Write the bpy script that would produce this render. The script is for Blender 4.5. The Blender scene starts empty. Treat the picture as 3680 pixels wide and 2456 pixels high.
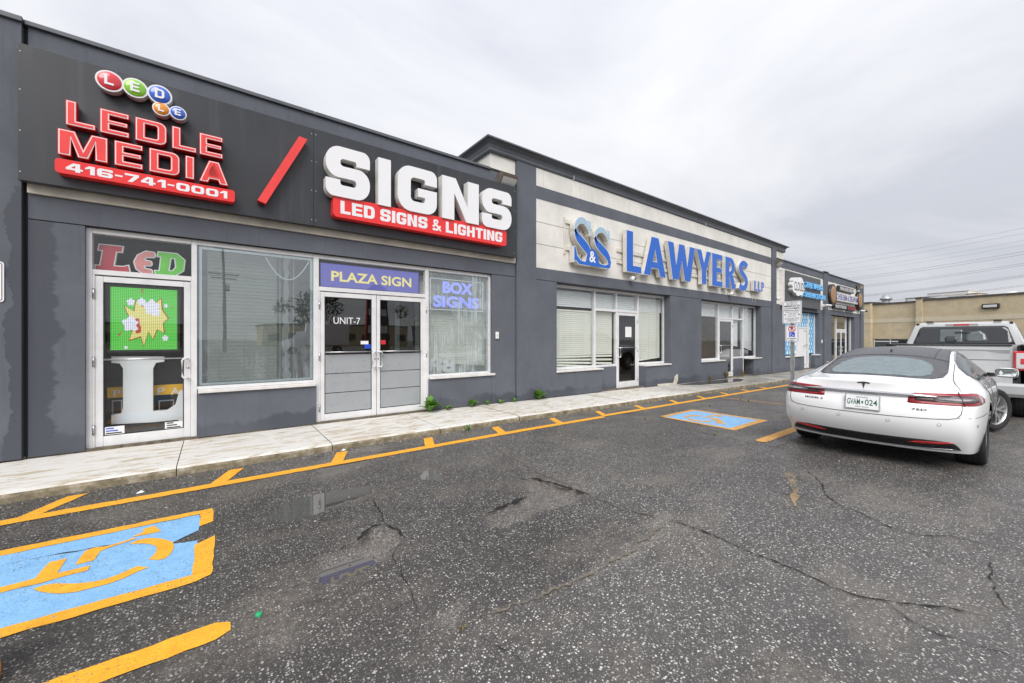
import bpy, bmesh, math, random
import numpy as np
from mathutils import Vector, Matrix, noise
from mathutils.geometry import tessellate_polygon, delaunay_2d_cdt
from mathutils.bvhtree import BVHTree
rnd = random.Random(7)
R_ = math.radians
sc = bpy.context.scene
COL = sc.collection

# ------------------------------------------------------------------ camera
FPX, CX, CY, HY = 1420.0, 1840.0, 1228.0, 1219.0      # photo pixels (3680 wide)
TH = math.atan((3720.0 - CX) / FPX)                   # angle between view axis and facade
CT, ST = math.cos(TH), math.sin(TH)
CAMH = 1.48
cam_d = bpy.data.cameras.new("camera")
cam = bpy.data.objects.new("camera", cam_d); COL.objects.link(cam)
cam.location = (0, 0, CAMH)
cam.rotation_euler = (math.pi / 2, 0, TH - math.pi / 2)
cam_d.sensor_width = 36.0
cam_d.lens = FPX / 3680.0 * 36.0
cam_d.shift_y = -(CY - HY) / 3680.0
cam_d.clip_start, cam_d.clip_end = 0.05, 3000
sc.camera = cam

# ------------------------------------------------------------------ world, sun, exposure
SUN_EL, SUN_AZ = 45.0, 229.0      # azimuth measured from +X, counter-clockwise: behind the camera
w = bpy.data.worlds.new("World"); sc.world = w; w.use_nodes = True
nt = w.node_tree; nt.nodes.clear()
def wn(t, **k):
    n = nt.nodes.new(t)
    for a, b in k.items(): setattr(n, a, b)
    return n
sky = wn('ShaderNodeTexSky', sky_type='NISHITA', sun_disc=False)
sky.sun_elevation = R_(SUN_EL); sky.sun_rotation = R_(90 - SUN_AZ)
sky.air_density = 1.0; sky.dust_density = 3.0
tc = wn('ShaderNodeTexCoord')
sep = wn('ShaderNodeSeparateXYZ'); nt.links.new(tc.outputs['Generated'], sep.inputs[0])
zc = wn('ShaderNodeMath', operation='MAXIMUM'); nt.links.new(sep.outputs['Z'], zc.inputs[0]); zc.inputs[1].default_value = 0.0
zo = wn('ShaderNodeMath', operation='ADD'); nt.links.new(zc.outputs[0], zo.inputs[0]); zo.inputs[1].default_value = 0.22
dv = wn('ShaderNodeVectorMath', operation='DIVIDE')
cb = wn('ShaderNodeCombineXYZ')
for i in range(3): nt.links.new(zo.outputs[0], cb.inputs[i])
nt.links.new(tc.outputs['Generated'], dv.inputs[0]); nt.links.new(cb.outputs[0], dv.inputs[1])
mp = wn('ShaderNodeMapping'); nt.links.new(dv.outputs[0], mp.inputs[0]); mp.inputs['Location'].default_value = (3.1, 1.7, 0)
n1 = wn('ShaderNodeTexNoise'); n1.inputs['Scale'].default_value = 0.85; n1.inputs['Detail'].default_value = 9; n1.inputs['Roughness'].default_value = 0.57; n1.inputs['Distortion'].default_value = 0.6
nt.links.new(mp.outputs[0], n1.inputs['Vector'])
cr = wn('ShaderNodeValToRGB')
cr.color_ramp.elements[0].position = 0.33; cr.color_ramp.elements[0].color = (0.50, 0.515, 0.565, 1)
cr.color_ramp.elements[1].position = 0.63; cr.color_ramp.elements[1].color = (0.672, 0.680, 0.705, 1)
e = cr.color_ramp.elements.new(0.48); e.color = (0.60, 0.61, 0.645, 1)
nt.links.new(n1.outputs['Fac'], cr.inputs[0])
# overcast: the cloud deck is brighter towards the zenith (CIE overcast sky)
lum = wn('ShaderNodeMapRange'); nt.links.new(zc.outputs[0], lum.inputs[0])
lum.inputs['From Min'].default_value = 0; lum.inputs['From Max'].default_value = 1
lum.inputs['To Min'].default_value = 0.72; lum.inputs['To Max'].default_value = 1.24
cm = wn('ShaderNodeVectorMath', operation='SCALE')
nt.links.new(cr.outputs[0], cm.inputs[0]); nt.links.new(lum.outputs[0], cm.inputs['Scale'])
bg1 = wn('ShaderNodeBackground'); bg1.inputs['Strength'].default_value = 0.05
nt.links.new(sky.outputs[0], bg1.inputs['Color'])
bg2 = wn('ShaderNodeBackground'); bg2.inputs['Strength'].default_value = 0.83
nt.links.new(cm.outputs[0], bg2.inputs['Color'])
mx = wn('ShaderNodeMixShader'); mx.inputs[0].default_value = 0.94       # cloud cover
nt.links.new(bg1.outputs[0], mx.inputs[1]); nt.links.new(bg2.outputs[0], mx.inputs[2])
out = wn('ShaderNodeOutputWorld'); nt.links.new(mx.outputs[0], out.inputs['Surface'])

sl = bpy.data.lights.new("sun", 'SUN'); sl.energy = 1.5; sl.angle = R_(40); sl.color = (1, 0.97, 0.93)
so = bpy.data.objects.new("sun", sl); COL.objects.link(so)
sd = Vector((math.cos(R_(SUN_AZ)) * math.cos(R_(SUN_EL)), math.sin(R_(SUN_AZ)) * math.cos(R_(SUN_EL)), math.sin(R_(SUN_EL))))
so.rotation_euler = sd.to_track_quat('Z', 'Y').to_euler(); so.location = (0, -10, 20)

sc.view_settings.view_transform = 'Standard'; sc.view_settings.look = 'None'
sc.view_settings.exposure = 0.95; sc.view_settings.gamma = 1.0
sc.view_settings.use_curve_mapping = False
sc.render.engine = 'CYCLES'
sc.cycles.use_denoising = True
sc.cycles.max_bounces = 8; sc.cycles.transparent_max_bounces = 16
sc.cycles.sample_clamp_indirect = 6.0
sc.cycles.caustics_reflective = False; sc.cycles.caustics_refractive = False

# ------------------------------------------------------------------ photo pixel -> place
def gz(X):                                       # the lot falls about 1 % towards the far end
    return -0.0085 * max(0.0, X - 4.0) if X < 42 else -0.323 - 0.05 * min(X - 42, 14)
def F(px, Y):                                    # X of a pixel column on the plane Y
    u = (px - CX) / FPX
    z = Y / (ST - u * CT)
    return z * (CT + u * ST)
def FZ(px, py, Y):                               # Z of a pixel on the plane Y
    u = (px - CX) / FPX
    z = Y / (ST - u * CT)
    return CAMH + (HY - py) / FPX * z
def G(px, py, lift=0.0):                         # pixel on the ground
    zg = 0.0
    for _ in range(12):
        z = (CAMH - zg - lift) * FPX / (py - HY)
        l = (px - CX) / FPX * z
        X = CT * z + ST * l; Y = ST * z - CT * l
        zg = gz(X)
    return X, Y
def D(px, py, z):                                # pixel at a known depth
    l = (px - CX) / FPX * z
    return Vector((CT * z + ST * l, ST * z - CT * l, CAMH + (HY - py) / FPX * z))

# ------------------------------------------------------------------ objects
def link(o, parent=None):
    COL.objects.link(o)
    if parent is not None: o.parent = parent
    return o
def mesh(name, verts, faces, mats, parent=None, smooth=False, idx=None):
    m = bpy.data.meshes.new(name)
    m.from_pydata([tuple(v) for v in verts], [], faces)
    if mats is not None:
        for a in (mats if isinstance(mats, (list, tuple)) else [mats]): m.materials.append(a)
    if idx is not None: m.polygons.foreach_set('material_index', idx)
    if smooth: m.polygons.foreach_set('use_smooth', [True] * len(m.polygons))
    m.update()
    return link(bpy.data.objects.new(name, m), parent)
def bm_obj(name, bm, mats, parent=None, smooth=False):
    m = bpy.data.meshes.new(name); bm.to_mesh(m); bm.free()
    for a in (mats if isinstance(mats, (list, tuple)) else [mats]): m.materials.append(a)
    if smooth: m.polygons.foreach_set('use_smooth', [True] * len(m.polygons))
    return link(bpy.data.objects.new(name, m), parent)
def empty(name, loc=(0, 0, 0), rz=0.0):
    o = bpy.data.objects.new(name, None); o.empty_display_size = 0.2
    o.location = loc; o.rotation_euler = (0, 0, rz); COL.objects.link(o); return o
def tag(o, label, cat, group=None, kind=None):
    o['label'] = label; o['category'] = cat
    if group: o['group'] = group
    if kind: o['kind'] = kind
    return o
def structure(o): o['kind'] = 'structure'; return o
def bm_box(bm, x0, x1, y0, y1, z0, z1, bevel=0.0):
    vs = [bm.verts.new(p) for p in [(x0,y0,z0),(x1,y0,z0),(x1,y1,z0),(x0,y1,z0),(x0,y0,z1),(x1,y0,z1),(x1,y1,z1),(x0,y1,z1)]]
    fs = [bm.faces.new([vs[i] for i in q]) for q in [(3,2,1,0),(4,5,6,7),(0,1,5,4),(1,2,6,5),(2,3,7,6),(3,0,4,7)]]
    if bevel > 0:
        es = list({e for f in fs for e in f.edges})
        bmesh.ops.bevel(bm, geom=es, offset=bevel, segments=2, affect='EDGES', profile=0.5)
def box(name, x0, x1, y0, y1, z0, z1, mat, parent=None, bevel=0.0):
    bm = bmesh.new(); bm_box(bm, min(x0,x1), max(x0,x1), min(y0,y1), max(y0,y1), min(z0,z1), max(z0,z1), bevel)
    return bm_obj(name, bm, mat, parent)
def tube(name, pts, r, mat, parent=None, seg=8, cap=True):
    pts = [Vector(p) for p in pts]; V = []; Fc = []
    up = Vector((0, 0, 1))
    for i, p in enumerate(pts):
        t = (pts[min(i+1, len(pts)-1)] - pts[max(i-1, 0)]).normalized()
        a = t.cross(up)
        if a.length < 1e-3: a = t.cross(Vector((0, 1, 0)))
        a.normalize(); b = t.cross(a)
        rr = r[i] if isinstance(r, (list, tuple)) else r
        for k in range(seg):
            an = 2 * math.pi * k / seg
            V.append(p + a * math.cos(an) * rr + b * math.sin(an) * rr)
    for i in range(len(pts) - 1):
        for k in range(seg):
            Fc.append((i*seg+k, i*seg+(k+1)%seg, (i+1)*seg+(k+1)%seg, (i+1)*seg+k))
    if cap:
        Fc.append(tuple(range(seg))[::-1]); Fc.append(tuple((len(pts)-1)*seg + k for k in range(seg)))
    return mesh(name, V, Fc, mat, parent, smooth=True)
def lathe(name, prof, mat, parent=None, seg=24, axis='Z', smooth=True, loc=(0,0,0)):
    V = []; Fc = []
    for (r, h) in prof:
        for k in range(seg):
            a = 2 * math.pi * k / seg
            c, s = r * math.cos(a), r * math.sin(a)
            V.append((c, s, h) if axis == 'Z' else ((c, h, s) if axis == 'Y' else (h, c, s)))
    for i in range(len(prof) - 1):
        for k in range(seg):
            q = (i*seg+k, i*seg+(k+1)%seg, (i+1)*seg+(k+1)%seg, (i+1)*seg+k)
            Fc.append(q if axis != 'Y' else q[::-1])
    o = mesh(name, V, Fc, mat, parent, smooth=smooth); o.location = loc
    return o
def copy_tree(o, parent=None):
    c = o.copy(); COL.objects.link(c); c.parent = parent
    for ch in o.children: copy_tree(ch, c)
    return c

# ------------------------------------------------------------------ materials
class N:
    def __init__(self, name):
        self.m = bpy.data.materials.new(name); self.m.use_nodes = True
        self.t = self.m.node_tree; self.p = self.t.nodes['Principled BSDF']
        self.o = self.t.nodes['Material Output']
    def n(self, t, **k):
        x = self.t.nodes.new(t)
        for a, b in k.items(): setattr(x, a, b)
        return x
    def l(self, a, b): self.t.links.new(a, b)
    def pos(self):
        return self.n('ShaderNodeNewGeometry').outputs['Position']
    def obj(self):
        return self.n('ShaderNodeTexCoord').outputs['Object']
    def vec(self, src, scale=(1,1,1), loc=(0,0,0), rot=(0,0,0)):
        q = self.n('ShaderNodeMapping'); self.l(src, q.inputs[0])
        q.inputs['Scale'].default_value = scale; q.inputs['Location'].default_value = loc; q.inputs['Rotation'].default_value = rot
        return q.outputs[0]
    def noise(self, v, scale, detail=3, rough=0.5, dist=0.0):
        q = self.n('ShaderNodeTexNoise'); self.l(v, q.inputs['Vector'])
        q.inputs['Scale'].default_value = scale; q.inputs['Detail'].default_value = detail
        q.inputs['Roughness'].default_value = rough; q.inputs['Distortion'].default_value = dist
        return q.outputs['Fac']
    def vor(self, v, scale, out='Distance', feature='F1', rand=1.0):
        q = self.n('ShaderNodeTexVoronoi', feature=feature); self.l(v, q.inputs['Vector'])
        q.inputs['Scale'].default_value = scale; q.inputs['Randomness'].default_value = rand
        return q.outputs[out]
    def ramp(self, f, stops):
        q = self.n('ShaderNodeValToRGB'); self.l(f, q.inputs[0])
        els = q.color_ramp.elements
        while len(els) > 1: els.remove(els[-1])
        for i, (p, c) in enumerate(stops):
            if isinstance(c, (int, float)): c = (c, c, c)
            if i == 0: els[0].position = p; els[0].color = (*c, 1)
            else: e = els.new(p); e.color = (*c, 1)
        return q.outputs[0]
    def mix(self, f, a, b, blend='MIX'):
        q = self.n('ShaderNodeMix', data_type='RGBA', blend_type=blend)
        for s, v in ((0, f), (6, a), (7, b)):
            if isinstance(v, (int, float)):
                q.inputs[s].default_value = v if s == 0 else (v, v, v, 1)
            elif isinstance(v, (tuple, list)): q.inputs[s].default_value = (*v, 1) if len(v) == 3 else v
            else: self.l(v, q.inputs[s])
        return q.outputs[2]
    def math(self, op, a, b=None, clamp=False):
        q = self.n('ShaderNodeMath', operation=op, use_clamp=clamp)
        for i, v in enumerate((a, b)):
            if v is None: continue
            if isinstance(v, (int, float)): q.inputs[i].default_value = v
            else: self.l(v, q.inputs[i])
        return q.outputs[0]
    def xyz(self, v):
        q = self.n('ShaderNodeSeparateXYZ'); self.l(v, q.inputs[0]); return q.outputs
    def bump(self, h, strength=0.3, dist=0.01):
        q = self.n('ShaderNodeBump'); self.l(h, q.inputs['Height'])
        q.inputs['Strength'].default_value = strength; q.inputs['Distance'].default_value = dist
        self.l(q.outputs[0], self.p.inputs['Normal']); return q
    def col(self, c):
        if isinstance(c, (tuple, list)): self.p.inputs['Base Color'].default_value = (*c, 1)
        else: self.l(c, self.p.inputs['Base Color'])
        return self
    def set(self, **k):
        for a, b in k.items():
            s = self.p.inputs[a.replace('_', ' ')]
            if isinstance(b, (int, float, tuple)): s.default_value = (*b, 1) if isinstance(b, tuple) and len(b) == 3 and s.type == 'RGBA' else b
            else: self.l(b, s)
        return self
def srgb(r, g, b):
    f = lambda c: (c/255/12.92) if c/255 <= 0.04045 else ((c/255+0.055)/1.055)**2.4
    return (f(r), f(g), f(b))
M = {}
def plain(key, c, rough=0.5, metal=0.0, var=0.12, vs=6.0, spec=0.5, bump=0.0, bs=200, coat=0.0):
    """plain paint or plastic with a little grime variation"""
    a = N(key); v = a.obj()
    nz = a.noise(v, vs, 5, 0.6)
    lo = tuple(x * (1 - var) for x in c); hi = tuple(min(1, x * (1 + var * 0.6)) for x in c)
    a.col(a.ramp(nz, [(0.3, lo), (0.7, hi)]))
    a.set(Roughness=a.math('ADD', a.math('MULTIPLY', nz, 0.2), rough - 0.1), Metallic=metal)
    a.p.inputs['Specular IOR Level'].default_value = spec
    if coat: a.p.inputs['Coat Weight'].default_value = coat; a.p.inputs['Coat Roughness'].default_value = 0.04
    if bump: a.bump(a.noise(v, bs, 3), bump, 0.002)
    M[key] = a.m; return a.m
def emit(key, c, s, base=(0.02, 0.02, 0.02)):
    a = N(key); a.col(base); a.set(Roughness=0.5)
    a.p.inputs['Emission Color'].default_value = (*c, 1); a.p.inputs['Emission Strength'].default_value = s
    M[key] = a.m; return a.m

def stucco(key, c, cdark, base_z=True, seams=False):
    """acrylic stucco: fine grain, faint blotches, rain stains and damp foot of the wall"""
    a = N(key); p = a.pos(); X, Y, Z = a.xyz(p)
    big = a.noise(p, 1.3, 4, 0.6); mid = a.noise(p, 9, 4, 0.6); fine = a.noise(p, 240, 2, 0.6)
    drip = a.noise(a.vec(p, (16, 16, 0.9)), 1.0, 4, 0.6)
    c1 = a.mix(a.ramp(big, [(0.3, 0), (0.7, 1)]), tuple(x * 0.84 for x in c), tuple(min(1, x * 1.14) for x in c))
    c1 = a.mix(a.math('MULTIPLY', a.ramp(mid, [(0.35, 0), (0.75, 1)]), 0.22), c1, tuple(x * 0.80 for x in c))
    c1 = a.mix(a.math('MULTIPLY', a.ramp(drip, [(0.57, 0), (0.72, 1)]), 0.38), c1, tuple(x * 0.62 for x in c))
    c1 = a.mix(a.math('MULTIPLY', a.ramp(fine, [(0.35, 0), (0.75, 1)]), 0.25), c1, tuple(min(1, x * 1.5) for x in c))
    if base_z:
        # damp foot: water splashed up from the walk, ragged upper edge, drier along X here and there
        edge = a.math('ADD', a.math('MULTIPLY', a.noise(a.vec(p, (1.6, 1.6, 0.01)), 1.0, 4, 0.62), 0.70), a.math('MULTIPLY', a.noise(p, 14, 3), 0.07))
        gl = a.math('MULTIPLY', a.math('MAXIMUM', a.math('SUBTRACT', X, 4.0), 0.0), -0.0085)
        hgt = a.math('SUBTRACT', a.math('SUBTRACT', Z, gl), 0.0)
        wet = a.math('MULTIPLY', a.math('SUBTRACT', a.math('ADD', edge, -0.06), hgt), 20.0, clamp=True)
        wetn = a.math('MULTIPLY', wet, a.ramp(a.noise(p, 0.8, 3), [(0.30, 0.15), (0.62, 1)]))
        # long damp run beside the pilaster joint at the left end of the building
        run = a.math('ADD', a.math('MULTIPLY', a.noise(a.vec(p, (0.01, 0.01, 2.2)), 1.0, 5, 0.65), 0.55), -1.74)
        r1 = a.math('MULTIPLY', a.math('SUBTRACT', run, X), 30.0, clamp=True); r2 = a.math('GREATER_THAN', X, a.math('SUBTRACT', -1.60, a.math('MULTIPLY', a.noise(a.vec(p, (0.01, 0.01, 1.7), (5, 5, 5)), 1.0, 5, 0.65), 0.45)))
        rz = a.math('LESS_THAN', Z, 3.2)
        wetn = a.math('MAXIMUM', wetn, a.math('MULTIPLY', a.math('MULTIPLY', r1, r2), rz))
        c1 = a.mix(a.math('MULTIPLY', wetn, 0.78), c1, cdark)
        a.set(Roughness=a.math('SUBTRACT', 0.85, a.math('MULTIPLY', wetn, 0.3)))
    else:
        a.set(Roughness=0.85)
    a.col(c1); a.p.inputs['Specular IOR Level'].default_value = 0.3
    a.bump(a.math('ADD', fine, a.math('MULTIPLY', a.noise(p, 90, 3), 0.8)), 0.35, 0.004)
    M[key] = a.m
DG = (0.120, 0.129, 0.153)
stucco('stucco_grey', DG, (0.062, 0.068, 0.084))
stucco('stucco_grey_high', DG, DG, base_z=False)
stucco('stucco_cream', (0.72, 0.70, 0.655), (0.5, 0.48, 0.43), base_z=False)
plain('groove', (0.030, 0.031, 0.034), 0.9)
plain('band_cream', (0.58, 0.54, 0.47), 0.8, var=0.25, vs=3)
plain('flashing', (0.10, 0.108, 0.125), 0.42, var=0.2, vs=3, spec=0.6)
plain('frame_white', (0.74, 0.74, 0.75), 0.38, var=0.10, vs=5)
plain('sill_white', (0.72, 0.70, 0.68), 0.5, var=0.18, vs=7)
plain('steel', (0.50, 0.50, 0.51), 0.30, metal=0.9, var=0.15)
plain('galv', (0.50, 0.51, 0.52), 0.5, metal=0.75, var=0.25, vs=14)
plain('black_plastic', (0.018, 0.018, 0.020), 0.45)
plain('rubber', (0.022, 0.022, 0.023), 0.75, var=0.3, vs=12)
plain('white_plastic', (0.78, 0.78, 0.77), 0.45)
plain('letter_white', (0.84, 0.84, 0.86), 0.35, var=0.025, vs=1.5, spec=0.5)
plain('letter_return', (0.70, 0.70, 0.68), 0.45, var=0.12, vs=5)
plain('letter_red', (0.86, 0.060, 0.055), 0.32, var=0.08)
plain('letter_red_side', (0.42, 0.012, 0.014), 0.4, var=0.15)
plain('box_red', (0.84, 0.035, 0.035), 0.32, var=0.06)
plain('lawyer_blue', (0.012, 0.125, 0.56), 0.35, var=0.05)
plain('lawyer_pale', (0.36, 0.52, 0.66), 0.35, var=0.05)
plain('lawyer_return', (0.66, 0.63, 0.57), 0.5, var=0.15, vs=5)
plain('disc_red', (0.72, 0.035, 0.050), 0.2, coat=0.6); plain('disc_green', (0.25, 0.58, 0.030), 0.2, coat=0.6)
plain('disc_blue', (0.03, 0.12, 0.62), 0.2, coat=0.6); plain('disc_orange', (0.85, 0.30, 0.02), 0.2, coat=0.6)
plain('disc_rim', (0.60, 0.60, 0.62), 0.35)
def panel_mat():
    a = N('sign_black'); p = a.pos()
    streak = a.noise(a.vec(p, (7, 7, 0.35)), 1.0, 5, 0.6); big = a.noise(p, 0.8, 4)
    c = a.mix(a.ramp(big, [(0.3, 0), (0.7, 1)]), (0.019, 0.021, 0.026), (0.036, 0.039, 0.047))
    c = a.mix(a.math('MULTIPLY', a.ramp(streak, [(0.55, 0), (0.75, 1)]), 0.5), c, (0.075, 0.078, 0.085))
    a.col(c); a.set(Roughness=a.math('ADD', 0.28, a.math('MULTIPLY', streak, 0.25)))
    a.p.inputs['Specular IOR Level'].default_value = 0.6
    M['sign_black'] = a.m
panel_mat()

def glass(key, tint=(0.80, 0.86, 0.86), refl=1.0, film=None, streak=0.0, zfade=None):
    """window pane: clear tinted pass-through with a mirror layer; film = (colour, cover) for fogged or filmed glass"""
    a = N(key); t = a.t
    a.t.nodes.remove(a.p)
    tr = a.n('ShaderNodeBsdfTransparent'); tr.inputs[0].default_value = (*tint, 1)
    gl = a.n('ShaderNodeBsdfGlossy'); gl.inputs['Roughness'].default_value = 0.012
    p = a.pos()
    bp = a.n('ShaderNodeBump'); a.l(a.noise(a.vec(p, (1.1, 1.1, 0.7)), 1.0, 2), bp.inputs['Height']); bp.inputs['Strength'].default_value = 0.05; bp.inputs['Distance'].default_value = 0.05
    a.l(bp.outputs[0], gl.inputs['Normal'])
    lw = a.n('ShaderNodeLayerWeight'); lw.inputs['Blend'].default_value = 0.5
    f = a.math('MULTIPLY', a.math('ADD', 0.045, a.math('MULTIPLY', a.math('POWER', lw.outputs['Facing'], 5.0), 0.8)), 1.25 * refl, clamp=True)
    base = tr.outputs[0]
    if film or streak:
        df = a.n('ShaderNodeBsdfDiffuse'); fc, cover = film or ((0.72, 0.78, 0.78), 0.0)
        df.inputs[0].default_value = (*fc, 1)
        ms = a.n('ShaderNodeMixShader')
        if streak:
            s = a.noise(a.vec(p, (30, 30, 1.3)), 1.0, 4, 0.60); b = a.noise(p, 2.4, 4, 0.6); b2 = a.noise(a.vec(p, (60, 60, 3.0)), 1.0, 2, 0.5)
            m = a.math('MULTIPLY', a.ramp(s, [(0.42, 0), (0.66, 1)]), a.ramp(b, [(0.42, 0.0), (0.62, 1)]))
            m = a.math('MULTIPLY', m, a.ramp(b2, [(0.3, 0.5), (0.6, 1)]))
            if zfade: m = a.math('MULTIPLY', m, a.math('DIVIDE', a.math('SUBTRACT', zfade[1], a.xyz(p)[2]), zfade[1]-zfade[0], clamp=True))
            a.l(a.math('ADD', a.math('MULTIPLY', m, streak), cover, clamp=True), ms.inputs[0])
        else: ms.inputs[0].default_value = cover
        a.l(base, ms.inputs[1]); a.l(df.outputs[0], ms.inputs[2]); base = ms.outputs[0]
    mm = a.n('ShaderNodeMixShader'); a.l(f, mm.inputs[0]); a.l(base, mm.inputs[1]); a.l(gl.outputs[0], mm.inputs[2])
    a.l(mm.outputs[0], a.o.inputs['Surface'])
    M[key] = a.m
glass('glass_clear', (0.97, 0.985, 0.985), 1.05)
glass('glass_dark', (0.55, 0.58, 0.59), 2.0)
glass('glass_screen', (0.75, 0.80, 0.80), 3.6, film=((0.45, 0.50, 0.51), 0.09), streak=0.55, zfade=(0.9, 1.75))
glass('glass_fog', (0.95, 0.97, 0.97), 1.3, film=((0.58, 0.65, 0.65), 0.18), streak=0.75)
plain('frost_film', (0.34, 0.36, 0.375), 0.30, var=0.05, spec=0.5)
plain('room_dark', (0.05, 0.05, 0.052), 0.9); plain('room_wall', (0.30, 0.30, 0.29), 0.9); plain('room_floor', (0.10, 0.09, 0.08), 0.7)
plain('blind_white', (0.88, 0.89, 0.89), 0.5, var=0.06)
plain('blind_cream', (0.87, 0.86, 0.76), 0.5, var=0.06)
plain('paper', (0.82, 0.82, 0.82), 0.7, var=0.03)
plain('ink', (0.02, 0.02, 0.022), 0.7); plain('ink_red', (0.62, 0.02, 0.03), 0.6); plain('ink_blue', (0.01, 0.07, 0.58), 0.6)
plain('sign_white', (0.88, 0.88, 0.90), 0.35, var=0.04)
# ------------------------------------------------------------------ lettering
def rp(pts, seg=6):
    """polygon with rounded corners: points (x, y) or (x, y, r)"""
    out = []; n = len(pts)
    for i in range(n):
        p = pts[i]; r = p[2] if len(p) > 2 else 0
        c = Vector((p[0], p[1]))
        if r <= 0: out.append((c.x, c.y)); continue
        a = Vector(pts[i-1][:2]) - c; b = Vector(pts[(i+1) % n][:2]) - c
        la, lb = a.length, b.length; a /= la; b /= lb
        ang = a.angle(b)
        t = min(r / math.tan(ang / 2), la * 0.49, lb * 0.49) if ang > 1e-3 else 0
        rr = t * math.tan(ang / 2)
        bis = (a + b).normalized(); cen = c + bis * (rr / math.sin(ang / 2))
        s = c + a * t - cen; e_ = c + b * t - cen
        a0 = math.atan2(s.y, s.x); a1 = math.atan2(e_.y, e_.x); d = a1 - a0
        while d > math.pi: d -= 2 * math.pi
        while d < -math.pi: d += 2 * math.pi
        for k in range(seg + 1):
            an = a0 + d * k / seg
            out.append((cen.x + rr * math.cos(an), cen.y + rr * math.sin(an)))
    return out
def area2(p): return sum(p[i-1][0]*p[i][1] - p[i][0]*p[i-1][1] for i in range(len(p)))
def ell(cx, cy, rx, ry, n=40, a0=0, a1=2*math.pi):
    return [(cx + rx*math.cos(a0+(a1-a0)*k/n), cy + ry*math.sin(a0+(a1-a0)*k/n)) for k in range(n)]
def stroke(pts, ws):
    L, Rr = [], []
    for i, p in enumerate(pts):
        a = Vector(pts[max(0, i-1)]); b = Vector(pts[min(len(pts)-1, i+1)])
        t = (b - a).normalized(); nrm = Vector((-t.y, t.x)); wd = (ws[i] if isinstance(ws, list) else ws) / 2
        L.append((p[0]+nrm.x*wd, p[1]+nrm.y*wd)); Rr.append((p[0]-nrm.x*wd, p[1]-nrm.y*wd))
    return L + Rr[::-1]
def smooth_path(pts, n=8):
    out = []; P = [Vector(p) for p in pts]
    for i in range(len(P)-1):
        p0 = P[max(i-1,0)]; p1 = P[i]; p2 = P[i+1]; p3 = P[min(i+2,len(P)-1)]
        for k in range(n):
            t = k/n
            q = 0.5*((2*p1)+(-p0+p2)*t+(2*p0-5*p1+4*p2-p3)*t*t+(-p0+3*p1-3*p2+p3)*t**3)
            out.append((q.x, q.y))
    out.append(tuple(P[-1])); return out

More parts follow.
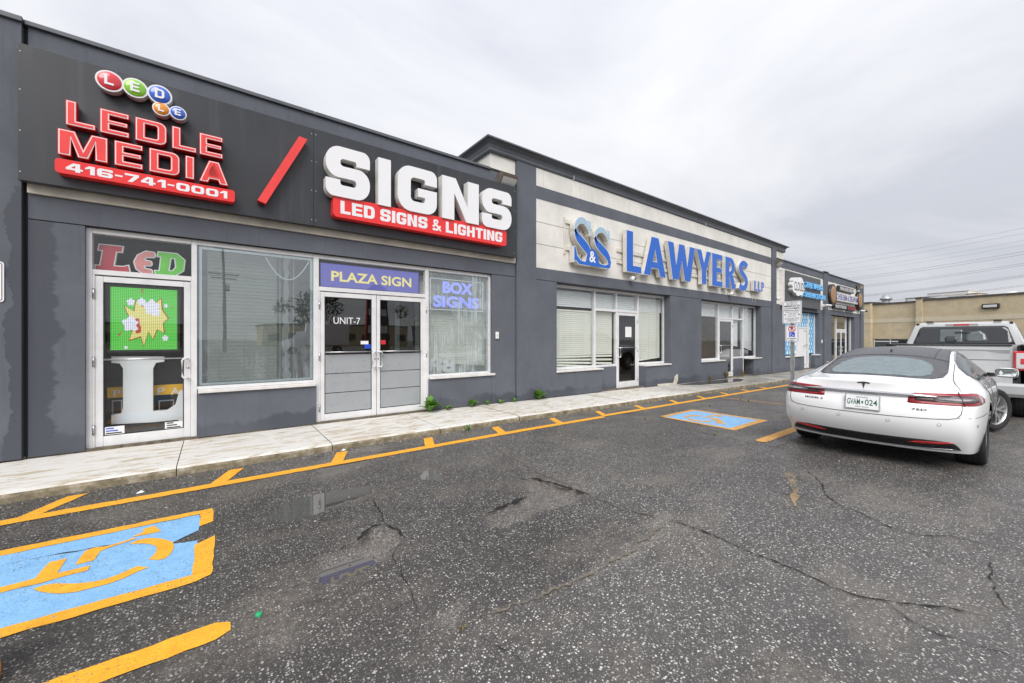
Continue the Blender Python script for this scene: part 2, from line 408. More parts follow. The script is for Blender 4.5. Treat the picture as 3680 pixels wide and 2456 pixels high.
def eu(ch, w=0.95, t=0.26, h=0.22, r=0.2):
    """square extended sans capitals, cap height 1; returns (width, contours: outer first, holes after)"""
    ri = max(0.02, r - min(t, h) * 0.62)
    if ch == 'L': return w*0.86, [rp([(0,0),(w*.86,0),(w*.86,h),(t,h),(t,1),(0,1)])]
    if ch == 'I': return t, [rp([(0,0),(t,0),(t,1),(0,1)])]
    if ch == 'E':
        m0, m1 = .5-h*.42, .5+h*.42
        return w*.93, [rp([(0,0),(w*.93,0),(w*.93,h),(t,h),(t,m0),(w*.88,m0),(w*.88,m1),(t,m1),(t,1-h),(w*.93,1-h),(w*.93,1),(0,1)])]
    if ch == 'D': return w, [rp([(0,0),(w,0,r*1.5),(w,1,r*1.5),(0,1)]), rp([(t,h),(t,1-h),(w-t,1-h,ri*1.6),(w-t,h,ri*1.6)])]
    if ch == 'O' or ch == '0': return w, [rp([(0,0,r*1.4),(w,0,r*1.4),(w,1,r*1.4),(0,1,r*1.4)]), rp([(t,h,ri*1.5),(t,1-h,ri*1.5),(w-t,1-h,ri*1.5),(w-t,h,ri*1.5)])]
    if ch == 'S':
        a, b = .5-h*.5, .5+h*.5
        return w, [rp([(w,.67),(w,1,r*1.3),(0,1,r*1.3),(0,a,r*1.1),(w-t,a,ri),(w-t,h,ri),(t,h,ri),(t,.34),(0,.34),(0,0,r*1.3),(w,0,r*1.3),(w,b,r*1.1),(t,b,ri),(t,1-h,ri),(w-t,1-h,ri),(w-t,.67)])]
    if ch == 'G':
        return w, [rp([(w,.66),(w,1,r*1.3),(0,1,r*1.3),(0,0,r*1.3),(w,0,r*1.3),(w,.55),(w*.50,.55),(w*.50,.36),(w-t,.36),(w-t,h,ri),(t,h,ri),(t,1-h,ri),(w-t,1-h,ri),(w-t,.66)])]
    if ch == 'N': return w, [rp([(0,0),(t,0),(t,.64),(w-t*1.12,0),(w,0),(w,1),(w-t,1),(w-t,.36),(t*1.12,1),(0,1)])]
    if ch == 'M':
        W = w*1.18; c = W/2
        return W, [rp([(0,0),(t,0),(t,.66),(c-t*.42,0),(c+t*.42,0),(W-t,.66),(W-t,0),(W,0),(W,1),(W-t*1.3,1),(c,.36),(t*1.3,1),(0,1)])]
    if ch == 'A':
        W = w*1.08; c = W/2; x = lambda y, o: o*(c-t*.55)*(1-y)
        return W, [rp([(0,0),(t*1.05,0),(t*1.05+.06*W,.17),(W-t*1.05-.06*W,.17),(W-t*1.05,0),(W,0),(c+t*.62,1),(c-t*.62,1)]), rp([(c-W*.165,.36),(c,.80),(c+W*.165,.36)])]
    if ch == 'H': return w, [rp([(0,0),(t,0),(t,.5-h/2),(w-t,.5-h/2),(w-t,0),(w,0),(w,1),(w-t,1),(w-t,.5+h/2),(t,.5+h/2),(t,1),(0,1)])]
    if ch == 'T': return w*.92, [rp([(w*.46-t/2,0),(w*.46+t/2,0),(w*.46+t/2,1-h),(w*.92,1-h),(w*.92,1),(0,1),(0,1-h),(w*.46-t/2,1-h)])]
    if ch == '1': return w*.6, [rp([(w*.6-t,0),(w*.6,0),(w*.6,1),(w*.6-t*1.2,1),(0,.72),(0,.56),(w*.6-t,.70)])]
    if ch == '4': return w, [rp([(w*.55,0),(w*.55+t,0),(w*.55+t,.2),(w,.2),(w,.2+h*.9),(w*.55+t,.2+h*.9),(w*.55+t,1),(w*.42,1),(0,.42),(0,.2),(w*.55,.2)]), rp([(t*1.0,.2+h*.9),(w*.55,.78),(w*.55,.2+h*.9)])]
    if ch == '6': return w, [rp([(w,.70),(w,1,r*1.3),(0,1,r*1.3),(0,0,r*1.3),(w,0,r*1.3),(w,.6,r*1.3),(t,.6),(t,1-h,ri),(w-t,1-h,ri),(w-t,.70)]), rp([(t,h,ri),(t,.6-h*.9,ri),(w-t,.6-h*.9,ri),(w-t,h,ri)])]
    if ch == '7': return w*.95, [rp([(w*.18,0),(w*.18+t*1.1,0),(w*.95,.74),(w*.95,1),(0,1),(0,1-h),(w*.62,1-h)])]
    if ch == '-': return w*.5, [rp([(0,.5-h*.4),(w*.5,.5-h*.4),(w*.5,.5+h*.4),(0,.5+h*.4)])]
    if ch == '&':
        W = w*1.05
        return W, [rp([(W*.02,.26,.2),(W*.02,0,.2),(W*.60,0,.2),(W*.74,.14),(W*.84,0),(W*1.0,0),(W*.86,.27),(W*.97,.47),(W*.80,.47),(W*.74,.39),(W*.50,.60),(W*.66,.70,.12),(W*.66,1,.2),(W*.14,1,.2),(W*.14,.66,.15),(W*.26,.53),(W*.02,.44,.15)]),
                   rp([(W*.25,.20,.05),(W*.25,.36,.05),(W*.37,.44),(W*.60,.24),(W*.50,.17,.05)]), rp([(W*.34,.70,.05),(W*.34,.84,.05),(W*.48,.84,.05),(W*.48,.72,.05),(W*.40,.66)])]
    return 0.35, []
def gs(ch):
    """humanist sans capitals for the lawyers' sign"""
    t = .235
    if ch == 'L': return .55, [[(0,0),(.55,0),(.55,.16),(t,.16),(t,1),(0,1)]]
    if ch == 'A': return .86, [[(0,0),(.235,0),(.295,.20),(.565,.20),(.625,0),(.86,0),(.565,1),(.295,1)], [(.34,.36),(.43,.70),(.52,.36)]]
    if ch == 'W': return 1.18, [[(.20,0),(.45,0),(.59,.56),(.73,0),(.98,0),(1.18,1),(.95,1),(.835,.38),(.705,1),(.475,1),(.345,.38),(.23,1),(0,1)]]
    if ch == 'Y': return .80, [[(.28,0),(.52,0),(.52,.40),(.80,1),(.55,1),(.40,.62),(.25,1),(0,1),(.28,.40)]]
    if ch == 'E': return .54, [[(0,0),(.54,0),(.54,.16),(t,.16),(t,.43),(.50,.43),(.50,.58),(t,.58),(t,.84),(.54,.84),(.54,1),(0,1)]]
    if ch == 'P':
        return .60, [[(0,0),(t,0),(t,.38)] + [(.30+.30*math.sin(a), .69-.31*math.cos(a)) for a in [math.pi*k/12 for k in range(13)]] + [(0,1)],
                     [(t,.53)] + [(.28+.13*math.sin(a), .69-.16*math.cos(a)) for a in [math.pi*k/10 for k in range(11)]] + [(t,.85)]]
    if ch == 'R':
        return .68, [[(0,0),(t,0),(t,.38),(.26,.38),(.42,0),(.68,0),(.47,.44)] + [(.32+.28*math.sin(a), .72-.28*math.cos(a)) for a in [math.pi*k/12 for k in range(1,13)]] + [(0,1)],
                     [(t,.55)] + [(.28+.12*math.sin(a), .70-.15*math.cos(a)) for a in [math.pi*k/10 for k in range(11)]] + [(t,.85)]]
    if ch == 'S':
        path = smooth_path([(.56,.84),(.43,.915),(.28,.91),(.145,.80),(.17,.65),(.33,.53),(.475,.42),(.515,.27),(.42,.12),(.25,.08),(.07,.15)], 6)
        return .62, [stroke(path, .19)]
    return .3, []

def offset_poly(p, d):
    """inset (d > 0) of a counter-clockwise contour"""
    n = len(p); out = []
    for i in range(n):
        a = Vector(p[i-1]); b = Vector(p[i]); c = Vector(p[(i+1) % n])
        if (b-a).length < 1e-7 or (c-b).length < 1e-7: out.append(tuple(b)); continue
        t1 = (b-a).normalized(); t2 = (c-b).normalized()
        n1 = Vector((-t1.y, t1.x)); n2 = Vector((-t2.y, t2.x)); m = n1 + n2
        if m.length < 1e-4: out.append(tuple(b)); continue
        m.normalize(); k = d / max(0.35, m.dot(n1))
        out.append((b.x + m.x*k, b.y + m.y*k))
    return out
def ccw(p): return p if area2(p) > 0 else p[::-1]
def inset(contours, d):
    return [offset_poly(ccw(contours[0]), d)] + [offset_poly(ccw(h)[::-1], d) for h in contours[1:]]
def extrude2d(name, shapes, z0, z1, mats, parent=None, flat=False, bev=0.0):
    """shapes = list of contour lists (outer + holes) in the XY plane, swept z0..z1; mats = [side, front]"""
    V = []; Fc = []; ix = []
    for cs in shapes:
        if isinstance(cs[0][0], (int, float)): cs = [cs]
        cs = [ccw(cs[0])] + [ccw(h)[::-1] for h in cs[1:]]
        tri = tessellate_polygon([[Vector((x, y, 0)) for x, y in c] for c in cs])
        flatp = [q for c in cs for q in c]; b0 = len(V); n = len(flatp)
        fr = flatp
        V += [(x, y, z1) for x, y in fr]
        for t in tri:
            a, b, c = [fr[i] for i in t]
            t = t if (b[0]-a[0])*(c[1]-a[1]) - (b[1]-a[1])*(c[0]-a[0]) > 0 else t[::-1]
            Fc.append(tuple(b0+i for i in t)); ix.append(1)
        if not flat:
            s0 = len(V)
            V += [(x, y, z1) for x, y in flatp]; V += [(x, y, z0) for x, y in flatp]; o = 0
            for c in cs:
                m_ = len(c)
                for k in range(m_):
                    a, b = s0+o+k, s0+o+(k+1) % m_
                    Fc.append((a, a+n, b+n, b)); ix.append(0)
                o += m_
            for t in tri:
                a, b, c = [flatp[i] for i in t]
                t = t if (b[0]-a[0])*(c[1]-a[1]) - (b[1]-a[1])*(c[0]-a[0]) < 0 else t[::-1]
                Fc.append(tuple(s0+n+i for i in t)); ix.append(0)
    if not isinstance(mats, (list, tuple)): mats = [mats, mats]
    return mesh(name, V, Fc, list(mats), parent, idx=ix)
def tf(cs, sx, sy, ox, oy, shear=0.0):
    return [[(x*sx + y*sy*shear + ox, y*sy + oy) for x, y in c] for c in cs]
def layout(text, font, gap, space=0.45):
    """list of (char, contours at unit size) and total width"""
    x = 0; res = []
    for ch in text:
        if ch == ' ': x += space; continue
        w_, cs = font(ch)
        res.append((ch, [[(a+x, b) for a, b in c] for c in cs])); x += w_ + gap
    return res, x - gap
_tc = {}
def text_mesh(s, bold=0.0):
    """built-in font string as a flat mesh, cached as (verts, faces, bbox)"""
    k = (s, bold)
    if k not in _tc:
        cu = bpy.data.curves.new('t', 'FONT'); cu.body = s; cu.size = 1; cu.offset = bold; cu.resolution_u = 4
        ob = bpy.data.objects.new('t', cu); COL.objects.link(ob)
        dg = bpy.context.evaluated_depsgraph_get(); me = bpy.data.meshes.new_from_object(ob.evaluated_get(dg))
        v = np.array([q.co[:] for q in me.vertices]); f = [tuple(p.vertices) for p in me.polygons]
        bpy.data.objects.remove(ob); bpy.data.curves.remove(cu); bpy.data.meshes.remove(me)
        _tc[k] = (v, f, v[:,0].min(), v[:,0].max(), v[:,1].min(), v[:,1].max())
    return _tc[k]
def wtext(name, s, x0, x1, z0, z1, y, mat, parent=None, bold=0.0, flip=False, depth=0.0):
    """string fitted into a rectangle of a wall facing -Y (flip mirrors it for writing seen from behind)"""
    v, f, a, b, c, d = text_mesh(s, bold)
    X = x0 + (v[:,0]-a)/(b-a)*(x1-x0)
    if flip: X = x0 + x1 - X
    Z = z0 + (v[:,1]-c)/(d-c)*(z1-z0)
    V = [(p, y, q) for p, q in zip(X, Z)]; Fc = list(f)
    if depth:
        n = len(V); V += [(p, y+depth, q) for p, q in zip(X, Z)]
        from collections import Counter
        ec = Counter(tuple(sorted((q[i], q[(i+1) % len(q)]))) for q in f for i in range(len(q)))
        for q in f:
            for i in range(len(q)):
                e_ = (q[i], q[(i+1) % len(q)])
                if ec[tuple(sorted(e_))] == 1: Fc.append((e_[0], e_[0]+n, e_[1]+n, e_[1]))
    return mesh(name, V, Fc, mat, parent)
def on_wall(o, X, Y, Z):            # local XY plane -> wall facing -Y
    o.location = (X, Y, Z); o.rotation_euler = (math.pi/2, 0, 0); return o
# ------------------------------------------------------------------ ground
def gpoly(pts): return np.array([G(*p) for p in pts])
def sd_poly(P, poly):
    """signed distance (positive inside) of points P (n,2) to polygon"""
    d = np.full(len(P), 1e9); ins = np.zeros(len(P), bool); n = len(poly)
    for i in range(n):
        a, b = poly[i-1], poly[i]; e_ = b-a; w_ = P-a
        t = np.clip((w_@e_)/max(1e-9, e_@e_), 0, 1); d = np.minimum(d, np.hypot(*(w_-t[:,None]*e_).T))
        c = ((a[1] <= P[:,1]) != (b[1] <= P[:,1])); xx = a[0]+(P[:,1]-a[1])/(b[1]-a[1]+1e-12)*e_[0]
        ins ^= c & (P[:,0] < xx)
    return np.where(ins, d, -d)
# worn places: (outline in photo pixels, depth, edge width, gravel weight)
HOLES = [
 ([(955,1866),(985,1812),(1080,1778),(1200,1752),(1345,1742),(1360,1768),(1240,1805),(1140,1848),(1040,1874)], .022, .07, .25),
 ([(1490,1722),(1505,1690),(1560,1682),(1602,1700),(1590,1728)], .02, .05, .25),
 ([(1120,2085),(1150,2010),(1230,1960),(1290,1915),(1360,1890),(1440,1915),(1452,1950),(1400,1990),(1310,2050),(1220,2095),(1190,2130)], .045, .045, .9),
 ([(1735,1850),(1800,1820),(1890,1790),(1895,1745),(1900,1718),(1990,1728),(2110,1775),(2080,1800),(1985,1825),(1900,1860),(1800,1905),(1745,1890)], .040, .04, .8),
 ([(1560,2230),(1620,2170),(1700,2160),(1680,2220),(1610,2280)], .012, .08, .9),
 ([(2310,1880),(2380,1835),(2430,1860),(2400,1895),(2340,1905)], .010, .08, .8),
 ([(940,2300),(1000,2270),(1090,2290),(1050,2340),(960,2350)], .010, .10, .6),
 ([(2230,2000),(2420,1880),(2450,1890),(2260,2020),(1800,2210),(1700,2250),(1690,2235)], .006, .10, .55),
 ([(1150,1650),(1320,1600),(1400,1600),(1290,1690),(1140,1720)], .006, .10, .6),
]
WATER = [0, 1, 2]
xs = np.concatenate([np.array([-400,-150,-60,-25,-12,-7,-5]), np.arange(-4, 9.6, 0.035), np.arange(9.7, 20, 0.25), np.array([21,23,26,30,34,38,42,46,50,56,70,100,160,300,600])])
ys = np.concatenate([np.array([-600,-200,-90,-45,-20,-10,-6,-4]), np.arange(-2.6, 5.75, 0.035), np.array([5.9,7,9,14,25,50,90,160,300,600])])
XX, YY = np.meshgrid(xs, ys); PP = np.stack([XX.ravel(), YY.ravel()], 1)
ZZ = np.array([gz(x) for x in PP[:,0]])
grav = np.zeros(len(PP)); near = (PP[:,0] > -4) & (PP[:,0] < 11) & (PP[:,1] > -3) & (PP[:,1] < 5.7)
idx = np.where(near)[0]; Pn = PP[idx]
wob = np.array([noise.fractal(Vector((p[0]*6, p[1]*6, 0)), 0.8, 2.0, 4) for p in Pn]) * 0.05
zz = np.array([noise.noise(Vector((p[0]*0.9, p[1]*0.9, 3))) for p in Pn]) * 0.0008
for k, (pl, dep, ew, gw) in enumerate(HOLES):
    s = sd_poly(Pn, gpoly(pl)) + wob
    t = np.clip(s/ew, 0, 1); t = t*t*(3-2*t)
    zz -= dep*t; gs_ = np.clip((s+.03)/.08, 0, 1)
    grav[idx] = np.maximum(grav[idx], gs_*gw)
ZZ[idx] += zz
# an older, darker paving lane on the shop side of the sandy joint
old = np.zeros(len(PP)); lane = gpoly([(2400,1866),(2050,2095),(1690,2245),(1500,2456),(300,2456),(0,2300),(0,1795),(800,1690),(1640,1580),(1850,1655),(2080,1765)])
lane = np.vstack([lane[:4], [[-2.5, .2], [-4.2, 1.0], [-4.2, 5.6]], lane[7:]])
so_ = sd_poly(Pn, lane) + wob*2.0
old[idx] = np.clip(so_/.10+.5, 0, 1)
nx, ny = len(xs), len(ys)
GF = [(j*nx+i, j*nx+i+1, (j+1)*nx+i+1, (j+1)*nx+i) for j in range(ny-1) for i in range(nx-1)]

def asphalt_nodes(a):
    """colour, roughness and height of the worn lot surface, in world coordinates"""
    p = a.pos()
    wp = a.n('ShaderNodeVectorMath', operation='ADD'); a.l(p, wp.inputs[0])
    dz = a.n('ShaderNodeVectorMath', operation='SCALE'); nn = a.n('ShaderNodeTexNoise'); a.l(p, nn.inputs['Vector']); nn.inputs['Scale'].default_value = 70; nn.inputs['Detail'].default_value = 1
    a.l(nn.outputs['Color'], dz.inputs[0]); dz.inputs['Scale'].default_value = 0.012; a.l(dz.outputs[0], wp.inputs[1]); q = wp.outputs[0]
    v1 = a.n('ShaderNodeTexVoronoi'); a.l(q, v1.inputs['Vector']); v1.inputs['Scale'].default_value = 64
    v2 = a.n('ShaderNodeTexVoronoi'); a.l(q, v2.inputs['Vector']); v2.inputs['Scale'].default_value = 118
    h1 = a.xyz(v1.outputs['Color'])[0]; h2 = a.xyz(v2.outputs['Color'])[0]
    big = a.noise(p, 0.55, 5, 0.6, 0.3); mid = a.noise(p, 4, 4, 0.6)
    expo = a.noise(a.vec(p, (1, 1, 1), (4.2, 1.3, 0)), 0.7, 5, 0.62)       # how far the binder has worn off the stones
    bind = a.mix(a.ramp(big, [(0.34, 0), (0.66, 1)]), (0.034, 0.032, 0.031), (0.085, 0.080, 0.075))
    bind = a.mix(a.math('MULTIPLY', mid, 0.6), bind, (0.100, 0.095, 0.089))
    s1 = a.math('MULTIPLY', a.ramp(a.math('ADD', h1, a.math('MULTIPLY', a.math('SUBTRACT', expo, 0.5), 0.75)), [(0.50, 0), (0.53, 1)]), a.ramp(v1.outputs['Distance'], [(0.30, 1), (0.44, 0)]))
    s2 = a.math('MULTIPLY', a.ramp(a.math('ADD', h2, a.math('MULTIPLY', a.math('SUBTRACT', expo, 0.5), 0.5)), [(0.46, 0), (0.50, 1)]), a.ramp(v2.outputs['Distance'], [(0.30, 1), (0.46, 0)]))
    sc1 = a.ramp(a.xyz(v1.outputs['Color'])[1], [(0.0, (0.20, 0.19, 0.175)), (0.35, (0.34, 0.325, 0.305)), (0.7, (0.56, 0.54, 0.515)), (1.0, (0.80, 0.78, 0.75))])
    sc2 = a.ramp(a.xyz(v2.outputs['Color'])[1], [(0.0, (0.13, 0.125, 0.118)), (0.6, (0.30, 0.288, 0.27)), (1.0, (0.56, 0.54, 0.51))])
    c = a.mix(a.math('MULTIPLY', s2, 0.85), bind, sc2); c = a.mix(s1, c, sc1)
    # coarse clumps and bare patches: the surface is open and gritty
    cl = a.noise(p, 24, 5, 0.75); cl2 = a.noise(p, 8, 4, 0.7)
    c = a.mix(a.math('MULTIPLY', a.ramp(cl, [(0.50, 0), (0.62, 1)]), 0.35), c, a.mix(1.0, c, (0.45, 0.44, 0.44), 'MULTIPLY'))
    c = a.mix(a.math('MULTIPLY', a.ramp(cl2, [(0.52, 0), (0.68, 1)]), 0.18), c, (0.215, 0.205, 0.19))
    broad = a.noise(a.vec(p, (1, 1, 1), (2.2, 8.1, 0)), 0.32, 3, 0.5)
    c = a.mix(a.ramp(broad, [(0.40, 0.45), (0.60, 0)]), c, a.mix(1.0, c, (0.55, 0.54, 0.54), 'MULTIPLY'))
    # silt washed into low places, tyre-polished and oily patches
    silt = a.math('MULTIPLY', a.ramp(a.noise(a.vec(p, (0.9, 1.4, 1), (7, 3, 0)), 1.0, 6, 0.68), [(0.50, 0), (0.64, 1)]), a.ramp(a.noise(p, 26, 4, 0.7), [(0.38, 0.15), (0.62, 0.9)]))
    c = a.mix(a.math('MULTIPLY', silt, 0.65), c, (0.235, 0.205, 0.17))
    oil = a.ramp(a.noise(a.vec(p, (0.5, 1.1, 1), (1, 9, 0)), 1.3, 4, 0.6), [(0.60, 0), (0.72, 1)])
    c = a.mix(a.math('MULTIPLY', oil, 0.5), c, a.mix(1.0, c, (0.45, 0.45, 0.47), 'MULTIPLY'))
    rg = a.ramp(a.noise(p, 0.8, 4, 0.6), [(0.3, 0.34), (0.7, 0.62)])
    hgt = a.math('ADD', a.math('MULTIPLY', s1, 0.8), a.math('ADD', a.math('MULTIPLY', s2, 0.4), a.math('MULTIPLY', mid, 0.5)))
    return p, c, rg, hgt
def asphalt():
    a = N('asphalt'); p, c, rg, hgt = asphalt_nodes(a)
    at = a.n('ShaderNodeAttribute', attribute_name='gravel')
    gf = a.math('MULTIPLY', at.outputs['Fac'], a.ramp(a.noise(p, 20, 4, 0.7), [(0.30, 0.25), (0.62, 1)]))
    gv = a.n('ShaderNodeTexVoronoi'); a.l(p, gv.inputs['Vector']); gv.inputs['Scale'].default_value = 150
    gc = a.ramp(a.xyz(gv.outputs['Color'])[0], [(0, (0.08, 0.072, 0.062)), (0.45, (0.19, 0.172, 0.15)), (0.8, (0.34, 0.315, 0.285)), (1, (0.60, 0.57, 0.54))])
    c = a.mix(gf, c, gc)
    ol = a.n('ShaderNodeAttribute', attribute_name='old_lane')
    c = a.mix(a.math('MULTIPLY', ol.outputs['Fac'], a.ramp(a.noise(p, 1.1, 4, 0.6), [(0.3, 0.90), (0.7, 0.35)])), c, a.mix(1.0, c, (0.66, 0.65, 0.65), 'MULTIPLY'))
    a.col(c); a.set(Roughness=rg); a.p.inputs['Specular IOR Level'].default_value = 0.5
    a.bump(hgt, 0.75, 0.006)
    M['asphalt'] = a.m
asphalt()
gm = bpy.data.meshes.new('parking_lot'); gm.from_pydata(np.column_stack([PP, ZZ]).tolist(), [], GF); gm.materials.append(M['asphalt'])
at = gm.attributes.new('gravel', 'FLOAT', 'POINT'); at.data.foreach_set('value', grav.astype(np.float32))
at2 = gm.attributes.new('old_lane', 'FLOAT', 'POINT'); at2.data.foreach_set('value', old.astype(np.float32))
gm.polygons.foreach_set('use_smooth', [True]*len(gm.polygons)); gm.update()
ground = structure(link(bpy.data.objects.new('parking_lot', gm)))

# water standing in the hollows
a = N('water'); a.col((0.075, 0.070, 0.064)); a.p.inputs['IOR'].default_value = 2.0; a.set(Roughness=0.02); a.p.inputs['Specular IOR Level'].default_value = 0.75; a.p.inputs['Alpha'].default_value = 0.86; M['water'] = a.m
for k in WATER:
    pl = gpoly(HOLES[k][0]); cen = pl.mean(0); pl2 = cen+(pl-cen)*1.3
    if k == 2: pl2 = cen+(gpoly([(1125,2085),(1160,2030),(1240,2000),(1330,1985),(1345,2010),(1280,2060),(1200,2090)])-cen)*1.15+np.array([.0,.0])
    zt = gz(cen[0]) - (0.0125 if k < 2 else 0.032)
    structure(mesh('puddle', [(x, y, zt) for x, y in pl2], [tuple(range(len(pl2)))], M['water']))

# cracks: narrow jagged ribbons of dirt-filled joint
plain('crack', (0.014, 0.013, 0.012), 0.95); plain('crack_sand', (0.17, 0.145, 0.115), 0.95, var=0.4, vs=40)
def crack(pts, w0=.012, mat='crack', jag=.02, seed=0, rim=False):
    r = random.Random(seed); P = [Vector(G(*p)) for p in pts]; out = []
    for i in range(len(P)-1):
        L = (P[i+1]-P[i]).length; n = max(2, int(L/.035))
        for k in range(n): out.append(P[i].lerp(P[i+1], k/n))
    out.append(P[-1]); V = []; Fc = []; off = 0
    for i, p in enumerate(out):
        t = (out[min(i+1,len(out)-1)]-out[max(i-1,0)]).normalized(); nr = Vector((-t.y, t.x))
        off = off*.75 + r.uniform(-1,1)*jag*.5; taper = min(1, i/5+.15, (len(out)-1-i)/5+.15)
        wd = w0*taper*r.uniform(.1, 1.3)*((.60+.9*abs(noise.noise(Vector((p.x*2.3, p.y*2.3, seed))))) if not rim else 1.0)
        for s in (-1, 1):
            q = p+nr*(off+s*wd/2); V.append((q.x, q.y, gz(q.x)+.0072))
    for i in range(len(out)-1): Fc.append((2*i, 2*i+1, 2*i+3, 2*i+2))
    return mesh('crack', V, Fc, M[mat], ground)
crack([(2410,1870),(2560,1925),(2700,1985),(2850,2050),(2990,2115),(3100,2150),(3240,2170),(3400,2190),(3560,2225)], .020, seed=1)
crack([(3180,2165),(3260,2230),(3380,2290),(3530,2330),(3680,2370)], .012, seed=2)
crack([(2900,1690),(2950,1740),(2960,1775),(3000,1810),(3100,1850),(3200,1900),(3300,1925),(3420,1930),(3560,1965),(3680,2000)], .014, seed=3)
crack([(2730,1745),(2850,1785),(2960,1810),(3080,1840)], .009, seed=4)
crack([(3550,2010),(3560,2080),(3590,2150),(3640,2210)], .010, seed=5)
crack([(3250,1950),(3350,2010),(3450,2060),(3560,2085),(3680,2100)], .007, seed=15)
crack([(1340,1790),(1365,1840),(1378,1880)], .014, seed=6)
crack([(1378,1885),(1330,1900),(1270,1945),(1215,1972)], .042, seed=26, rim=True, jag=.03)
crack([(1380,1888),(1425,1905),(1452,1938)], .042, seed=27, rim=True, jag=.03)
crack([(1450,1935),(1420,2000),(1440,2060),(1480,2120),(1500,2200)], .012, seed=7)
crack([(1870,1722),(1930,1722),(2000,1738),(2060,1760),(2115,1780)], .046, seed=8, rim=True, jag=.03)
crack([(1740,1850),(1790,1826),(1850,1805),(1890,1785)], .055, seed=9, rim=True, jag=.035)
crack([(1690,2275),(1760,2320),(1830,2350),(1900,2420)], .010, seed=10)
crack([(2440,1535),(2500,1550),(2560,1565),(2700,1595),(2830,1615)], .016, seed=11)
crack([(2780,1610),(2830,1590),(2860,1575)], .012, seed=12)
crack([(1640,1580),(1740,1590),(1850,1650),(1950,1700),(2080,1760),(2240,1830),(2400,1865)], .020, 'crack_sand', .03, seed=13)
crack([(2400,1880),(2300,1960),(2150,2050),(1950,2140),(1800,2200),(1690,2250)], .030, 'crack_sand', .04, seed=14)
crack([(3400,1440),(3500,1455),(3680,1475)], .014, seed=16)
crack([(0,2040),(130,2010),(300,1980),(420,1960)], .012, seed=17)
crack([(1450,2240),(1400,2330),(1330,2400)], .007, seed=18)
crack([(2830,1690),(2900,1740)], .008, seed=19)

# painted markings
def paint(key, c, c2, wear):
    a = N(key); p, ca, rg, hgt = asphalt_nodes(a)
    f = a.math('MULTIPLY', a.ramp(a.noise(p, 75, 4, 0.72), [(wear-.05, 1), (wear+.03, 0)]), a.ramp(a.noise(p, 2.2, 4, 0.65), [(0.42, 0.3), (0.60, 1)]))
    pc = a.mix(a.ramp(a.noise(p, 12, 4, 0.6), [(0.3, 0), (0.7, 1)]), c, c2)
    pc = a.mix(a.math('MULTIPLY', a.ramp(a.noise(p, 260, 2), [(0.5, 0), (0.75, 1)]), 0.35), pc, tuple(x*.55 for x in c))
    a.col(a.mix(f, pc, ca)); a.set(Roughness=0.6); a.bump(a.math('ADD', hgt, a.noise(p, 180, 3)), 0.5, 0.005)
    M[key] = a.m
paint('paint_yellow', (0.84, 0.37, 0.016), (0.93, 0.46, 0.03), 0.41)
paint('paint_yellow_old', (0.66, 0.33, 0.06), (0.78, 0.42, 0.12), 0.44)
paint('paint_yellow_ghost', (0.40, 0.26, 0.10), (0.36, 0.25, 0.13), 0.66)
paint('paint_blue', (0.20, 0.43, 0.72), (0.27, 0.52, 0.80), 0.41)
def densify(P, step=.08):
    out = []
    for i in range(len(P)):
        a_, b_ = Vector(P[i]), Vector(P[(i+1) % len(P)]); n = max(1, int((b_-a_).length/step))
        for k in range(n): out.append(a_.lerp(b_, k/n))
    return out
def mark(name, pts, mat, lift=.004, parent=ground, rough=.009, px=True, holes=()):
    """a painted sheet with a slightly ragged edge"""
    cs = [pts, *holes]; cs2 = []
    for c in cs:
        P = [G(*p) for p in c] if px else c
        cs2.append([(q.x+noise.noise(Vector((q.x*17, q.y*17, 1)))*rough*2, q.y+noise.noise(Vector((q.x*17, q.y*17, 9)))*rough*2) for q in densify(P)])
    tri = tessellate_polygon([[Vector((x, y, 0)) for x, y in c] for c in cs2])
    fl = [q for c in cs2 for q in c]; Fc = []
    for t in tri:
        A, B, C_ = [fl[i] for i in t]
        Fc.append(t if (B[0]-A[0])*(C_[1]-A[1])-(B[1]-A[1])*(C_[0]-A[0]) > 0 else t[::-1])
    return mesh(name, [(x, y, gz(x)+lift) for x, y in fl], Fc, M[mat], parent)
# line along the walk, with ticks to the kerb: measured at the line's two ends
LA, LB = Vector(G(0, 1878)), Vector(G(2200, 1420))
dL = (LB-LA).normalized(); nL = Vector((-dL.y, dL.x)); LW = .138
def line_strip(a_, b_, w_, mat, name='yellow_line', gap=None):
    a_, b_ = Vector(a_), Vector(b_); d_ = (b_-a_).normalized(); n_ = Vector((-d_.y, d_.x))*w_/2
    L = (b_-a_).length; k = max(1, int(L/2)); 
    n = max(2, int(L/.06)); V = []
    for i in range(n+1):
        p = a_+(b_-a_)*i/n
        e0 = 1-.25*abs(noise.noise(Vector((p.x*9, p.y*9, 2)))) + .10*noise.noise(Vector((p.x*31, p.y*31, 5))); e1 = 1-.25*abs(noise.noise(Vector((p.x*9, p.y*9, 7)))) + .10*noise.noise(Vector((p.x*31, p.y*31, 8)))
        if i in (0, n): e0 *= .5; e1 *= .5
        for q_ in (p-n_*e0, p-n_*e0*.33, p+n_*e1*.33, p+n_*e1): V.append((q_.x, q_.y, gz(q_.x)+.005))
    return mesh(name, V, [(4*i+j_, 4*i+4+j_, 4*i+5+j_, 4*i+1+j_) for i in range(n) for j_ in range(3)], M[mat], ground)
line_strip((-6, 5.0), (6, 5.0), LW, 'paint_yellow')
line_strip((6.02, 5.07), (24, 5.10), LW, 'paint_yellow')
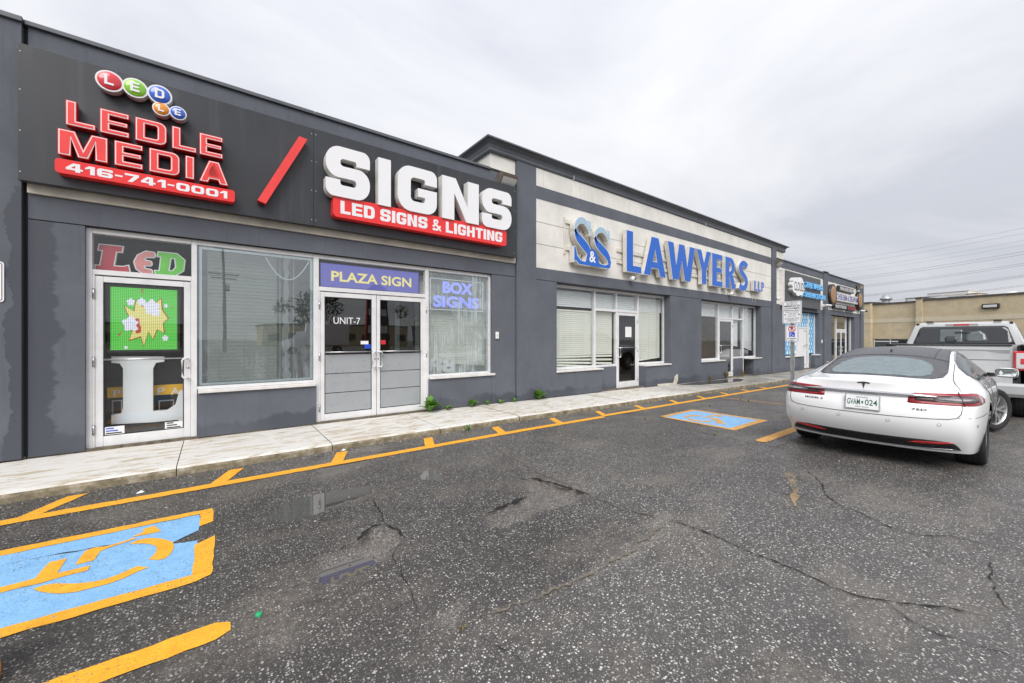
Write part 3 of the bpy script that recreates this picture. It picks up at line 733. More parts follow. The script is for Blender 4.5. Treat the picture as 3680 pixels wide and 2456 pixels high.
for i, (x, dx) in enumerate([(-2.5,.22),(-1.24,.21),(.035,.17),(1.18,.16),(2.39,.16),(3.62,.15),(4.88,.18),(6.14,.2),(7.45,.18),(8.80,.26),(10.1,.26),(11.4,.26),(12.7,.3),(14.0,.3)]):
    y0 = 5.06 if i < 7 else 5.14
    mark('yellow_tick', [(x-.065, y0), (x+.075, y0), (x+dx+.075, 5.47), (x+dx-.065, 5.47)], 'paint_yellow', px=False, rough=.004)
line_strip((-3.2, 2.485), (.07, 2.495), .150, 'paint_yellow')
line_strip((6.36, 2.425), (11.2, 2.43), .16, 'paint_yellow_old')
line_strip((10.6, 4.95), (10.75, 2.7), .06, 'paint_yellow_old')
line_strip((17.5, .2), (13.0, .05), .12, 'paint_yellow')
mark('yellow_ghost_line', [(2820,1700),(2850,1695),(2868,1750),(2868,1820),(2850,1825),(2840,1760)], 'paint_yellow_ghost', rough=.02)
# accessible bay emblem beside the LED shop
k1 = lambda q: [(x*.3404, 1800+y*.3404) for x, y in q]
b1 = structure(mark('accessible_bay_panel', [(-1.40,3.18),(-.10,3.18),(-.085,3.62),(-.10,3.70),(-.25,3.76),(-.09,3.90),(-.10,4.24),(-1.40,4.24)], 'paint_blue', .0035, None, px=False))
mark('border', [(-1.5,3.08),(-.09,3.08),(-.02,3.12),(0,3.18),(-1.5,3.18)], 'paint_yellow', .0045, b1, px=False)
mark('border', [(-1.5,4.245),(-.001,4.245),(-.001,4.335),(-1.5,4.345)], 'paint_yellow', .0045, b1, px=False)
mark('border', [(-.105,3.182),(0,3.182),(.005,3.72),(-.10,3.64)], 'paint_yellow', .0045, b1, px=False)
mark('border', [(-.095,3.98),(0,4.02),(0,4.243),(-.095,4.243)], 'paint_yellow', .0045, b1, px=False)
mark('border', [(-1.5,3.182),(-1.40,3.182),(-1.40,4.243),(-1.5,4.243)], 'paint_yellow', .0045, b1, px=False)
for q in [[(350,940),(470,900),(600,878),(690,885),(800,885),(960,870),(1100,840),(1250,790),(1350,745),(1450,700),(1565,715),(1450,760),(1300,830),(1150,885),(960,935),(800,975),(640,992),(500,985),(400,965)],
          [(1365,468),(1450,425),(1560,402),(1680,405),(1780,430),(1830,450),(1835,510),(1800,575),(1740,620),(1670,635),(1565,630),(1620,585),(1650,540),(1655,495),(1600,470),(1500,460)],
          [(795,688),(875,570),(915,530),(1010,500),(1120,493),(1300,438),(1420,398),(1440,405),(1330,445),(1150,505),(1060,545),(990,640)],
          [(-250,1040),(-250,985),(0,925),(200,875),(370,830),(430,760),(520,660),(710,615),(605,775),(955,692),(930,745),(700,800),(400,890),(200,930),(0,985)],
          [(1385,392),(1510,340),(1500,310),(1640,270),(1705,330),(1550,365)]]:
    mark('emblem', k1(q), 'paint_yellow', .0065, b1, rough=.003)
k2 = lambda q: [(2360+x*.1787, 1450+y*.1787) for x, y in q]
b2 = structure(mark('accessible_bay_panel', [(6.93,3.09),(8.09,3.11),(8.10,4.33),(6.98,4.30)], 'paint_blue', .0035, None, px=False))
for q in [[(6.81,2.97),(8.20,2.99),(8.20,3.11),(6.83,3.09)], [(6.93,4.30),(8.21,4.33),(8.21,4.43),(6.92,4.40)], [(6.83,3.092),(6.93,3.092),(6.98,4.298),(6.88,4.298)], [(8.09,3.112),(8.20,3.112),(8.21,4.328),(8.10,4.328)]]:
    mark('border', q, 'paint_yellow_old', .0045, b2, px=False)
for q in [[(540,285),(570,260),(680,240),(850,245),(930,255),(900,268),(720,262),(650,275),(620,295)],
          [(610,310),(680,315),(800,345),(950,362),(1090,355),(1130,365),(1090,382),(950,382),(780,365),(650,335)],
          [(920,292),(1020,270),(1100,245),(1180,235),(1300,245),(1320,265),(1280,275),(1200,258),(1130,262),(1060,290),(960,300)],
          [(1060,310),(1150,300),(1290,315),(1220,325),(1320,345),(1310,395),(1400,415),(1400,432),(1300,420),(1200,410),(1210,360),(1150,340)]]:
    mark('emblem', k2(q), 'paint_yellow_old', .0065, b2, rough=.003)

# ------------------------------------------------------------------ walk in front of the shops
def walk_mat():
    a = N('walk'); p = a.pos(); X, Y, Z = a.xyz(p)
    st = a.noise(a.vec(p, (3.0, 11, 11)), 1.0, 7, 0.72, 0.8); big = a.noise(p, 0.7, 4); fine = a.noise(p, 160, 3)
    thr = a.math('ADD', st, a.math('MULTIPLY', a.math('SUBTRACT', big, 0.5), 0.22))
    c = a.mix(a.ramp(thr, [(0.50, 0), (0.585, 1)]), (0.70, 0.685, 0.655), (0.47, 0.395, 0.285))
    c = a.mix(a.math('MULTIPLY', a.ramp(a.noise(p, 5, 4, 0.65), [(0.45, 0), (0.75, 1)]), 0.35), c, (0.55, 0.51, 0.44))
    far = a.ramp(X, [(0.0, 0), (1.0, 1)])
    c = a.mix(a.math('MULTIPLY', fine, 0.25), c, (0.50, 0.48, 0.45))
    # the far stretch is bare damp concrete
    fx = a.math('MULTIPLY', a.math('SUBTRACT', a.math('ADD', X, a.math('MULTIPLY', big, 4.0)), 11.0), 0.25, clamp=True)
    c = a.mix(fx, c, a.mix(a.ramp(a.noise(p, 1.5, 4), [(0.35, 0), (0.65, 1)]), (0.26, 0.245, 0.215), (0.42, 0.40, 0.36)))
    a.col(c); a.set(Roughness=a.math('SUBTRACT', 0.8, a.math('MULTIPLY', fx, a.ramp(a.noise(p, 1.1, 3), [(0.4, 0.1), (0.6, 0.55)]))))
    a.bump(a.math('ADD', fine, a.math('MULTIPLY', st, 0.6)), 0.35, 0.004); M['walk'] = a.m
    b = N('kerb'); p = b.pos()
    n = b.noise(p, 7, 5, 0.7); c = b.ramp(n, [(0.3, (0.10, 0.085, 0.055)), (0.5, (0.24, 0.20, 0.13)), (0.72, (0.46, 0.42, 0.34))])
    b.col(c); b.set(Roughness=0.9); b.bump(b.noise(p, 60, 4), 0.7, 0.006); M['kerb'] = b.m
walk_mat()
walk = structure(empty('walk')); KY = 5.58
def wz(X): return 0.10 + gz(X) * 1.0
j = -6.6
while j < 38:
    x0, x1 = j + .004, j + 1.57 - .004
    n = 6; V = []; Fc = []
    z0, z1 = wz(x0), wz(x1)
    dy = rnd.uniform(-.004, .004); dz = rnd.uniform(-.003, .003)
    prof = [(KY+dy, -.06), (KY+.006+dy, .055), (KY+.018+dy, .080), (KY+.045+dy, .094), (KY+.08, .099), (KY+.4, .101), (6.6, .104), (7.3, .106)]
    for x in (x0, x1):
        for (y, z) in prof: V.append((x, y, z + gz(x) + dz + (rnd.uniform(-.004, .004) if .05 < z < .099 else 0)))
    k = len(prof)
    for i in range(k-1): Fc.append((i, i+k, i+k+1, i+1))
    idx_ = [1, 1, 0, 0, 0, 0, 0]
    mesh('slab', V, Fc, [M['walk'], M['kerb']], walk, idx=idx_)
    j += 1.57
box('walk_bed', -8, 38, KY+.03, 7.4, -.5, -.02-.35, M['groove'], walk)
V = []
for x in (-8, 4, 38): V += [(x, KY+.03, gz(x)+.05), (x, 7.3, gz(x)+.075)]
mesh('joint_bed', V, [(0, 2, 3, 1), (2, 4, 5, 3)], M['groove'], walk)
# shallow water on the walk by the lawyers' second door
structure(mesh('puddle', [(x, y, wz(x)+.0085) for x, y in [(11.6,6.75),(12.2,6.35),(13.2,6.2),(14.6,6.15),(15.4,6.4),(15.6,6.7),(14.5,6.8),(13,6.85)]], [tuple(range(8))], M['water']))
# ------------------------------------------------------------------ the plaza building
B = empty('plaza_building', (5.35, 6.95, 0)); OFF = Vector(B.location)
tag(B, 'long single storey strip plaza with charcoal and cream stucco fronts', 'building')
def bbox(name, x0, x1, y0, y1, z0, z1, mat, parent=B, bevel=0.0):
    """box in world coordinates as a part of the building"""
    o = box(name, x0, x1, y0, y1, z0, z1, M[mat] if isinstance(mat, str) else mat, None, bevel)
    o.parent = parent
    par = parent; off = Vector((0, 0, 0))
    while par is not None: off += Vector(par.location); par = par.parent
    o.location = -off
    return o
def adopt(o, parent=B):
    o.parent = parent; off = Vector((0, 0, 0)); par = parent
    while par is not None: off += Vector(par.location); par = par.parent
    o.location = Vector(o.location) - off; return o
YW, YS, YP, YB = 6.95, 7.01, 6.905, 7.25          # wall face, storefront face, pilaster face, back of walls
ZP = 5.055                                         # parapet
XA, XB = F(86, YW), F(1853, YW)                    # left unit
XC0, XC1 = F(1762, YW), F(2815, YW)                # raised block
XD = F(2768, YW); XE = F(2789, YP)
XF0, XF1 = F(2961, YP), F(2975, YP); XG0, XG1 = F(3093, YP), F(3103, YP)
ZG = FZ(304, 809, YW)                              # groove above the openings
ZB0, ZB1 = FZ(92, 694, YW), FZ(92, 660, YW)        # cream band
zb = lambda x: wz(x) + .022                        # foot of the stucco
# --- backing wall (seen only in the grooves) with openings left free
def wall(x0, x1, z0, z1, mat='stucco_grey', y=YW, yb=YB, name='wall'): return bbox(name, x0, x1, y, yb, z0, z1, mat)
def sloped(x0, x1, z1, mat='stucco_grey', y=YW, yb=YB, name='wall', dz=0.0):
    """wall panel standing on the falling walk"""
    V = []
    for x in (x0, x1):
        for yy in (y, yb):
            V += [(x, yy, zb(x)+dz), (x, yy, z1)]
    Fc = [(0,4,5,1),(2,3,7,6),(1,5,7,3),(0,2,6,4),(0,1,3,2),(4,6,7,5)]
    return adopt(mesh(name, V, Fc, M[mat]))
g = .012
# left pilaster, left unit
sloped(-6, XA-.008, ZP, y=YP, name='pilaster'); bbox('flashing', -6, XA+.004, YP-.03, YB, ZP+.002, ZP+.06, 'flashing', bevel=.006)
bbox('joint', XA-.008, XA+.03, YW+.03, YB, .12, ZP, 'groove')
O0, O1 = F(305, YW), F(1768, YW)                   # storefront opening
ZO = FZ(305, 812, YW)
sloped(XA+.03, O0, ZG-g)
sloped(O1, XB-.012, ZG-g)
bbox('lintel', XA+.03, XB-.012, YW, YB, ZG, ZB0-.002, 'stucco_grey_high')
bbox('joint', XA+.03, XB-.012, YW+.025, YB-.01, ZG-g, ZG, 'groove')
bbox('band', XA+.03, XB-.02, YW-.035, YB-.02, ZB0, ZB1+.08, 'band_cream', bevel=.006)
bbox('wall', XA+.03, XB-.012, YW+.001, YB, ZB1+.082, ZP, 'stucco_grey_high')
bbox('flashing', XA+.006, F(1130, YW)-.004, YW-.035, YB, ZP+.002, ZP+.055, 'flashing', bevel=.006)
bbox('flashing', F(1130, YW)+.004, XC0-.012, YW-.035, YB, ZP+.002, ZP+.055, 'flashing', bevel=.006)
bbox('joint', XB-.012, XB, YW+.03, YB, .12, ZB0, 'groove')
# raised block between the two broad pilasters
ZT = 5.46
XP1 = F(1927, YP)
bbox('wall', XC0, XB-.012, YW, YB, ZP+.06, ZT, 'stucco_cream')
sloped(XB, XP1, ZT, y=YP, name='pilaster')
zl = lambda py: FZ(1927, py, YW)
# cream field: upper band, dark stripe, three courses
Yc = YP+.012
rows = [(zl(670), ZT, 'stucco_cream', Yc), (zl(715), zl(670), 'stucco_grey_high', YP+.004), (zl(798)+g/2, zl(715), 'stucco_cream', Yc), (zl(877)+g/2, zl(798)-g/2, 'stucco_cream', Yc), (zl(963), zl(877)-g/2, 'stucco_cream', Yc)]
for i, (a0, a1, mt, yy) in enumerate(rows):
    bbox(['cream_panel','stripe','cream_panel','cream_panel','cream_panel'][i], XP1, XD, yy, YB, a0, a1, mt)
bbox('joint', XP1, XD, Yc+.02, YB-.02, zl(877)-.05, zl(798)+.05, 'groove')
ZL0 = zl(963); ZGL = FZ(1930, 1004, YP)
bbox('lintel', XP1, XD, YP+.002, YB, ZGL, ZL0, 'stucco_grey_high')
W1a, W1b = F(2001, YP), F(2410, YP); W2a, W2b = F(2521, YP), F(2736, YP)
sloped(XP1, W1a, ZGL-g, y=YP+.003); sloped(W1b, W2a, ZGL-g, y=YP+.003); sloped(W2b, XD, ZGL-g, y=YP+.003)
for (a0, a1) in ((XP1, W1a), (W1b, W2a), (W2b, XD)): bbox('joint', a0, a1, YP+.03, YB-.01, ZGL-g, ZGL, 'groove')
# right pilaster of the block, stub, lower right units
bbox('joint', XD, XD+.05, YW+.02, YB, -.05, ZT, 'groove')
sloped(XD+.05, XE, ZT, y=YP-.02, name='pilaster')
bbox('wall', XE, XC1, YW, YB, ZP+.06, ZT, 'stucco_cream')
ZC0, ZC1 = FZ(2789, 1092, YW), FZ(2790, 957, YW)   # cream field right of the block
ZGR = ZGL
W3a, W3b = F(2822, YW), F(2944, YW)
for (a0, a1) in ((ZC0, FZ(2791,1042,YW)-g/2), (FZ(2791,1042,YW)+g/2, FZ(2791,1000,YW)-g/2), (FZ(2791,1000,YW)+g/2, ZC1)):
    bbox('cream_panel', XE, XF0, YW, YB, a0, a1, 'stucco_cream')
bbox('joint', XE, XF0, YW+.02, YB-.02, ZC0+.05, ZC1-.05, 'groove')
bbox('wall', XE, XF0, YW-.012, YB, ZC1, ZP, 'stucco_grey_high')
bbox('lintel', XE, XF0, YW-.002, YB, ZGR, ZC0, 'stucco_grey_high'); bbox('joint', XE, XF0, YW+.025, YB-.01, ZGR-g, ZGR, 'groove')
sloped(XE, W3a, ZGR-g); sloped(W3b, XF0, ZGR-g)
bbox('flashing', XC1+.01, XF0-.01, YW-.05, YB, ZP+.002, ZP+.06, 'flashing', bevel=.006)
sloped(XF0, XF1, ZP+.02, y=YP-.02, name='pilaster'); bbox('flashing', XF0-.03, XF1+.03, YP-.06, YB, ZP+.062, ZP+.11, 'flashing', bevel=.006)
W4a, W4b = F(2988, YW), F(3071, YW); ZQ0, ZQ1 = FZ(2976, 1113, YW), FZ(2976, 1011, YW)
bbox('cream_panel', XF1, XG0, YW, YB, ZQ0, ZQ1, 'stucco_cream'); bbox('wall', XF1, XG0, YW-.012, YB, ZQ1, ZP, 'stucco_grey_high')
bbox('lintel', XF1, XG0, YW-.002, YB, ZGR, ZQ0, 'stucco_grey_high'); bbox('joint', XF1, XG0, YW+.025, YB-.01, ZGR-g, ZGR, 'groove')
sloped(XF1, W4a, ZGR-g); sloped(W4b, XG0, ZGR-g)
sloped(XG0, XG1, ZP+.02, y=YP-.02, name='pilaster'); bbox('flashing', XF1+.04, XG1+.02, YW-.05, YB, ZP+.022, ZP+.075, 'flashing', bevel=.006)
# flank, rear, roof and the raised block's box
bbox('wall', XG1-.35, XG1-.02, YB, 24, -.4, ZP, 'stucco_grey_high'); bbox('wall', -6, XG1, 24, 24.3, -.4, ZP, 'stucco_grey_high')
bbox('roof', -6, XG1, YB, 24, ZP-.35, ZP-.25, 'flashing')
bbox('wall', XC0, XC0+.25, YB, 9.6, ZP-.2, ZT, 'stucco_cream'); bbox('wall', XC1-.25, XC1, YB, 9.6, ZP-.2, ZT, 'stucco_cream')
# cornice: swept moulding with mitred returns
prof = [(0, 0), (.025, .0)] + [(.028+.045*math.sin(t), .055-.055*math.cos(t)) for t in [math.pi*k/8*.62 for k in range(1, 9)]] + [(.060,.100),(.066,.104)] + [(.066+.105*(1-math.cos(t)), .104+.125*math.sin(t)) for t in [math.pi/2*k/6 for k in range(1, 7)]] + [(.186,.232),(.186,.262),(0,.275)]
ZCo = 5.425
path = [((XC0, 9.6), (-1, 0)), ((XC0, YW), (-1, -1)), ((XC1, YW), (1, -1)), ((XC1, 9.6), (1, 0))]
V = []; Fc = []
for (px_, py_), (nx_, ny_) in path:
    for (o, h) in prof: V.append((px_+nx_*o, py_+ny_*o, ZCo+h))
k = len(prof)
for i in range(3):
    for q in range(k-1): Fc.append((i*k+q, (i+1)*k+q, (i+1)*k+q+1, i*k+q+1))
co = adopt(mesh('cornice', V, Fc, M['flashing'], smooth=True))
try: co.data.set_sharp_from_angle(angle=R_(35))
except Exception: pass
bbox('cornice_top', XC0-.1, XC1+.1, YW-.1, 9.6, ZCo+.262, ZCo+.272, 'flashing')
bbox('cornice_seam', F(2055,YW)-.006, F(2055,YW)+.006, YW-.078, YW-.02, ZCo-.002, ZCo+.104, 'sill_white')
bbox('cornice_seam', F(2530,YW)-.006, F(2530,YW)+.006, YW-.078, YW-.02, ZCo-.002, ZCo+.104, 'sill_white')
# foot of the wall: exposed block course and dirt line
plain('block', (0.16, 0.135, 0.10), 0.95, var=0.5, vs=9, bump=.5, bs=40)
x = -6.0
while x < XG1-.5:
    x1 = min(x+.39, XG1-.5); V = []
    dy = rnd.uniform(-.006, .006)
    for xx in (x+.005, x1-.005):
        for yy in (YW+.018+dy, YB-.01): V += [(xx, yy, wz(xx)-.02), (xx, yy, zb(xx)+.012)]
    adopt(mesh('footing_block', V, [(0,4,5,1),(2,3,7,6),(1,5,7,3),(0,2,6,4),(0,1,3,2),(4,6,7,5)], M['block']))
    x += .39

# ------------------------------------------------------------------ storefront glazing
def door(fr, x0, x1, z0, z1, y, gx0, gx1, gz0, gz1, gmat, handle_x, hinge_x, bar_z, bar=(None, None)):
    """aluminium leaf: four rails, pane, pull handle, push bar, hinges"""
    d = empty('door', (x0, y, z0)); d.parent = fr; off = Vector((0,0,0)); par = fr
    while par is not None: off += Vector(par.location); par = par.parent
    d.location = Vector((x0, y, z0)) - off
    e_ = .004
    bbox('stile', x0, gx0, y, y+.045, z0, z1, 'frame_white', d, .004); bbox('stile', gx1, x1, y, y+.045, z0, z1, 'frame_white', d, .004)
    bbox('rail', gx0+.001, gx1-.001, y+.002, y+.043, z0, gz0, 'frame_white', d, .004); bbox('rail', gx0+.001, gx1-.001, y+.002, y+.043, gz1, z1, 'frame_white', d, .004)
    bbox('gasket', gx0, gx1, y+.016, y+.018, gz0, gz1, 'black_plastic', d) if False else None
    for (a0,a1,b0,b1) in ((gx0,gx0+.012,gz0,gz1),(gx1-.012,gx1,gz0,gz1),(gx0+.012,gx1-.012,gz0,gz0+.012),(gx0+.012,gx1-.012,gz1-.012,gz1)):
        bbox('gasket', a0, a1, y+.010, y+.03, b0, b1, 'black_plastic', d)
    bbox('pane', gx0+.006, gx1-.006, y+.018, y+.024, gz0+.006, gz1-.006, gmat, d)
    sgn = 1 if handle_x < (x0+x1)/2 else -1
    adopt(tube('push_bar', [(gx0+.004, y-.03, bar_z), (gx1-.004, y-.03, bar_z)], .011, M['steel']), d)
    hz0, hz1 = bar_z-.27, bar_z-.005
    hx = handle_x; px_ = hx + sgn*.055
    adopt(tube('handle', [(hx, y+.01, hz1), (hx, y-.045, hz1), (hx+sgn*.02, y-.06, hz1), (px_-sgn*.02, y-.06, hz1), (px_, y-.06, hz1-.025), (px_, y-.06, hz0+.025), (px_-sgn*.02, y-.06, hz0), (hx+sgn*.02, y-.06, hz0), (hx, y-.045, hz0), (hx, y+.01, hz0)], .012, M['frame_white'], seg=8), d)
    adopt(lathe('lock', [(0,-.006),(.016,-.006),(.018,0),(.018,.01)], M['steel'], seg=14, axis='Y', loc=(hx-sgn*.004, y, bar_z-.13)), d)
    for hz in (z0+.22, (z0+z1)/2, z1-.22):
        adopt(tube('hinge', [(hinge_x, y-.012, hz-.06), (hinge_x, y-.012, hz+.06)], .012, M['steel']), d)
    return d
def sf(name): 
    o = empty(name, (0, 0, 0)); o.parent = B; o.location = -OFF; return o
X_ = lambda p: F(p, YS)
Z_ = lambda p, q: FZ(p, q, YS)
# --- left unit
S1 = sf('storefront')
Zt = ZO; z_s = .125
fx = [(305, 331), (688, 708), (1127, 1146), (1528, 1541), (1756, 1768)]
for a0, a1 in fx: bbox('mullion', X_(a0)+(.004 if a0 == 305 else 0), X_(a1), YS, YS+.10, z_s, Zt, 'frame_white', S1, .004)
def head(a0, a1, z0, z1, nm='transom_bar', y=YS+.002, S=S1): bbox(nm, X_(a0)+.001, X_(a1)-.001, y, YS+.098, z0, z1, 'frame_white', S, .004)
for i in range(4): head(fx[i][1], fx[i+1][0], Zt-.065, Zt, 'head')
zt1 = Z_(331, 986); zt2 = Z_(331, 968)
head(331, 688, zt1, zt2); head(1146, 1528, Z_(1146, 1045), Z_(1146, 1030))
# left door
d1 = door(S1, X_(341), X_(684), .135, Z_(341, 991), YS+.012, X_(370), X_(661), Z_(370, 1570), Z_(370, 1014), 'glass_clear', X_(674), X_(336), Z_(370, 1294))
bbox('transom_pane', X_(331), X_(688), YS+.03, YS+.036, zt2, Zt-.065, 'glass_clear', S1)
bbox('jamb', X_(331)+.001, X_(341)-.002, YS+.006, YS+.09, .13, zt1, 'frame_white', S1); bbox('jamb', X_(684)+.002, X_(688)-.001, YS+.006, YS+.09, .13, zt1, 'frame_white', S1)
bbox('threshold', X_(331), X_(688), YS-.01, YS+.09, .11, .128, 'galv', S1); bbox('threshold', X_(1146), X_(1528), YS-.01, YS+.09, .11, .128, 'galv', S1)
# window 1
zs1 = Z_(719, 1390); zsill = FZ(712, 1410, YW)
bbox('pane', X_(708), X_(1127), YS+.03, YS+.036, zs1, Zt-.065, 'glass_screen', S1)
head(708, 1127, zsill+.03, zs1, 'sill_rail')
bbox('sill', X_(708)+.012, X_(1127)+.02, YW-.03, YS+.09, zsill-.018, zsill+.028, 'sill_white', S1, .006)
V = []
sloped(X_(708)+.005, X_(1127)+.03, zsill-.02, y=YW+.01)
# double door
dz1 = Z_(1150, 1048)
zfilm = Z_(1168, 1274)
barz = Z_(1168, 1267)
dl = door(S1, X_(1152), X_(1353), .135, dz1, YS+.012, X_(1167), X_(1337), Z_(1168, 1490), Z_(1167, 1066), 'glass_dark', X_(1347), X_(1148), barz)
dr = door(S1, X_(1355), X_(1529), .135, dz1, YS+.012, X_(1367), X_(1513), Z_(1168, 1490), Z_(1167, 1066), 'glass_dark', X_(1360), X_(1533), barz)
for (a0, a1, d_) in ((1169, 1336, dl), (1369, 1512, dr)):
    q = Z_(1168, 1487); hgt = (zfilm-.012-q)/3
    for i in range(3):
        bbox('film', X_(a0), X_(a1), YS+.0255, YS+.0275, q+i*hgt+(.012 if i else 0), q+(i+1)*hgt, 'frost_film', d_)
bbox('jamb', X_(1146)+.001, X_(1152)-.003, YS+.006, YS+.09, .13, Z_(1146, 1046), 'frame_white', S1)
bbox('transom_pane', X_(1146), X_(1528), YS+.03, YS+.036, Z_(1146, 1030), Zt-.065, 'glass_clear', S1)
for nm, (a0,a1,b0,b1), mt in (('sticker',(1298,1326,1226,1238),'paper'),('sticker',(1312,1336,1238,1254),'ink_blue'),('sticker',(1369,1388,1223,1238),'ink_red')):
    bbox(nm, X_(a0), X_(a1), YS+.0285, YS+.0295, Z_(a0,b1), Z_(a0,b0), mt, dl if a0 < 1350 else dr)
adopt(wtext('door_lettering', 'UNIT-7', X_(1200), X_(1296), Z_(1200, 1164), Z_(1200, 1140), YS+.028, M['letter_white']), dl)
# window 2
zs2 = Z_(1546, 1347); zsill2 = FZ(1548, 1361, YW)
bbox('pane', X_(1541), X_(1756), YS+.03, YS+.036, zs2, Zt-.065, 'glass_fog', S1)
head(1541, 1756, zsill2+.03, zs2, 'sill_rail')
bbox('sill', X_(1541)+.004, X_(1768)+.03, YW-.03, YS+.09, zsill2-.016, zsill2+.028, 'sill_white', S1, .006)
sloped(X_(1541)-.012, O1, zsill2-.018, y=YW+.01)
# --- lawyers, first storefront
YR = YW+.18
XR = lambda p: F(p, YR); ZR = lambda p, q: FZ(p, q, YR)
def unit(S, verts, top, bars, panes, sills, zfoot):
    for a0, a1, b0 in verts: bbox('mullion', a0, a1, YR, YR+.09, b0, top, 'frame_white', S, .004)
    for a0, a1, b0, b1 in bars: bbox('transom_bar', a0+.001, a1-.001, YR+.002, YR+.088, b0, b1, 'frame_white', S, .004)
    for a0, a1, b0, b1, mt in panes: bbox('pane', a0, a1, YR+.03, YR+.036, b0, b1, mt, S)
    for a0, a1, zz in sills: bbox('sill', a0, a1, YP-.03, YR+.0, zz, zz+.045, 'sill_white', S, .006)
S2 = sf('storefront'); T2 = ZGL-g-.002
q = lambda p: XR(p)
v0, v1, v2, v3, v4 = W1a+.005, q(2135), q(2214), q(2291), q(2388)
bs = ZR(2146, 1313); tb = ZR(2141, 1113); foot = .07
for o_ in ([v0, v0+.05, bs-.05], [v1, v1+.07, foot], [v2, v2+.05, foot], [v3, v3+.07, foot], [v4, W1b-.004, bs-.05]): bbox('mullion', o_[0], o_[1], YR, YR+.09, o_[2], T2, 'frame_white', S2, .004)
for a0, a1 in ((v0+.05, v1), (v1+.07, v3), (v3+.07, v4)): bbox('head', a0+.001, a1-.001, YR+.002, YR+.088, T2-.07, T2, 'frame_white', S2, .004)
bbox('transom_bar', v1+.071, v3-.001, YR+.002, YR+.088, tb-.03, tb+.03, 'frame_white', S2, .004)
for a0, a1 in ((v0+.05, v1), (v1+.07, v2), (v3+.07, v4)): bbox('sill_rail', a0+.001, a1-.001, YR+.002, YR+.088, bs-.06, bs, 'frame_white', S2, .004)
for a0, a1, b0, b1 in ((v0+.05, v1, bs, T2-.07), (v1+.07, v3, tb+.03, T2-.07), (v1+.07, v2, bs, tb-.03), (v3+.07, v4, bs, T2-.07)): bbox('pane', a0, a1, YR+.03, YR+.036, b0, b1, 'glass_clear', S2)
bbox('sill', W1a-.01, v1+.09, YP-.035, YR, bs-.10, bs-.062, 'sill_white', S2, .006); bbox('sill', v3+.08, W1b+.01, YP-.035, YR, bs-.10, bs-.062, 'sill_white', S2, .006)
sloped(W1a, v1+.07, bs-.102, y=YP+.003); sloped(v3+.09, W1b, bs-.102, y=YP+.003); sloped(v1+.071, v2, bs-.062, y=YR-.01)
door(S2, v2+.055, v3-.004, wz(9)+.03, tb-.035, YR+.012, v2+.055+.09, v3-.09, wz(9)+.20, tb-.12, 'glass_dark', v2+.09, v3+.01, ZR(2230, 1250))
# --- lawyers, second storefront
S3 = sf('storefront')
u0, u1, u2, u3, u4 = W2a+.005, q(2580), q(2632), q(2669), q(2722)
for o_ in ([u0, u0+.05, bs-.05], [u1, u1+.08, foot-.1], [u2, u2+.06, foot-.1], [u3, u3+.09, foot-.1], [u4, W2b-.004, bs-.05]): bbox('mullion', o_[0], o_[1], YR, YR+.09, o_[2], T2, 'frame_white', S3, .004)
tb3 = ZR(2590, 1144)
for a0, a1 in ((u0+.05, u1), (u1+.08, u3), (u3+.09, u4)): bbox('head', a0+.001, a1-.001, YR+.002, YR+.088, T2-.07, T2, 'frame_white', S3, .004)
bbox('transom_bar', u1+.081, u3-.001, YR+.002, YR+.088, tb3-.03, tb3+.03, 'frame_white', S3, .004)
for a0, a1 in ((u0+.05, u1), (u2+.06, u3), (u3+.09, u4)): bbox('sill_rail', a0+.001, a1-.001, YR+.002, YR+.088, bs-.06, bs, 'frame_white', S3, .004)
for a0, a1, b0, b1 in ((u0+.05, u1, bs, T2-.07), (u1+.08, u3, tb3+.03, T2-.07), (u2+.06, u3, bs, tb3-.03), (u3+.09, u4, bs, T2-.07)): bbox('pane', a0, a1, YR+.03, YR+.036, b0, b1, 'glass_clear', S3)
bbox('sill', W2a-.01, u1+.09, YP-.035, YR, bs-.10, bs-.062, 'sill_white', S3, .006); bbox('sill', u3+.12, W2b+.01, YP-.035, YR, bs-.10, bs-.062, 'sill_white', S3, .006)
sloped(W2a, u1+.3, bs-.102, y=YP+.003); sloped(u3+.5, W2b, bs-.102, y=YP+.003); sloped(u2+.061, u3, bs-.062, y=YR-.01)
door(S3, u1+.085, u2-.004, wz(15)+.03, tb3-.035, YR+.012, u1+.17, u2-.09, wz(15)+.20, tb3-.12, 'glass_dark', u1+.12, u2+.02, ZR(2595, 1242))
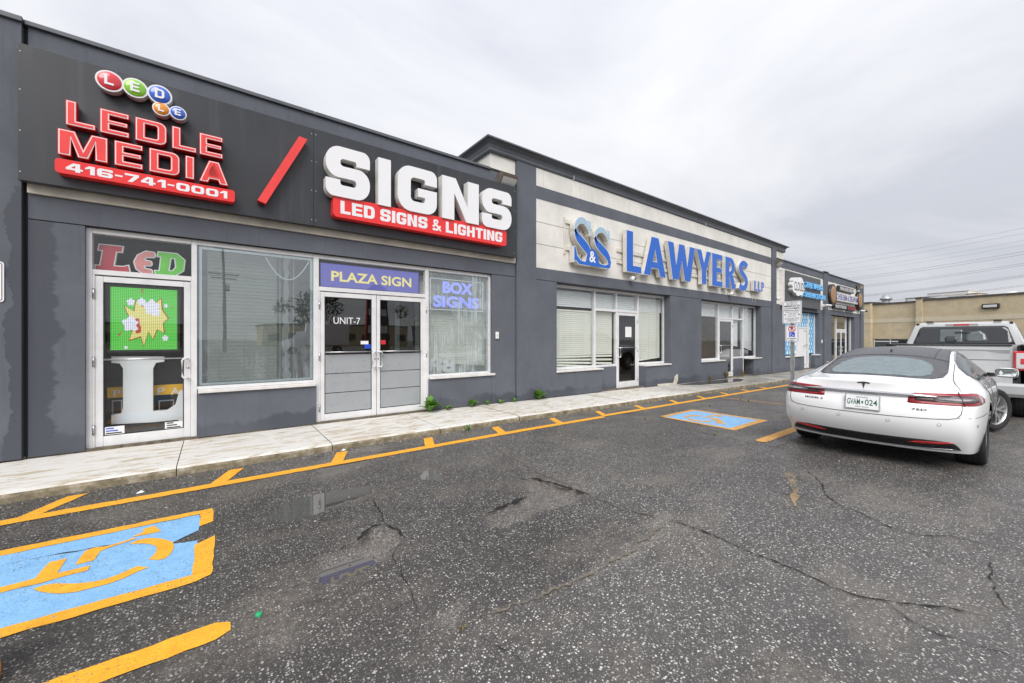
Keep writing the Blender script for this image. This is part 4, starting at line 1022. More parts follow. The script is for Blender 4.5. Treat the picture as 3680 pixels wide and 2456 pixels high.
# --- shop with the blue and white film
S4 = sf('storefront'); a = None
T4 = ZGR-g-.002; r0, r1, r2, r3 = W3a+.006, q(2862), q(2905), W3b-.004
plain('film_blue', (0.10, 0.42, 0.72), 0.35, var=0.06); plain('film_drop', (0.86, 0.87, 0.86), 0.35, var=0.03); plain('door_white', (0.80, 0.80, 0.82), 0.4, var=0.05)
bs4 = bs-.05
for a0, a1, b0 in ((r0, r0+.06, bs4-.05), (r1, r1+.12, -.04), (r2, r2+.10, -.04), (r3-.12, r3, bs4-.05)): bbox('mullion', a0, a1, YR, YR+.09, b0, T4, 'frame_white', S4, .004)
tb4 = ZR(2880, 1178)
bbox('transom_bar', r1+.121, r2-.001, YR+.002, YR+.088, tb4-.04, tb4+.04, 'frame_white', S4)
def drops(x0, x1, z0, z1):
    f = bbox('film', x0, x1, YR+.03, YR+.036, z0, z1, 'film_blue', S4)
    V = []; Fc = []; rr = 0
    zc_ = z0+.12
    while zc_ < z1-.04:
        hh = .20 if rr % 2 == 0 else .13
        xx = x0+.14+(.17 if rr % 2 else 0)
        while xx < x1-.08:
            n = 14; b0 = len(V)
            for k in range(n):
                t = 2*math.pi*k/n; zz = -math.cos(t); ww = hh*.42*math.sin(t)*(1 if zz < 0 else max(.06, 1-zz)**.75)
                V.append((xx+ww, YR+.027, min(z1-.005, zc_+zz*hh*.5+(.06 if zz > .9 else 0))))
            Fc.append(tuple(range(b0, b0+n))[::-1]); xx += .34
        zc_ += .20; rr += 1
    adopt(mesh('film_drops', V, Fc, M['film_drop']), S4)
drops(r0+.06, r1, bs4, T4-.02); drops(r2+.10, r3-.12, bs4, T4-.02); drops(r1+.12, r2, tb4+.04, T4-.02)
bbox('sill', W3a-.01, r1+.14, YP-.01, YR, bs4-.10, bs4-.05, 'sill_white', S4); bbox('sill', r2+.4, W3b+.01, YP-.01, YR, bs4-.10, bs4-.05, 'sill_white', S4)
sloped(W3a, r1+.5, bs4-.102, y=YW+.002); sloped(r2+.4, W3b, bs4-.102, y=YW+.002); sloped(r2+.1, r2+.4, bs4-.102, y=YR-.02)
door(S4, r1+.95, r2-.01, wz(22)+.03, tb4-.045, YR+.012, r1+1.08, r2-.14, wz(22)+.22, tb4-.16, 'door_white', r1+1.0, r2+.02, ZR(2885, 1240))
bbox('side_panel', r1+.121, r1+.94, YR+.02, YR+.06, wz(22)+.03, tb4-.042, 'door_white', S4)
# --- last shop
S5 = sf('storefront'); t0, t1, t2, t3 = W4a+.006, q(3004), q(3040), W4b-.01
for a0, a1 in ((t0, t0+.08), (t1, t1+.12), (t2, t2+.12), (t3-.14, t3)): bbox('mullion', a0, a1, YR, YR+.09, -.1, T4, 'frame_white', S5)
tb5 = ZR(3010, 1186)
bbox('transom_bar', t1+.121, t2-.001, YR+.002, YR+.088, tb5-.05, tb5+.05, 'frame_white', S5)
for a0, a1, b0, b1 in ((t0+.08, t1, .0, T4), (t1+.12, t2, tb5+.05, T4), (t2+.12, t3-.14, .0, T4)): bbox('pane', a0, a1, YR+.03, YR+.036, b0, b1, 'glass_clear', S5)
mid = (t1+t2)/2
for a0, a1, hx, hg in ((t1+.125, mid+.05, mid+.02, t1+.13), (mid+.07, t2-.005, mid+.09, t2)):
    door(S5, a0, a1, wz(30)+.03, tb5-.055, YR+.012, a0+.1, a1-.1, wz(30)+.2, tb5-.16, 'glass_clear', hx, hg, 1.0)
# --- rooms behind the glass
def room(x0, x1, depth, wallm, top=2.95, z0=.09):
    y0, y1 = YB+.02, YB+depth
    bbox('room_back', x0, x1, y1, y1+.05, z0, top, wallm); bbox('room_floor', x0, x1, y0-.2, y1, z0-.05, z0, 'room_floor')
    bbox('room_ceiling', x0, x1, y0-.2, y1, top, top+.05, wallm)
    bbox('room_side', x0-.05, x0, y0, y1, z0, top, wallm); bbox('room_side', x1, x1+.05, y0, y1, z0, top, wallm)
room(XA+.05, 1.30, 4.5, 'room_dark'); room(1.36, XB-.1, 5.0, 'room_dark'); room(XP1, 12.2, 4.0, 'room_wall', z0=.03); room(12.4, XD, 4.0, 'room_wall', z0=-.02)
room(XE, XF0, 3.0, 'room_wall', z0=-.1); room(XF1, XG0, 4.0, 'room_wall', z0=-.15)
# ------------------------------------------------------------------ signs on the building
YN = 6.80                                       # face of the black sign boards
def sign_root(name, px, label, Y=YN):
    o = empty(name, (F(px, Y), Y, 3.0)); tag(o, label, 'sign'); return o
SG = sign_root('shop_sign', 960, 'wide black fascia sign with red LEDLE MEDIA letters and big white SIGNS letters')
zt, zbm = FZ(64, 152, YN), FZ(64, 645, YN)
xs0, xsm, xs1 = F(64, YN), F(1128, YN), F(1857, YN)
plain('panel_edge', (0.30, 0.30, 0.31), 0.5)
adopt(box('backing_panel', xs0, xsm-.002, YN, YN+.10, zbm, zt, M['sign_black'], None, .003), SG)
adopt(box('backing_panel', xsm+.002, xs1, YN, YN+.10, zbm, zt, M['sign_black'], None, .003), SG)
for px_ in (72, 1120, 1136, 1850):
    for fz in (.06, .36, .66, .94):
        adopt(lathe('rivet', [(0,-.004),(.006,-.003),(.008,0)], M['galv'], seg=8, axis='Y', loc=(F(px_, YN), YN, zbm+(zt-zbm)*fz)), SG)
def put(o, X, Y, Z, parent): on_wall(o, X, Y, Z); adopt(o, parent); return o
def channel(text, font, gap, x0, x1, z0, z1, Y, depth, side, face, parent, space=.45, outline=None, inlay=None, name='letter', ow=.012, oi=.03):
    """row of channel letters: letter (> outline, inlay) fitted to a wall rectangle; Y = plane they stand on"""
    lay, W = layout(text, font, gap, space); sx = (x1-x0)/W; sy = z1-z0
    for ch, cs in lay:
        c2 = tf(cs, sx, sy, 0, 0)
        o = put(extrude2d(name, [c2], 0.0, depth, [M[side], M[face]]), x0, Y, z0, parent)
        if outline:
            c3 = inset(c2, ow); o2 = extrude2d('outline', [c3], 0, depth+.0025, [M[outline], M[outline]]); o2.parent = o
            c4 = inset(c2, oi); o3 = extrude2d('inlay', [c4], 0, depth+.005, [M[inlay], M[inlay]]); o3.parent = o
Yf = YN - .13                                   # face of the channel letters
fx_ = lambda p: F(p, Yf); fz_ = lambda p, q: FZ(p, q, Yf)
eLED = lambda ch: eu(ch, .98, .30, .215, .17)
# per-letter columns read from the photograph: LEDLE, MEDIA
def letters_at(text, cols, z0, z1, depth):
    for ch, (p0, p1) in zip(text, cols):
        w_, cs = eLED(ch) if ch != 'I' else eu('I', .98, .30, .215, .17)
        X0, X1 = fx_(p0), fx_(p1); c2 = tf(cs, (X1-X0)/w_, z1-z0, 0, 0)
        o = put(extrude2d('letter', [c2], 0, depth, [M['letter_red_side'], M['letter_red']]), X0, YN-.001-.02, z0, SG)
        dd = depth
        o2 = extrude2d('outline', [inset(c2, .007)], 0, dd+.0025, [M['letter_white']]*2); o2.parent = o
        o3 = extrude2d('inlay', [inset(c2, .0165)], 0, dd+.005, [M['letter_red']]*2); o3.parent = o
k_ = .5738
zl0, zl1 = fz_(236, 447), fz_(236, 358)
letters_at('LEDLE', [(236,343),(359,464),(486,599),(618,705),(717,800)], zl0, zl1, .11)
zm0, zm1 = fz_(207, 553), fz_(207, 460)
letters_at('MEDIA', [(207,387),(411,513),(536,646),(666,698),(716,820)], zm0, zm1, .11)
# phone box
pz0, pz1 = fz_(197, 618), fz_(197, 566); X0, X1 = fx_(197), fx_(844)
ph = put(extrude2d('phone_box', [[rp([(0,0,.035),(X1-X0,0,.035),(X1-X0,pz1-pz0,.035),(0,pz1-pz0,.035)])]], 0, .13, [M['box_red']]*2), X0, YN-.001, pz0, SG)
lay, W = layout('416-741-0001', lambda c: eu(c, 1.25, .36, .24, .22), .17)
for ch, cs in lay:
    q = X1-X0; hgt = (pz1-pz0)
    o = extrude2d('digit', [tf(cs, (q-.17)/W, hgt*.60, .085, hgt*.20)], 0, .133, [M['letter_white']]*2); o.parent = ph
# colour discs logo
k3 = lambda x, y: (240+x*.19574, 230+y*.19574)
discs = [((785,315),(265,175),'disc_red','L'), ((1258,445),(240,165),'disc_green','E'), ((1710,570),(230,170),'disc_blue','D'), ((1735,832),(165,110),'disc_orange','L'), ((2043,910),(160,105),'disc_blue','E')]
ctr = []
for (cx_, cy_), (rx_, ry_), mt, ch in discs:
    p, q = k3(cx_, cy_); x_, z_ = fx_(p), fz_(p, q)
    xa, xb = fx_(k3(cx_-rx_, 0)[0]), fx_(k3(cx_+rx_, 0)[0]); r_ = (xb-xa)/2
    ctr.append((x_, z_, r_, mt, ch))
lg = empty('logo'); lg.parent = SG; lg.location = Vector((ctr[1][0], YN-.03, ctr[1][1])) - Vector(SG.location)
for i, (x_, z_, r_, mt, ch) in enumerate(ctr):
    dp = .10+.002*i
    o = put(extrude2d('disc_box', [[ell(0, 0, r_, r_, 40)]], 0, dp, [M['disc_rim'], M['letter_white']]), x_, YN-.03, z_, lg)
    z0_ = dp
    V = []; n = 32; rr = [(0, .026), (.45, .022), (.72, .013), (.84, .004), (.86, 0)]
    o = lathe('disc', [(r_*a0*1.0, h) for a0, h in rr], M[mt], None, n, 'Z'); o.data.flip_normals() if False else None
    put(o, x_, YN-.03-dp-.001, z_, lg)
    gw, cs = eu(ch, .8, .22, .2, .2)
    put(extrude2d('disc_letter', [tf(cs, r_*.95/1.0, r_*.95, -gw*r_*.95/2, -r_*.475)], 0, .004, [M['letter_white']]*2), x_, YN-.03-dp-.026, z_, lg)
# bridges between the discs
for i in range(4):
    a_, b_ = ctr[i], ctr[i+1]; va = Vector(a_[:2]); vb = Vector(b_[:2]); t = (vb-va).normalized(); nr = Vector((-t.y, t.x))*min(a_[2], b_[2])*.42
    pts = [tuple(va+nr), tuple(va-nr), tuple(vb-nr), tuple(vb+nr)]
    o = extrude2d('disc_bridge', [[(x-a_[0], z-a_[1]) for x, z in pts]], 0, .098, [M['disc_rim'], M['letter_white']]); put(o, a_[0], YN-.03, a_[1], lg)
# slash
sx_ = [(1075,490),(1105,502),(955,733),(925,720)]
pts = [(fx_(p), fz_(p, q)) for p, q in sx_]
o = extrude2d('slash', [[(x-pts[0][0], z-pts[0][1]) for x, z in pts]], 0, .11, [M['letter_red_side'], M['letter_red']]); put(o, pts[0][0], YN-.021, pts[0][1], SG)
# SIGNS
cols = [(1168,1326),(1356,1401),(1426,1566),(1585,1716),(1728,1833)]
zS0, zS1 = fz_(1168, 700), fz_(1168, 517)
eS = lambda ch: eu(ch, .98, .31, .235, .24)
for ch, (p0, p1) in zip('SIGNS', cols):
    w_, cs = eS(ch); X0, X1 = fx_(p0), fx_(p1)
    put(extrude2d('letter', [tf(cs, (X1-X0)/w_, zS1-zS0, 0, 0)], 0, .16, [M['letter_return'], M['letter_white']]), X0, YN-.02, zS0, SG)
tz0, tz1 = fz_(1196, 778), fz_(1196, 703); X0, X1 = fx_(1196), fx_(1818)
tg = put(extrude2d('tagline_box', [[rp([(0,0,.06),(X1-X0,0,.06),(X1-X0,tz1-tz0,.06),(0,tz1-tz0,.06)])]], 0, .15, [M['box_red']]*2), X0, YN-.001, tz0, SG)
lay, W = layout('LED SIGNS & LIGHTING', lambda c: eu(c, .80, .27, .22, .2), .10, .32)
for ch, cs in lay:
    hgt = tz1-tz0; o = extrude2d('tagline_letter', [tf(cs, (X1-X0-.22)/W, hgt*.62, .11, hgt*.19)], 0, .153, [M['letter_white']]*2); o.parent = tg

# --- lawyers: letters carried on two raceways
YLf = Yc-.19; lx = lambda p: F(p, YLf); lz = lambda p, q: FZ(p, q, YLf)
LS = empty('lawyers_sign', (lx(2420), Yc, 3.9)); tag(LS, 'blue faced cream channel letters reading LAWYERS LLP on the cream wall', 'sign')
c7_ = lambda x, y: (1990+x*.34468, 720+y*.34468)
lw = [('L',(760,912)),('A',(940,1168)),('W',(1190,1470)),('Y',(1490,1640)),('E',(1652,1758)),('R',(1790,1900)),('S',(1925,2025))]
p, q0 = c7_(760, 740); z0 = lz(p, q0); z1 = lz(*c7_(785, 318))
def lawyer_letter(ch, X0, X1, z0, z1, parent, inset_w=.012):
    w_, cs = gs(ch); c2 = tf(cs, (X1-X0)/w_, z1-z0, 0, 0)
    o = put(extrude2d('letter', [inset(c2, -inset_w)], 0, .12, [M['lawyer_return'], M['letter_white']]), X0, YLf+.12, z0, parent)
    f = extrude2d('letter_face', [c2], .11, .124, [M['lawyer_blue']]*2); f.parent = o
    return o
for ch, (a0, a1) in lw: lawyer_letter(ch, lx(c7_(a0, 0)[0]), lx(c7_(a1, 0)[0]), z0, z1, LS)
zr1, zr2 = z0+(z1-z0)*.52, z0+(z1-z0)*.24
for zz in (zr1, zr2):
    adopt(box('raceway', lx(c7_(712,0)[0]), lx(c7_(2010,0)[0]), YLf+.151, Yc-.002, zz-.05, zz+.05, M['lawyer_return'], None, .004), LS)
pz0_, pz1_ = lz(*c7_(2090, 940)), lz(*c7_(2090, 838))
for ch, (a0, a1) in (('L',(2090,2122)),('L',(2128,2158)),('P',(2164,2192))): lawyer_letter(ch, lx(c7_(a0,0)[0]), lx(c7_(a1,0)[0]), pz0_, pz1_, LS, .012)
adopt(box('raceway', lx(c7_(2050,0)[0]), lx(c7_(2190,0)[0]), YLf+.151, Yc-.002, pz0_-.02, pz1_+.02, M['lawyer_return'], None, .004), LS)
for a0 in (2030, 2120, 2150):
    zz = pz0_+.05; adopt(tube('conduit', [(lx(c7_(a0,0)[0]), Yc-.012, zz-.5 if a0 > 2100 else zz), (lx(c7_(a0,0)[0]), Yc-.012, zz)], .010, M['lawyer_return']), LS)
# monogram: two overlapping serif S, pale above, blue below, small ampersand on a mound
MS = empty('monogram_sign', (lx(2110), Yc, 3.9)); tag(MS, 'double S monogram sign with pale tops and blue bases and an ampersand', 'sign')
def big_s(pc, zc_, wd, ht):
    top = smooth_path([(.80,.72),(.72,.84),(.55,.95),(.34,.95),(.17,.84),(.13,.70),(.24,.58)], 6)
    bot = smooth_path([(.10,.70),(.22,.56),(.45,.44),(.70,.32),(.83,.20)], 6)
    wt = [.03+.10*math.sin(math.pi*min(1, (i/len(top))*1.1))**.8 for i in range(len(top))]
    sh = {}
    T = stroke(top, wt); serif = [(.76,.98),(.84,.98),(.84,.66),(.79,.66)]
    Bc = smooth_path([(.14,.74),(.20,.60),(.42,.47),(.66,.35),(.80,.22),(.80,.10)], 6)
    wb = [.05+.17*math.sin(math.pi*i/(len(Bc)-1))**.7 for i in range(len(Bc))]
    Bt = stroke(Bc, wb)
    base = [(.08,.34),(.14,.34),(.20,.16),(.36,.06),(.60,.04),(.80,.10),(.92,.20),(.88,.02),(.80,-.03),(.30,-.03),(.16,.05),(.08,.02)]
    return T, serif, Bt, base
mx0, mx1 = lx(c7_(195,0)[0]), lx(c7_(410,0)[0]); my0 = lz(*c7_(195, 640)); my1 = lz(*c7_(235, 175))
for (X0, X1, za, zb_, dd) in ((mx0, mx1, my0, my1, .15), (lx(c7_(405,0)[0]), lx(c7_(605,0)[0]), my0, lz(*c7_(440, 278)), .146)):
    T, serif, Bt, base = big_s(0, 0, 1, 1); W_, H_ = X1-X0, zb_-za
    for nm, shp, mt in (('crown_stroke', [[T], [serif]], 'lawyer_pale'), ('bowl_stroke', [[Bt], [base]], 'lawyer_blue')):
        for s_i, cs in enumerate(shp):
            c2 = tf(cs, W_/.95, H_, 0, 0)
            o = put(extrude2d(nm, [inset(c2, -.014)], 0, dd+.001*s_i, [M['lawyer_return'], M['letter_white']]), X0, YLf+.15, za, MS)
            f = extrude2d('stroke_face', [c2], .12, dd+.004+.001*s_i, [M[mt]]*2); f.parent = o
mc = lx(c7_(403,0)[0]); rm = .30
mound = put(extrude2d('mound', [[(-rm, -.03), (rm, -.03)] + [(rm*math.cos(t)*.8, .40*math.sin(t)**.9) for t in [math.pi*k/16 for k in range(1, 16)]]], 0, .157, [M['lawyer_return'], M['lawyer_blue']]), mc, YLf+.15, my0, MS)
adopt(wtext('ampersand', '&', mc-.12, mc+.12, my0+.06, my0+.34, YLf-.009, M['letter_white'], bold=.02), MS)
for zz in (my0+.35, my0+1.0): adopt(box('raceway', mx0-.12, lx(c7_(560,0)[0]), YLf+.152, Yc-.002, zz-.05, zz+.05, M['lawyer_return'], None, .004), MS)
for a0 in (165, 330, 520): adopt(box('bracket', lx(c7_(a0,0)[0])-.02, lx(c7_(a0,0)[0])+.02, YLf+.155, Yc-.004, my0+.2, my0+1.1, M['lawyer_return'], None, .004), MS)
# --- CLOUDS board
CS = empty('shop_sign', (F(2880, YW-.08), YW-.08, 3.5)); tag(CS, 'dark board with a white cloud and blue letters reading THE VAPE & SHISHA STORE', 'sign')
Yk = YW-.16; kx = lambda p: F(p, Yk); kz = lambda p, q: FZ(p, q, Yk)
plain('board_dark', (0.075, 0.078, 0.085), 0.5); plain('letter_sky', (0.16, 0.50, 0.86), 0.35, var=0.05); plain('black_paint', (0.015, 0.015, 0.017), 0.4)
k4 = lambda x, y: (2700+x*.287, 950+y*.287)
bx0, bx1 = kx(k4(425,0)[0]), kx(k4(868,0)[0]); bz0, bz1 = kz(*k4(435, 510)), kz(*k4(425, 72))
adopt(box('backing_panel', bx0-.18, bx0, Yk+.02, YW-.003, bz0-.02, bz1+.03, M['sill_white'], None, .004), CS)
adopt(box('backing_panel', bx0, bx1, Yk, YW-.003, bz0, bz1, M['board_dark'], None, .004), CS)
pts = []
lobes = [(0,.62,.34),(.22,.88,.30),(-.28,.80,.28),(-.42,.45,.27),(-.36,.12,.27),(-.05,-.08,.27),(.28,.0,.26),(.45,.28,.27),(.42,.60,.26)]
n = 120
for i in range(n):
    t = 2*math.pi*i/n; best = 0; dx, dy = math.cos(t), math.sin(t)
    for (cx_, cy_, r_) in lobes:
        ox, oy = cx_, cy_-.42; b_ = ox*dx+oy*dy; c_ = ox*ox+oy*oy-r_*r_; ds = b_*b_-c_
        if ds > 0: best = max(best, b_+math.sqrt(ds))
    pts.append((dx*best, dy*best))
cx0, cx1 = kx(k4(455,0)[0]), kx(k4(622,0)[0]); cz = kz(*k4(530, 280)); sxx = (cx1-cx0)/1.45; szz = (kz(*k4(510,155))-kz(*k4(540,405)))/1.55
put(extrude2d('cloud', [[(x*sxx, y*szz) for x, y in pts]], 0, .16, [M['letter_return'], M['letter_white']]), (cx0+cx1)/2, Yk-.001, cz, CS)
Yk2 = Yk-.163
adopt(wtext('cloud_lettering', 'CLOUDS', cx0+.30, cx1-.02, cz-.22, cz+.20, Yk2, M['black_paint'], bold=.01), CS)
for s, a0, a1, b0, b1 in (('THE VAPE &', 650, 862, 290, 222), ('SHISHA STORE', 632, 893, 410, 345)):
    X0, X1 = kx(k4(a0,0)[0]), kx(k4(a1,0)[0]); z0, z1 = kz(*k4(a0, b0)), kz(*k4(a0, b1))
    adopt(wtext('lettering', s, X0, X1, z0, z1, Yk-.14, M['letter_sky'], bold=.03, depth=.12), CS)
    adopt(box('raceway', X0-.15, X1, Yk-.02, Yk-.001, z0, z1, M['letter_return']), CS)
# --- church sign on the last unit
HS = empty('church_sign', (F(3030, YW), YW, 3.3)); tag(HS, 'small letter boxes and round emblems of a church reading CHERUBIM & SERAPHIM', 'sign')
Yh = YW-.15; hx = lambda p: F(p, Yh); hz = lambda p, q: FZ(p, q, Yh)
plain('violet', (0.10, 0.08, 0.35), 0.4); plain('emblem_gold', (0.36, 0.19, 0.07), 0.4, var=.6, vs=9)
for s, a0, a1, zt_, zb_, fm, bm_ in (('ETERNAL SACRED ORDER OF', 1112, 1282, 280, 318, 'letter_white', 'black_paint'), ('CHERUBIM & SERAPHIM', 1068, 1335, 362, 440, 'violet', 'letter_return'), ('MOUNT OF MIRACLES', 1055, 1190, 505, 540, 'letter_white', 'black_paint'), ('647-SERAPH', 1212, 1305, 530, 566, 'ink_red', 'black_paint')):
    X0, X1 = hx(k4(a0,0)[0]), hx(k4(a1,0)[0]); z1, z0 = hz(*k4(a0, zt_)), hz(*k4(a0, zb_))
    adopt(box('letter_box', X0-.12, X1+.05, Yh, YW-.003, z0-.06, z1+.06, M[bm_], None, .01), HS)
    adopt(wtext('lettering', s if s[0] != '6' else 'OF MIRACLES', X0, X1, z0, z1, Yh-.004, M[fm], bold=.02), HS)
for a0, b0 in ((1024, 388), (1362, 460)):
    p, q_ = k4(a0, b0); r_ = .62 if a0 < 1100 else .60
    adopt(lathe('emblem', [(0,-.02),(r_*.55,-.02),(r_*.8,-.01),(r_*.8,0)], M['emblem_gold'], seg=28, axis='Y', loc=(hx(p), Yh-.02, hz(p, q_))), HS)
    adopt(lathe('emblem_rim', [(r_*.8,-.025),(r_,-.025),(r_,.14),(0,.14)], M['black_paint'], seg=28, axis='Y', loc=(hx(p), Yh-.0, hz(p, q_))), HS)

# ------------------------------------------------------------------ fittings on the walls
plain('lamp_bronze', (0.16, 0.13, 0.10), 0.5, var=0.2); 
a = N('lamp_lens'); a.col((0.62, 0.62, 0.60)); a.set(Roughness=0.25); M['lamp_lens'] = a.m
def wall_pack(px0, px1, py0, py1, label, Y=YW):
    x0, x1 = F(px0, Y-.1), F(px1, Y-.1); z0, z1 = FZ(px0, py1, Y-.1), FZ(px0, py0, Y-.1)
    if x1-x0 > .6: x1 = x0+.5
    L = empty('wall_light', ((x0+x1)/2, Y, z0)); tag(L, label, 'wall light', 'wall pack lights along the parapet')
    h = z1-z0
    V = []
    for x in (x0, x1): V += [(x, Y, z0), (x, Y-.06, z0), (x, Y-.20, z0+h*.62), (x, Y-.23, z0+h*.86), (x, Y-.16, z1), (x, Y, z1)]
    Fc = [(1,7,8,2)] + [(i, i+6, i+7, i+1) for i in (0, 2, 3, 4)] + [tuple(range(6))[::-1], tuple(range(6, 12))]
    adopt(mesh('housing', V, Fc, M['lamp_bronze']), L)
    V = []; x0b, x1b = x0+.02, x1-.02
    for x in (x0b, x1b): V += [(x, Y-.075, z0+.012), (x, Y-.135, z0+h*.28), (x, Y-.218, z0+h*.64)]
    adopt(mesh('lens', V, [(0,3,4,1),(1,4,5,2)], M['lamp_lens']), L)
    for k in range(1, 6):
        xx = x0b+(x1b-x0b)*k/6; adopt(tube('lens_rib', [(xx, Y-.078, z0+.012), (xx, Y-.138, z0+h*.28), (xx, Y-.221, z0+h*.64)], .003, M['lamp_lens'], seg=5), L)
    return L
wall_pack(1795, 1850, 621, 667, 'bronze wall pack light above the S of the big white SIGNS letters')
wall_pack(2790, 2812, 934, 956, 'bronze wall pack light below the far end of the cornice', YW-.012)
wall_pack(3087, 3100, 1022, 1040, 'bronze wall pack light at the last corner of the plaza', YP-.02)
def globe(px, py, label, Y):
    x, z = F(px, Y-.12), FZ(px, py, Y-.12)
    L = empty('security_camera', (x, Y, z)); tag(L, label, 'camera', 'small white cameras and globes on the stucco')
    adopt(lathe('mount', [(.0,0),(.055,0),(.05,-.04),(.03,-.06)], M['white_plastic'], seg=16, axis='Y', loc=(x, Y, z)), L)
    o = lathe('dome', [(.075*math.sin(t), -.075*math.cos(t)) for t in [math.pi*k/10 for k in range(11)]], M['white_plastic'], seg=18, axis='Y', loc=(x, Y-.11, z)); adopt(o, L)
    adopt(lathe('eye', [(0,-.012),(.022,-.012),(.026,0)], M['black_plastic'], seg=12, axis='Y', loc=(x+.02, Y-.183, z-.01)), L)
globe(2274, 1002, 'white globe fixture on the dark lintel under the L of LAWYERS', YP+.004)
globe(2629, 1057, 'white dome camera under the last S of LAWYERS', YP+.004)
globe(2797, 1074, 'white bullet camera on the cream wall beside the second broad pilaster', YW)
for px, py, lb, Yq in ((2966, 1098, 'white bullet camera with dark lens on the narrow pilaster by the church sign', YP-.02), (3090, 1118, 'tiny white camera low on the cream wall by the last corner', YW)):
    x, z = F(px, Yq-.1), FZ(px, py, Yq-.1)
    L = empty('security_camera', (x, Yq, z)); tag(L, lb, 'camera', 'small white cameras and globes on the stucco')
    adopt(box('mount', x-.06, x+.06, Yq-.06, Yq, z-.06, z+.06, M['white_plastic'], None, .01), L)
    adopt(tube('barrel', [(x, Yq-.06, z), (x+.10, Yq-.18, z+.01), (x+.26, Yq-.30, z-.01)], [.03,.05,.05], M['white_plastic'], seg=12), L)
    adopt(tube('lens_hood', [(x+.26, Yq-.30, z-.01), (x+.36, Yq-.38, z-.02)], .055, M['black_plastic'], seg=12), L)
x, z = F(1785, YW), FZ(1785, 1206, YW)
L = empty('doorbell', (x, YW, z-.1)); tag(L, 'small white doorbell box on the grey wall beside the fogged window', 'doorbell')
adopt(box('case', x-.04, x+.04, YW-.035, YW-.001, z-.075, z+.075, M['white_plastic'], None, .012), L); adopt(box('button', x-.015, x+.015, YW-.041, YW-.034, z-.01, z+.02, M['letter_return'], None, .004), L)
x, z = F(2952, YW), FZ(2956, 1228, YW)
L = empty('doorbell', (x, YW, z-.1)); tag(L, 'small white intercom box right of the blue and white window film', 'doorbell')
adopt(box('case', x-.07, x+.07, YW-.04, YW-.001, z-.09, z+.09, M['white_plastic'], None, .012), L); adopt(box('button', x-.02, x+.02, YW-.047, YW-.039, z-.03, z+.0, M['letter_return']), L)
# parking notice on the left pilaster, cut by the frame
x1 = F(13, YP-.02); z0, z1 = FZ(5, 1086, YP-.02), FZ(5, 940, YP-.02); x0 = x1-.31
L = empty('wall_notice', ((x0+x1)/2, YP, z0)); tag(L, 'white parking notice with black border on the left pilaster', 'sign')
put(extrude2d('plate', [[rp([(0,0,.03),(.31,0,.03),(.31,z1-z0,.03),(0,z1-z0,.03)])]], 0, .006, [M['galv'], M['sign_white']]), x0, YP-.004, z0, L)
W_, H_ = .31, z1-z0
put(extrude2d('border', [[rp([(.012,.012,.024),(W_-.012,.012,.024),(W_-.012,H_-.012,.024),(.012,H_-.012,.024)]), rp([(.018,.018,.02),(W_-.018,.018,.02),(W_-.018,H_-.018,.02),(.018,H_-.018,.02)])]], 0, .007, [M['ink']]*2), x0, YP-.004, z0, L)
for s, f0, f1 in (('IMMEDIATE', .78, .86), ('CUSTOMER', .67, .75), ('PARKING ONLY', .57, .63)): adopt(wtext('notice_lettering', s, x0+.035, x1-.035, z0+H_*f0, z0+H_*f1, YP-.0125, M['ink']), L)

# ------------------------------------------------------------------ things behind the glass
def screen_mat(key, grid=260, strength=1.0):
    a = N(key); a.m
    return a
# LED letters standing in the transom
LT = empty('led_letters', (X_(480), 7.15, Z_(331, 968))); tag(LT, 'upright red pink and green letters spelling LED in the window over the left door', 'letters')
plain('pale_side', (0.70, 0.72, 0.70), 0.4); plain('led_red', (0.55, 0.05, 0.07), 0.4); plain('led_pink', (0.75, 0.28, 0.27), 0.4); plain('led_green', (0.16, 0.62, 0.07), 0.4)
YI = 7.14; ix = lambda p: F(p, YI); iz = lambda p, q: FZ(p, q, YI)
slabL = [(0,0),(1,0),(.95,.28),(.80,.22),(.50,.22),(.58,.80),(.75,.80),(.78,1),(.10,1),(.07,.80),(.20,.80),(.12,.20),(-.02,.20)]
eround = [(.95,.98),(.55,1.0),(.18,.80),(.02,.50),(.12,.20),(.45,0),(.80,0),(.85,.20),(.50,.24),(.40,.38),(.78,.40),(.80,.58),(.42,.60),(.55,.76),(.95,.78)]
dslab = [[(0,0),(.62,0),(.95,.28),(1.0,.75),(.72,1),(.08,1),(.06,.82),(.18,.82),(.12,.18),(-.03,.18)], [(.42,.22),(.50,.80),(.66,.80),(.70,.40),(.58,.22)]]
for cs, (p0, p1, y0, y1), mt in (([slabL], (346, 466, 978, 883), 'led_red'), ([rp([(x, y, .08) for x, y in eround])], (481, 560, 986, 903), 'led_pink'), (dslab, (561, 663, 989, 906), 'led_green')):
    X0, X1 = ix(p0), ix(p1); za, zb2 = iz(p0, y0), iz(p0, y1)
    c2 = tf(cs, X1-X0, zb2-za, 0, 0)
    o = put(extrude2d('letter', [inset(c2, -.012)], 0, .06, [M['pale_side'], M['letter_white']]), X0, YI+.06, max(za, zt2+.002), LT)
    f = extrude2d('letter_face', [c2], 0, .063, [M[mt]]*2); f.parent = o
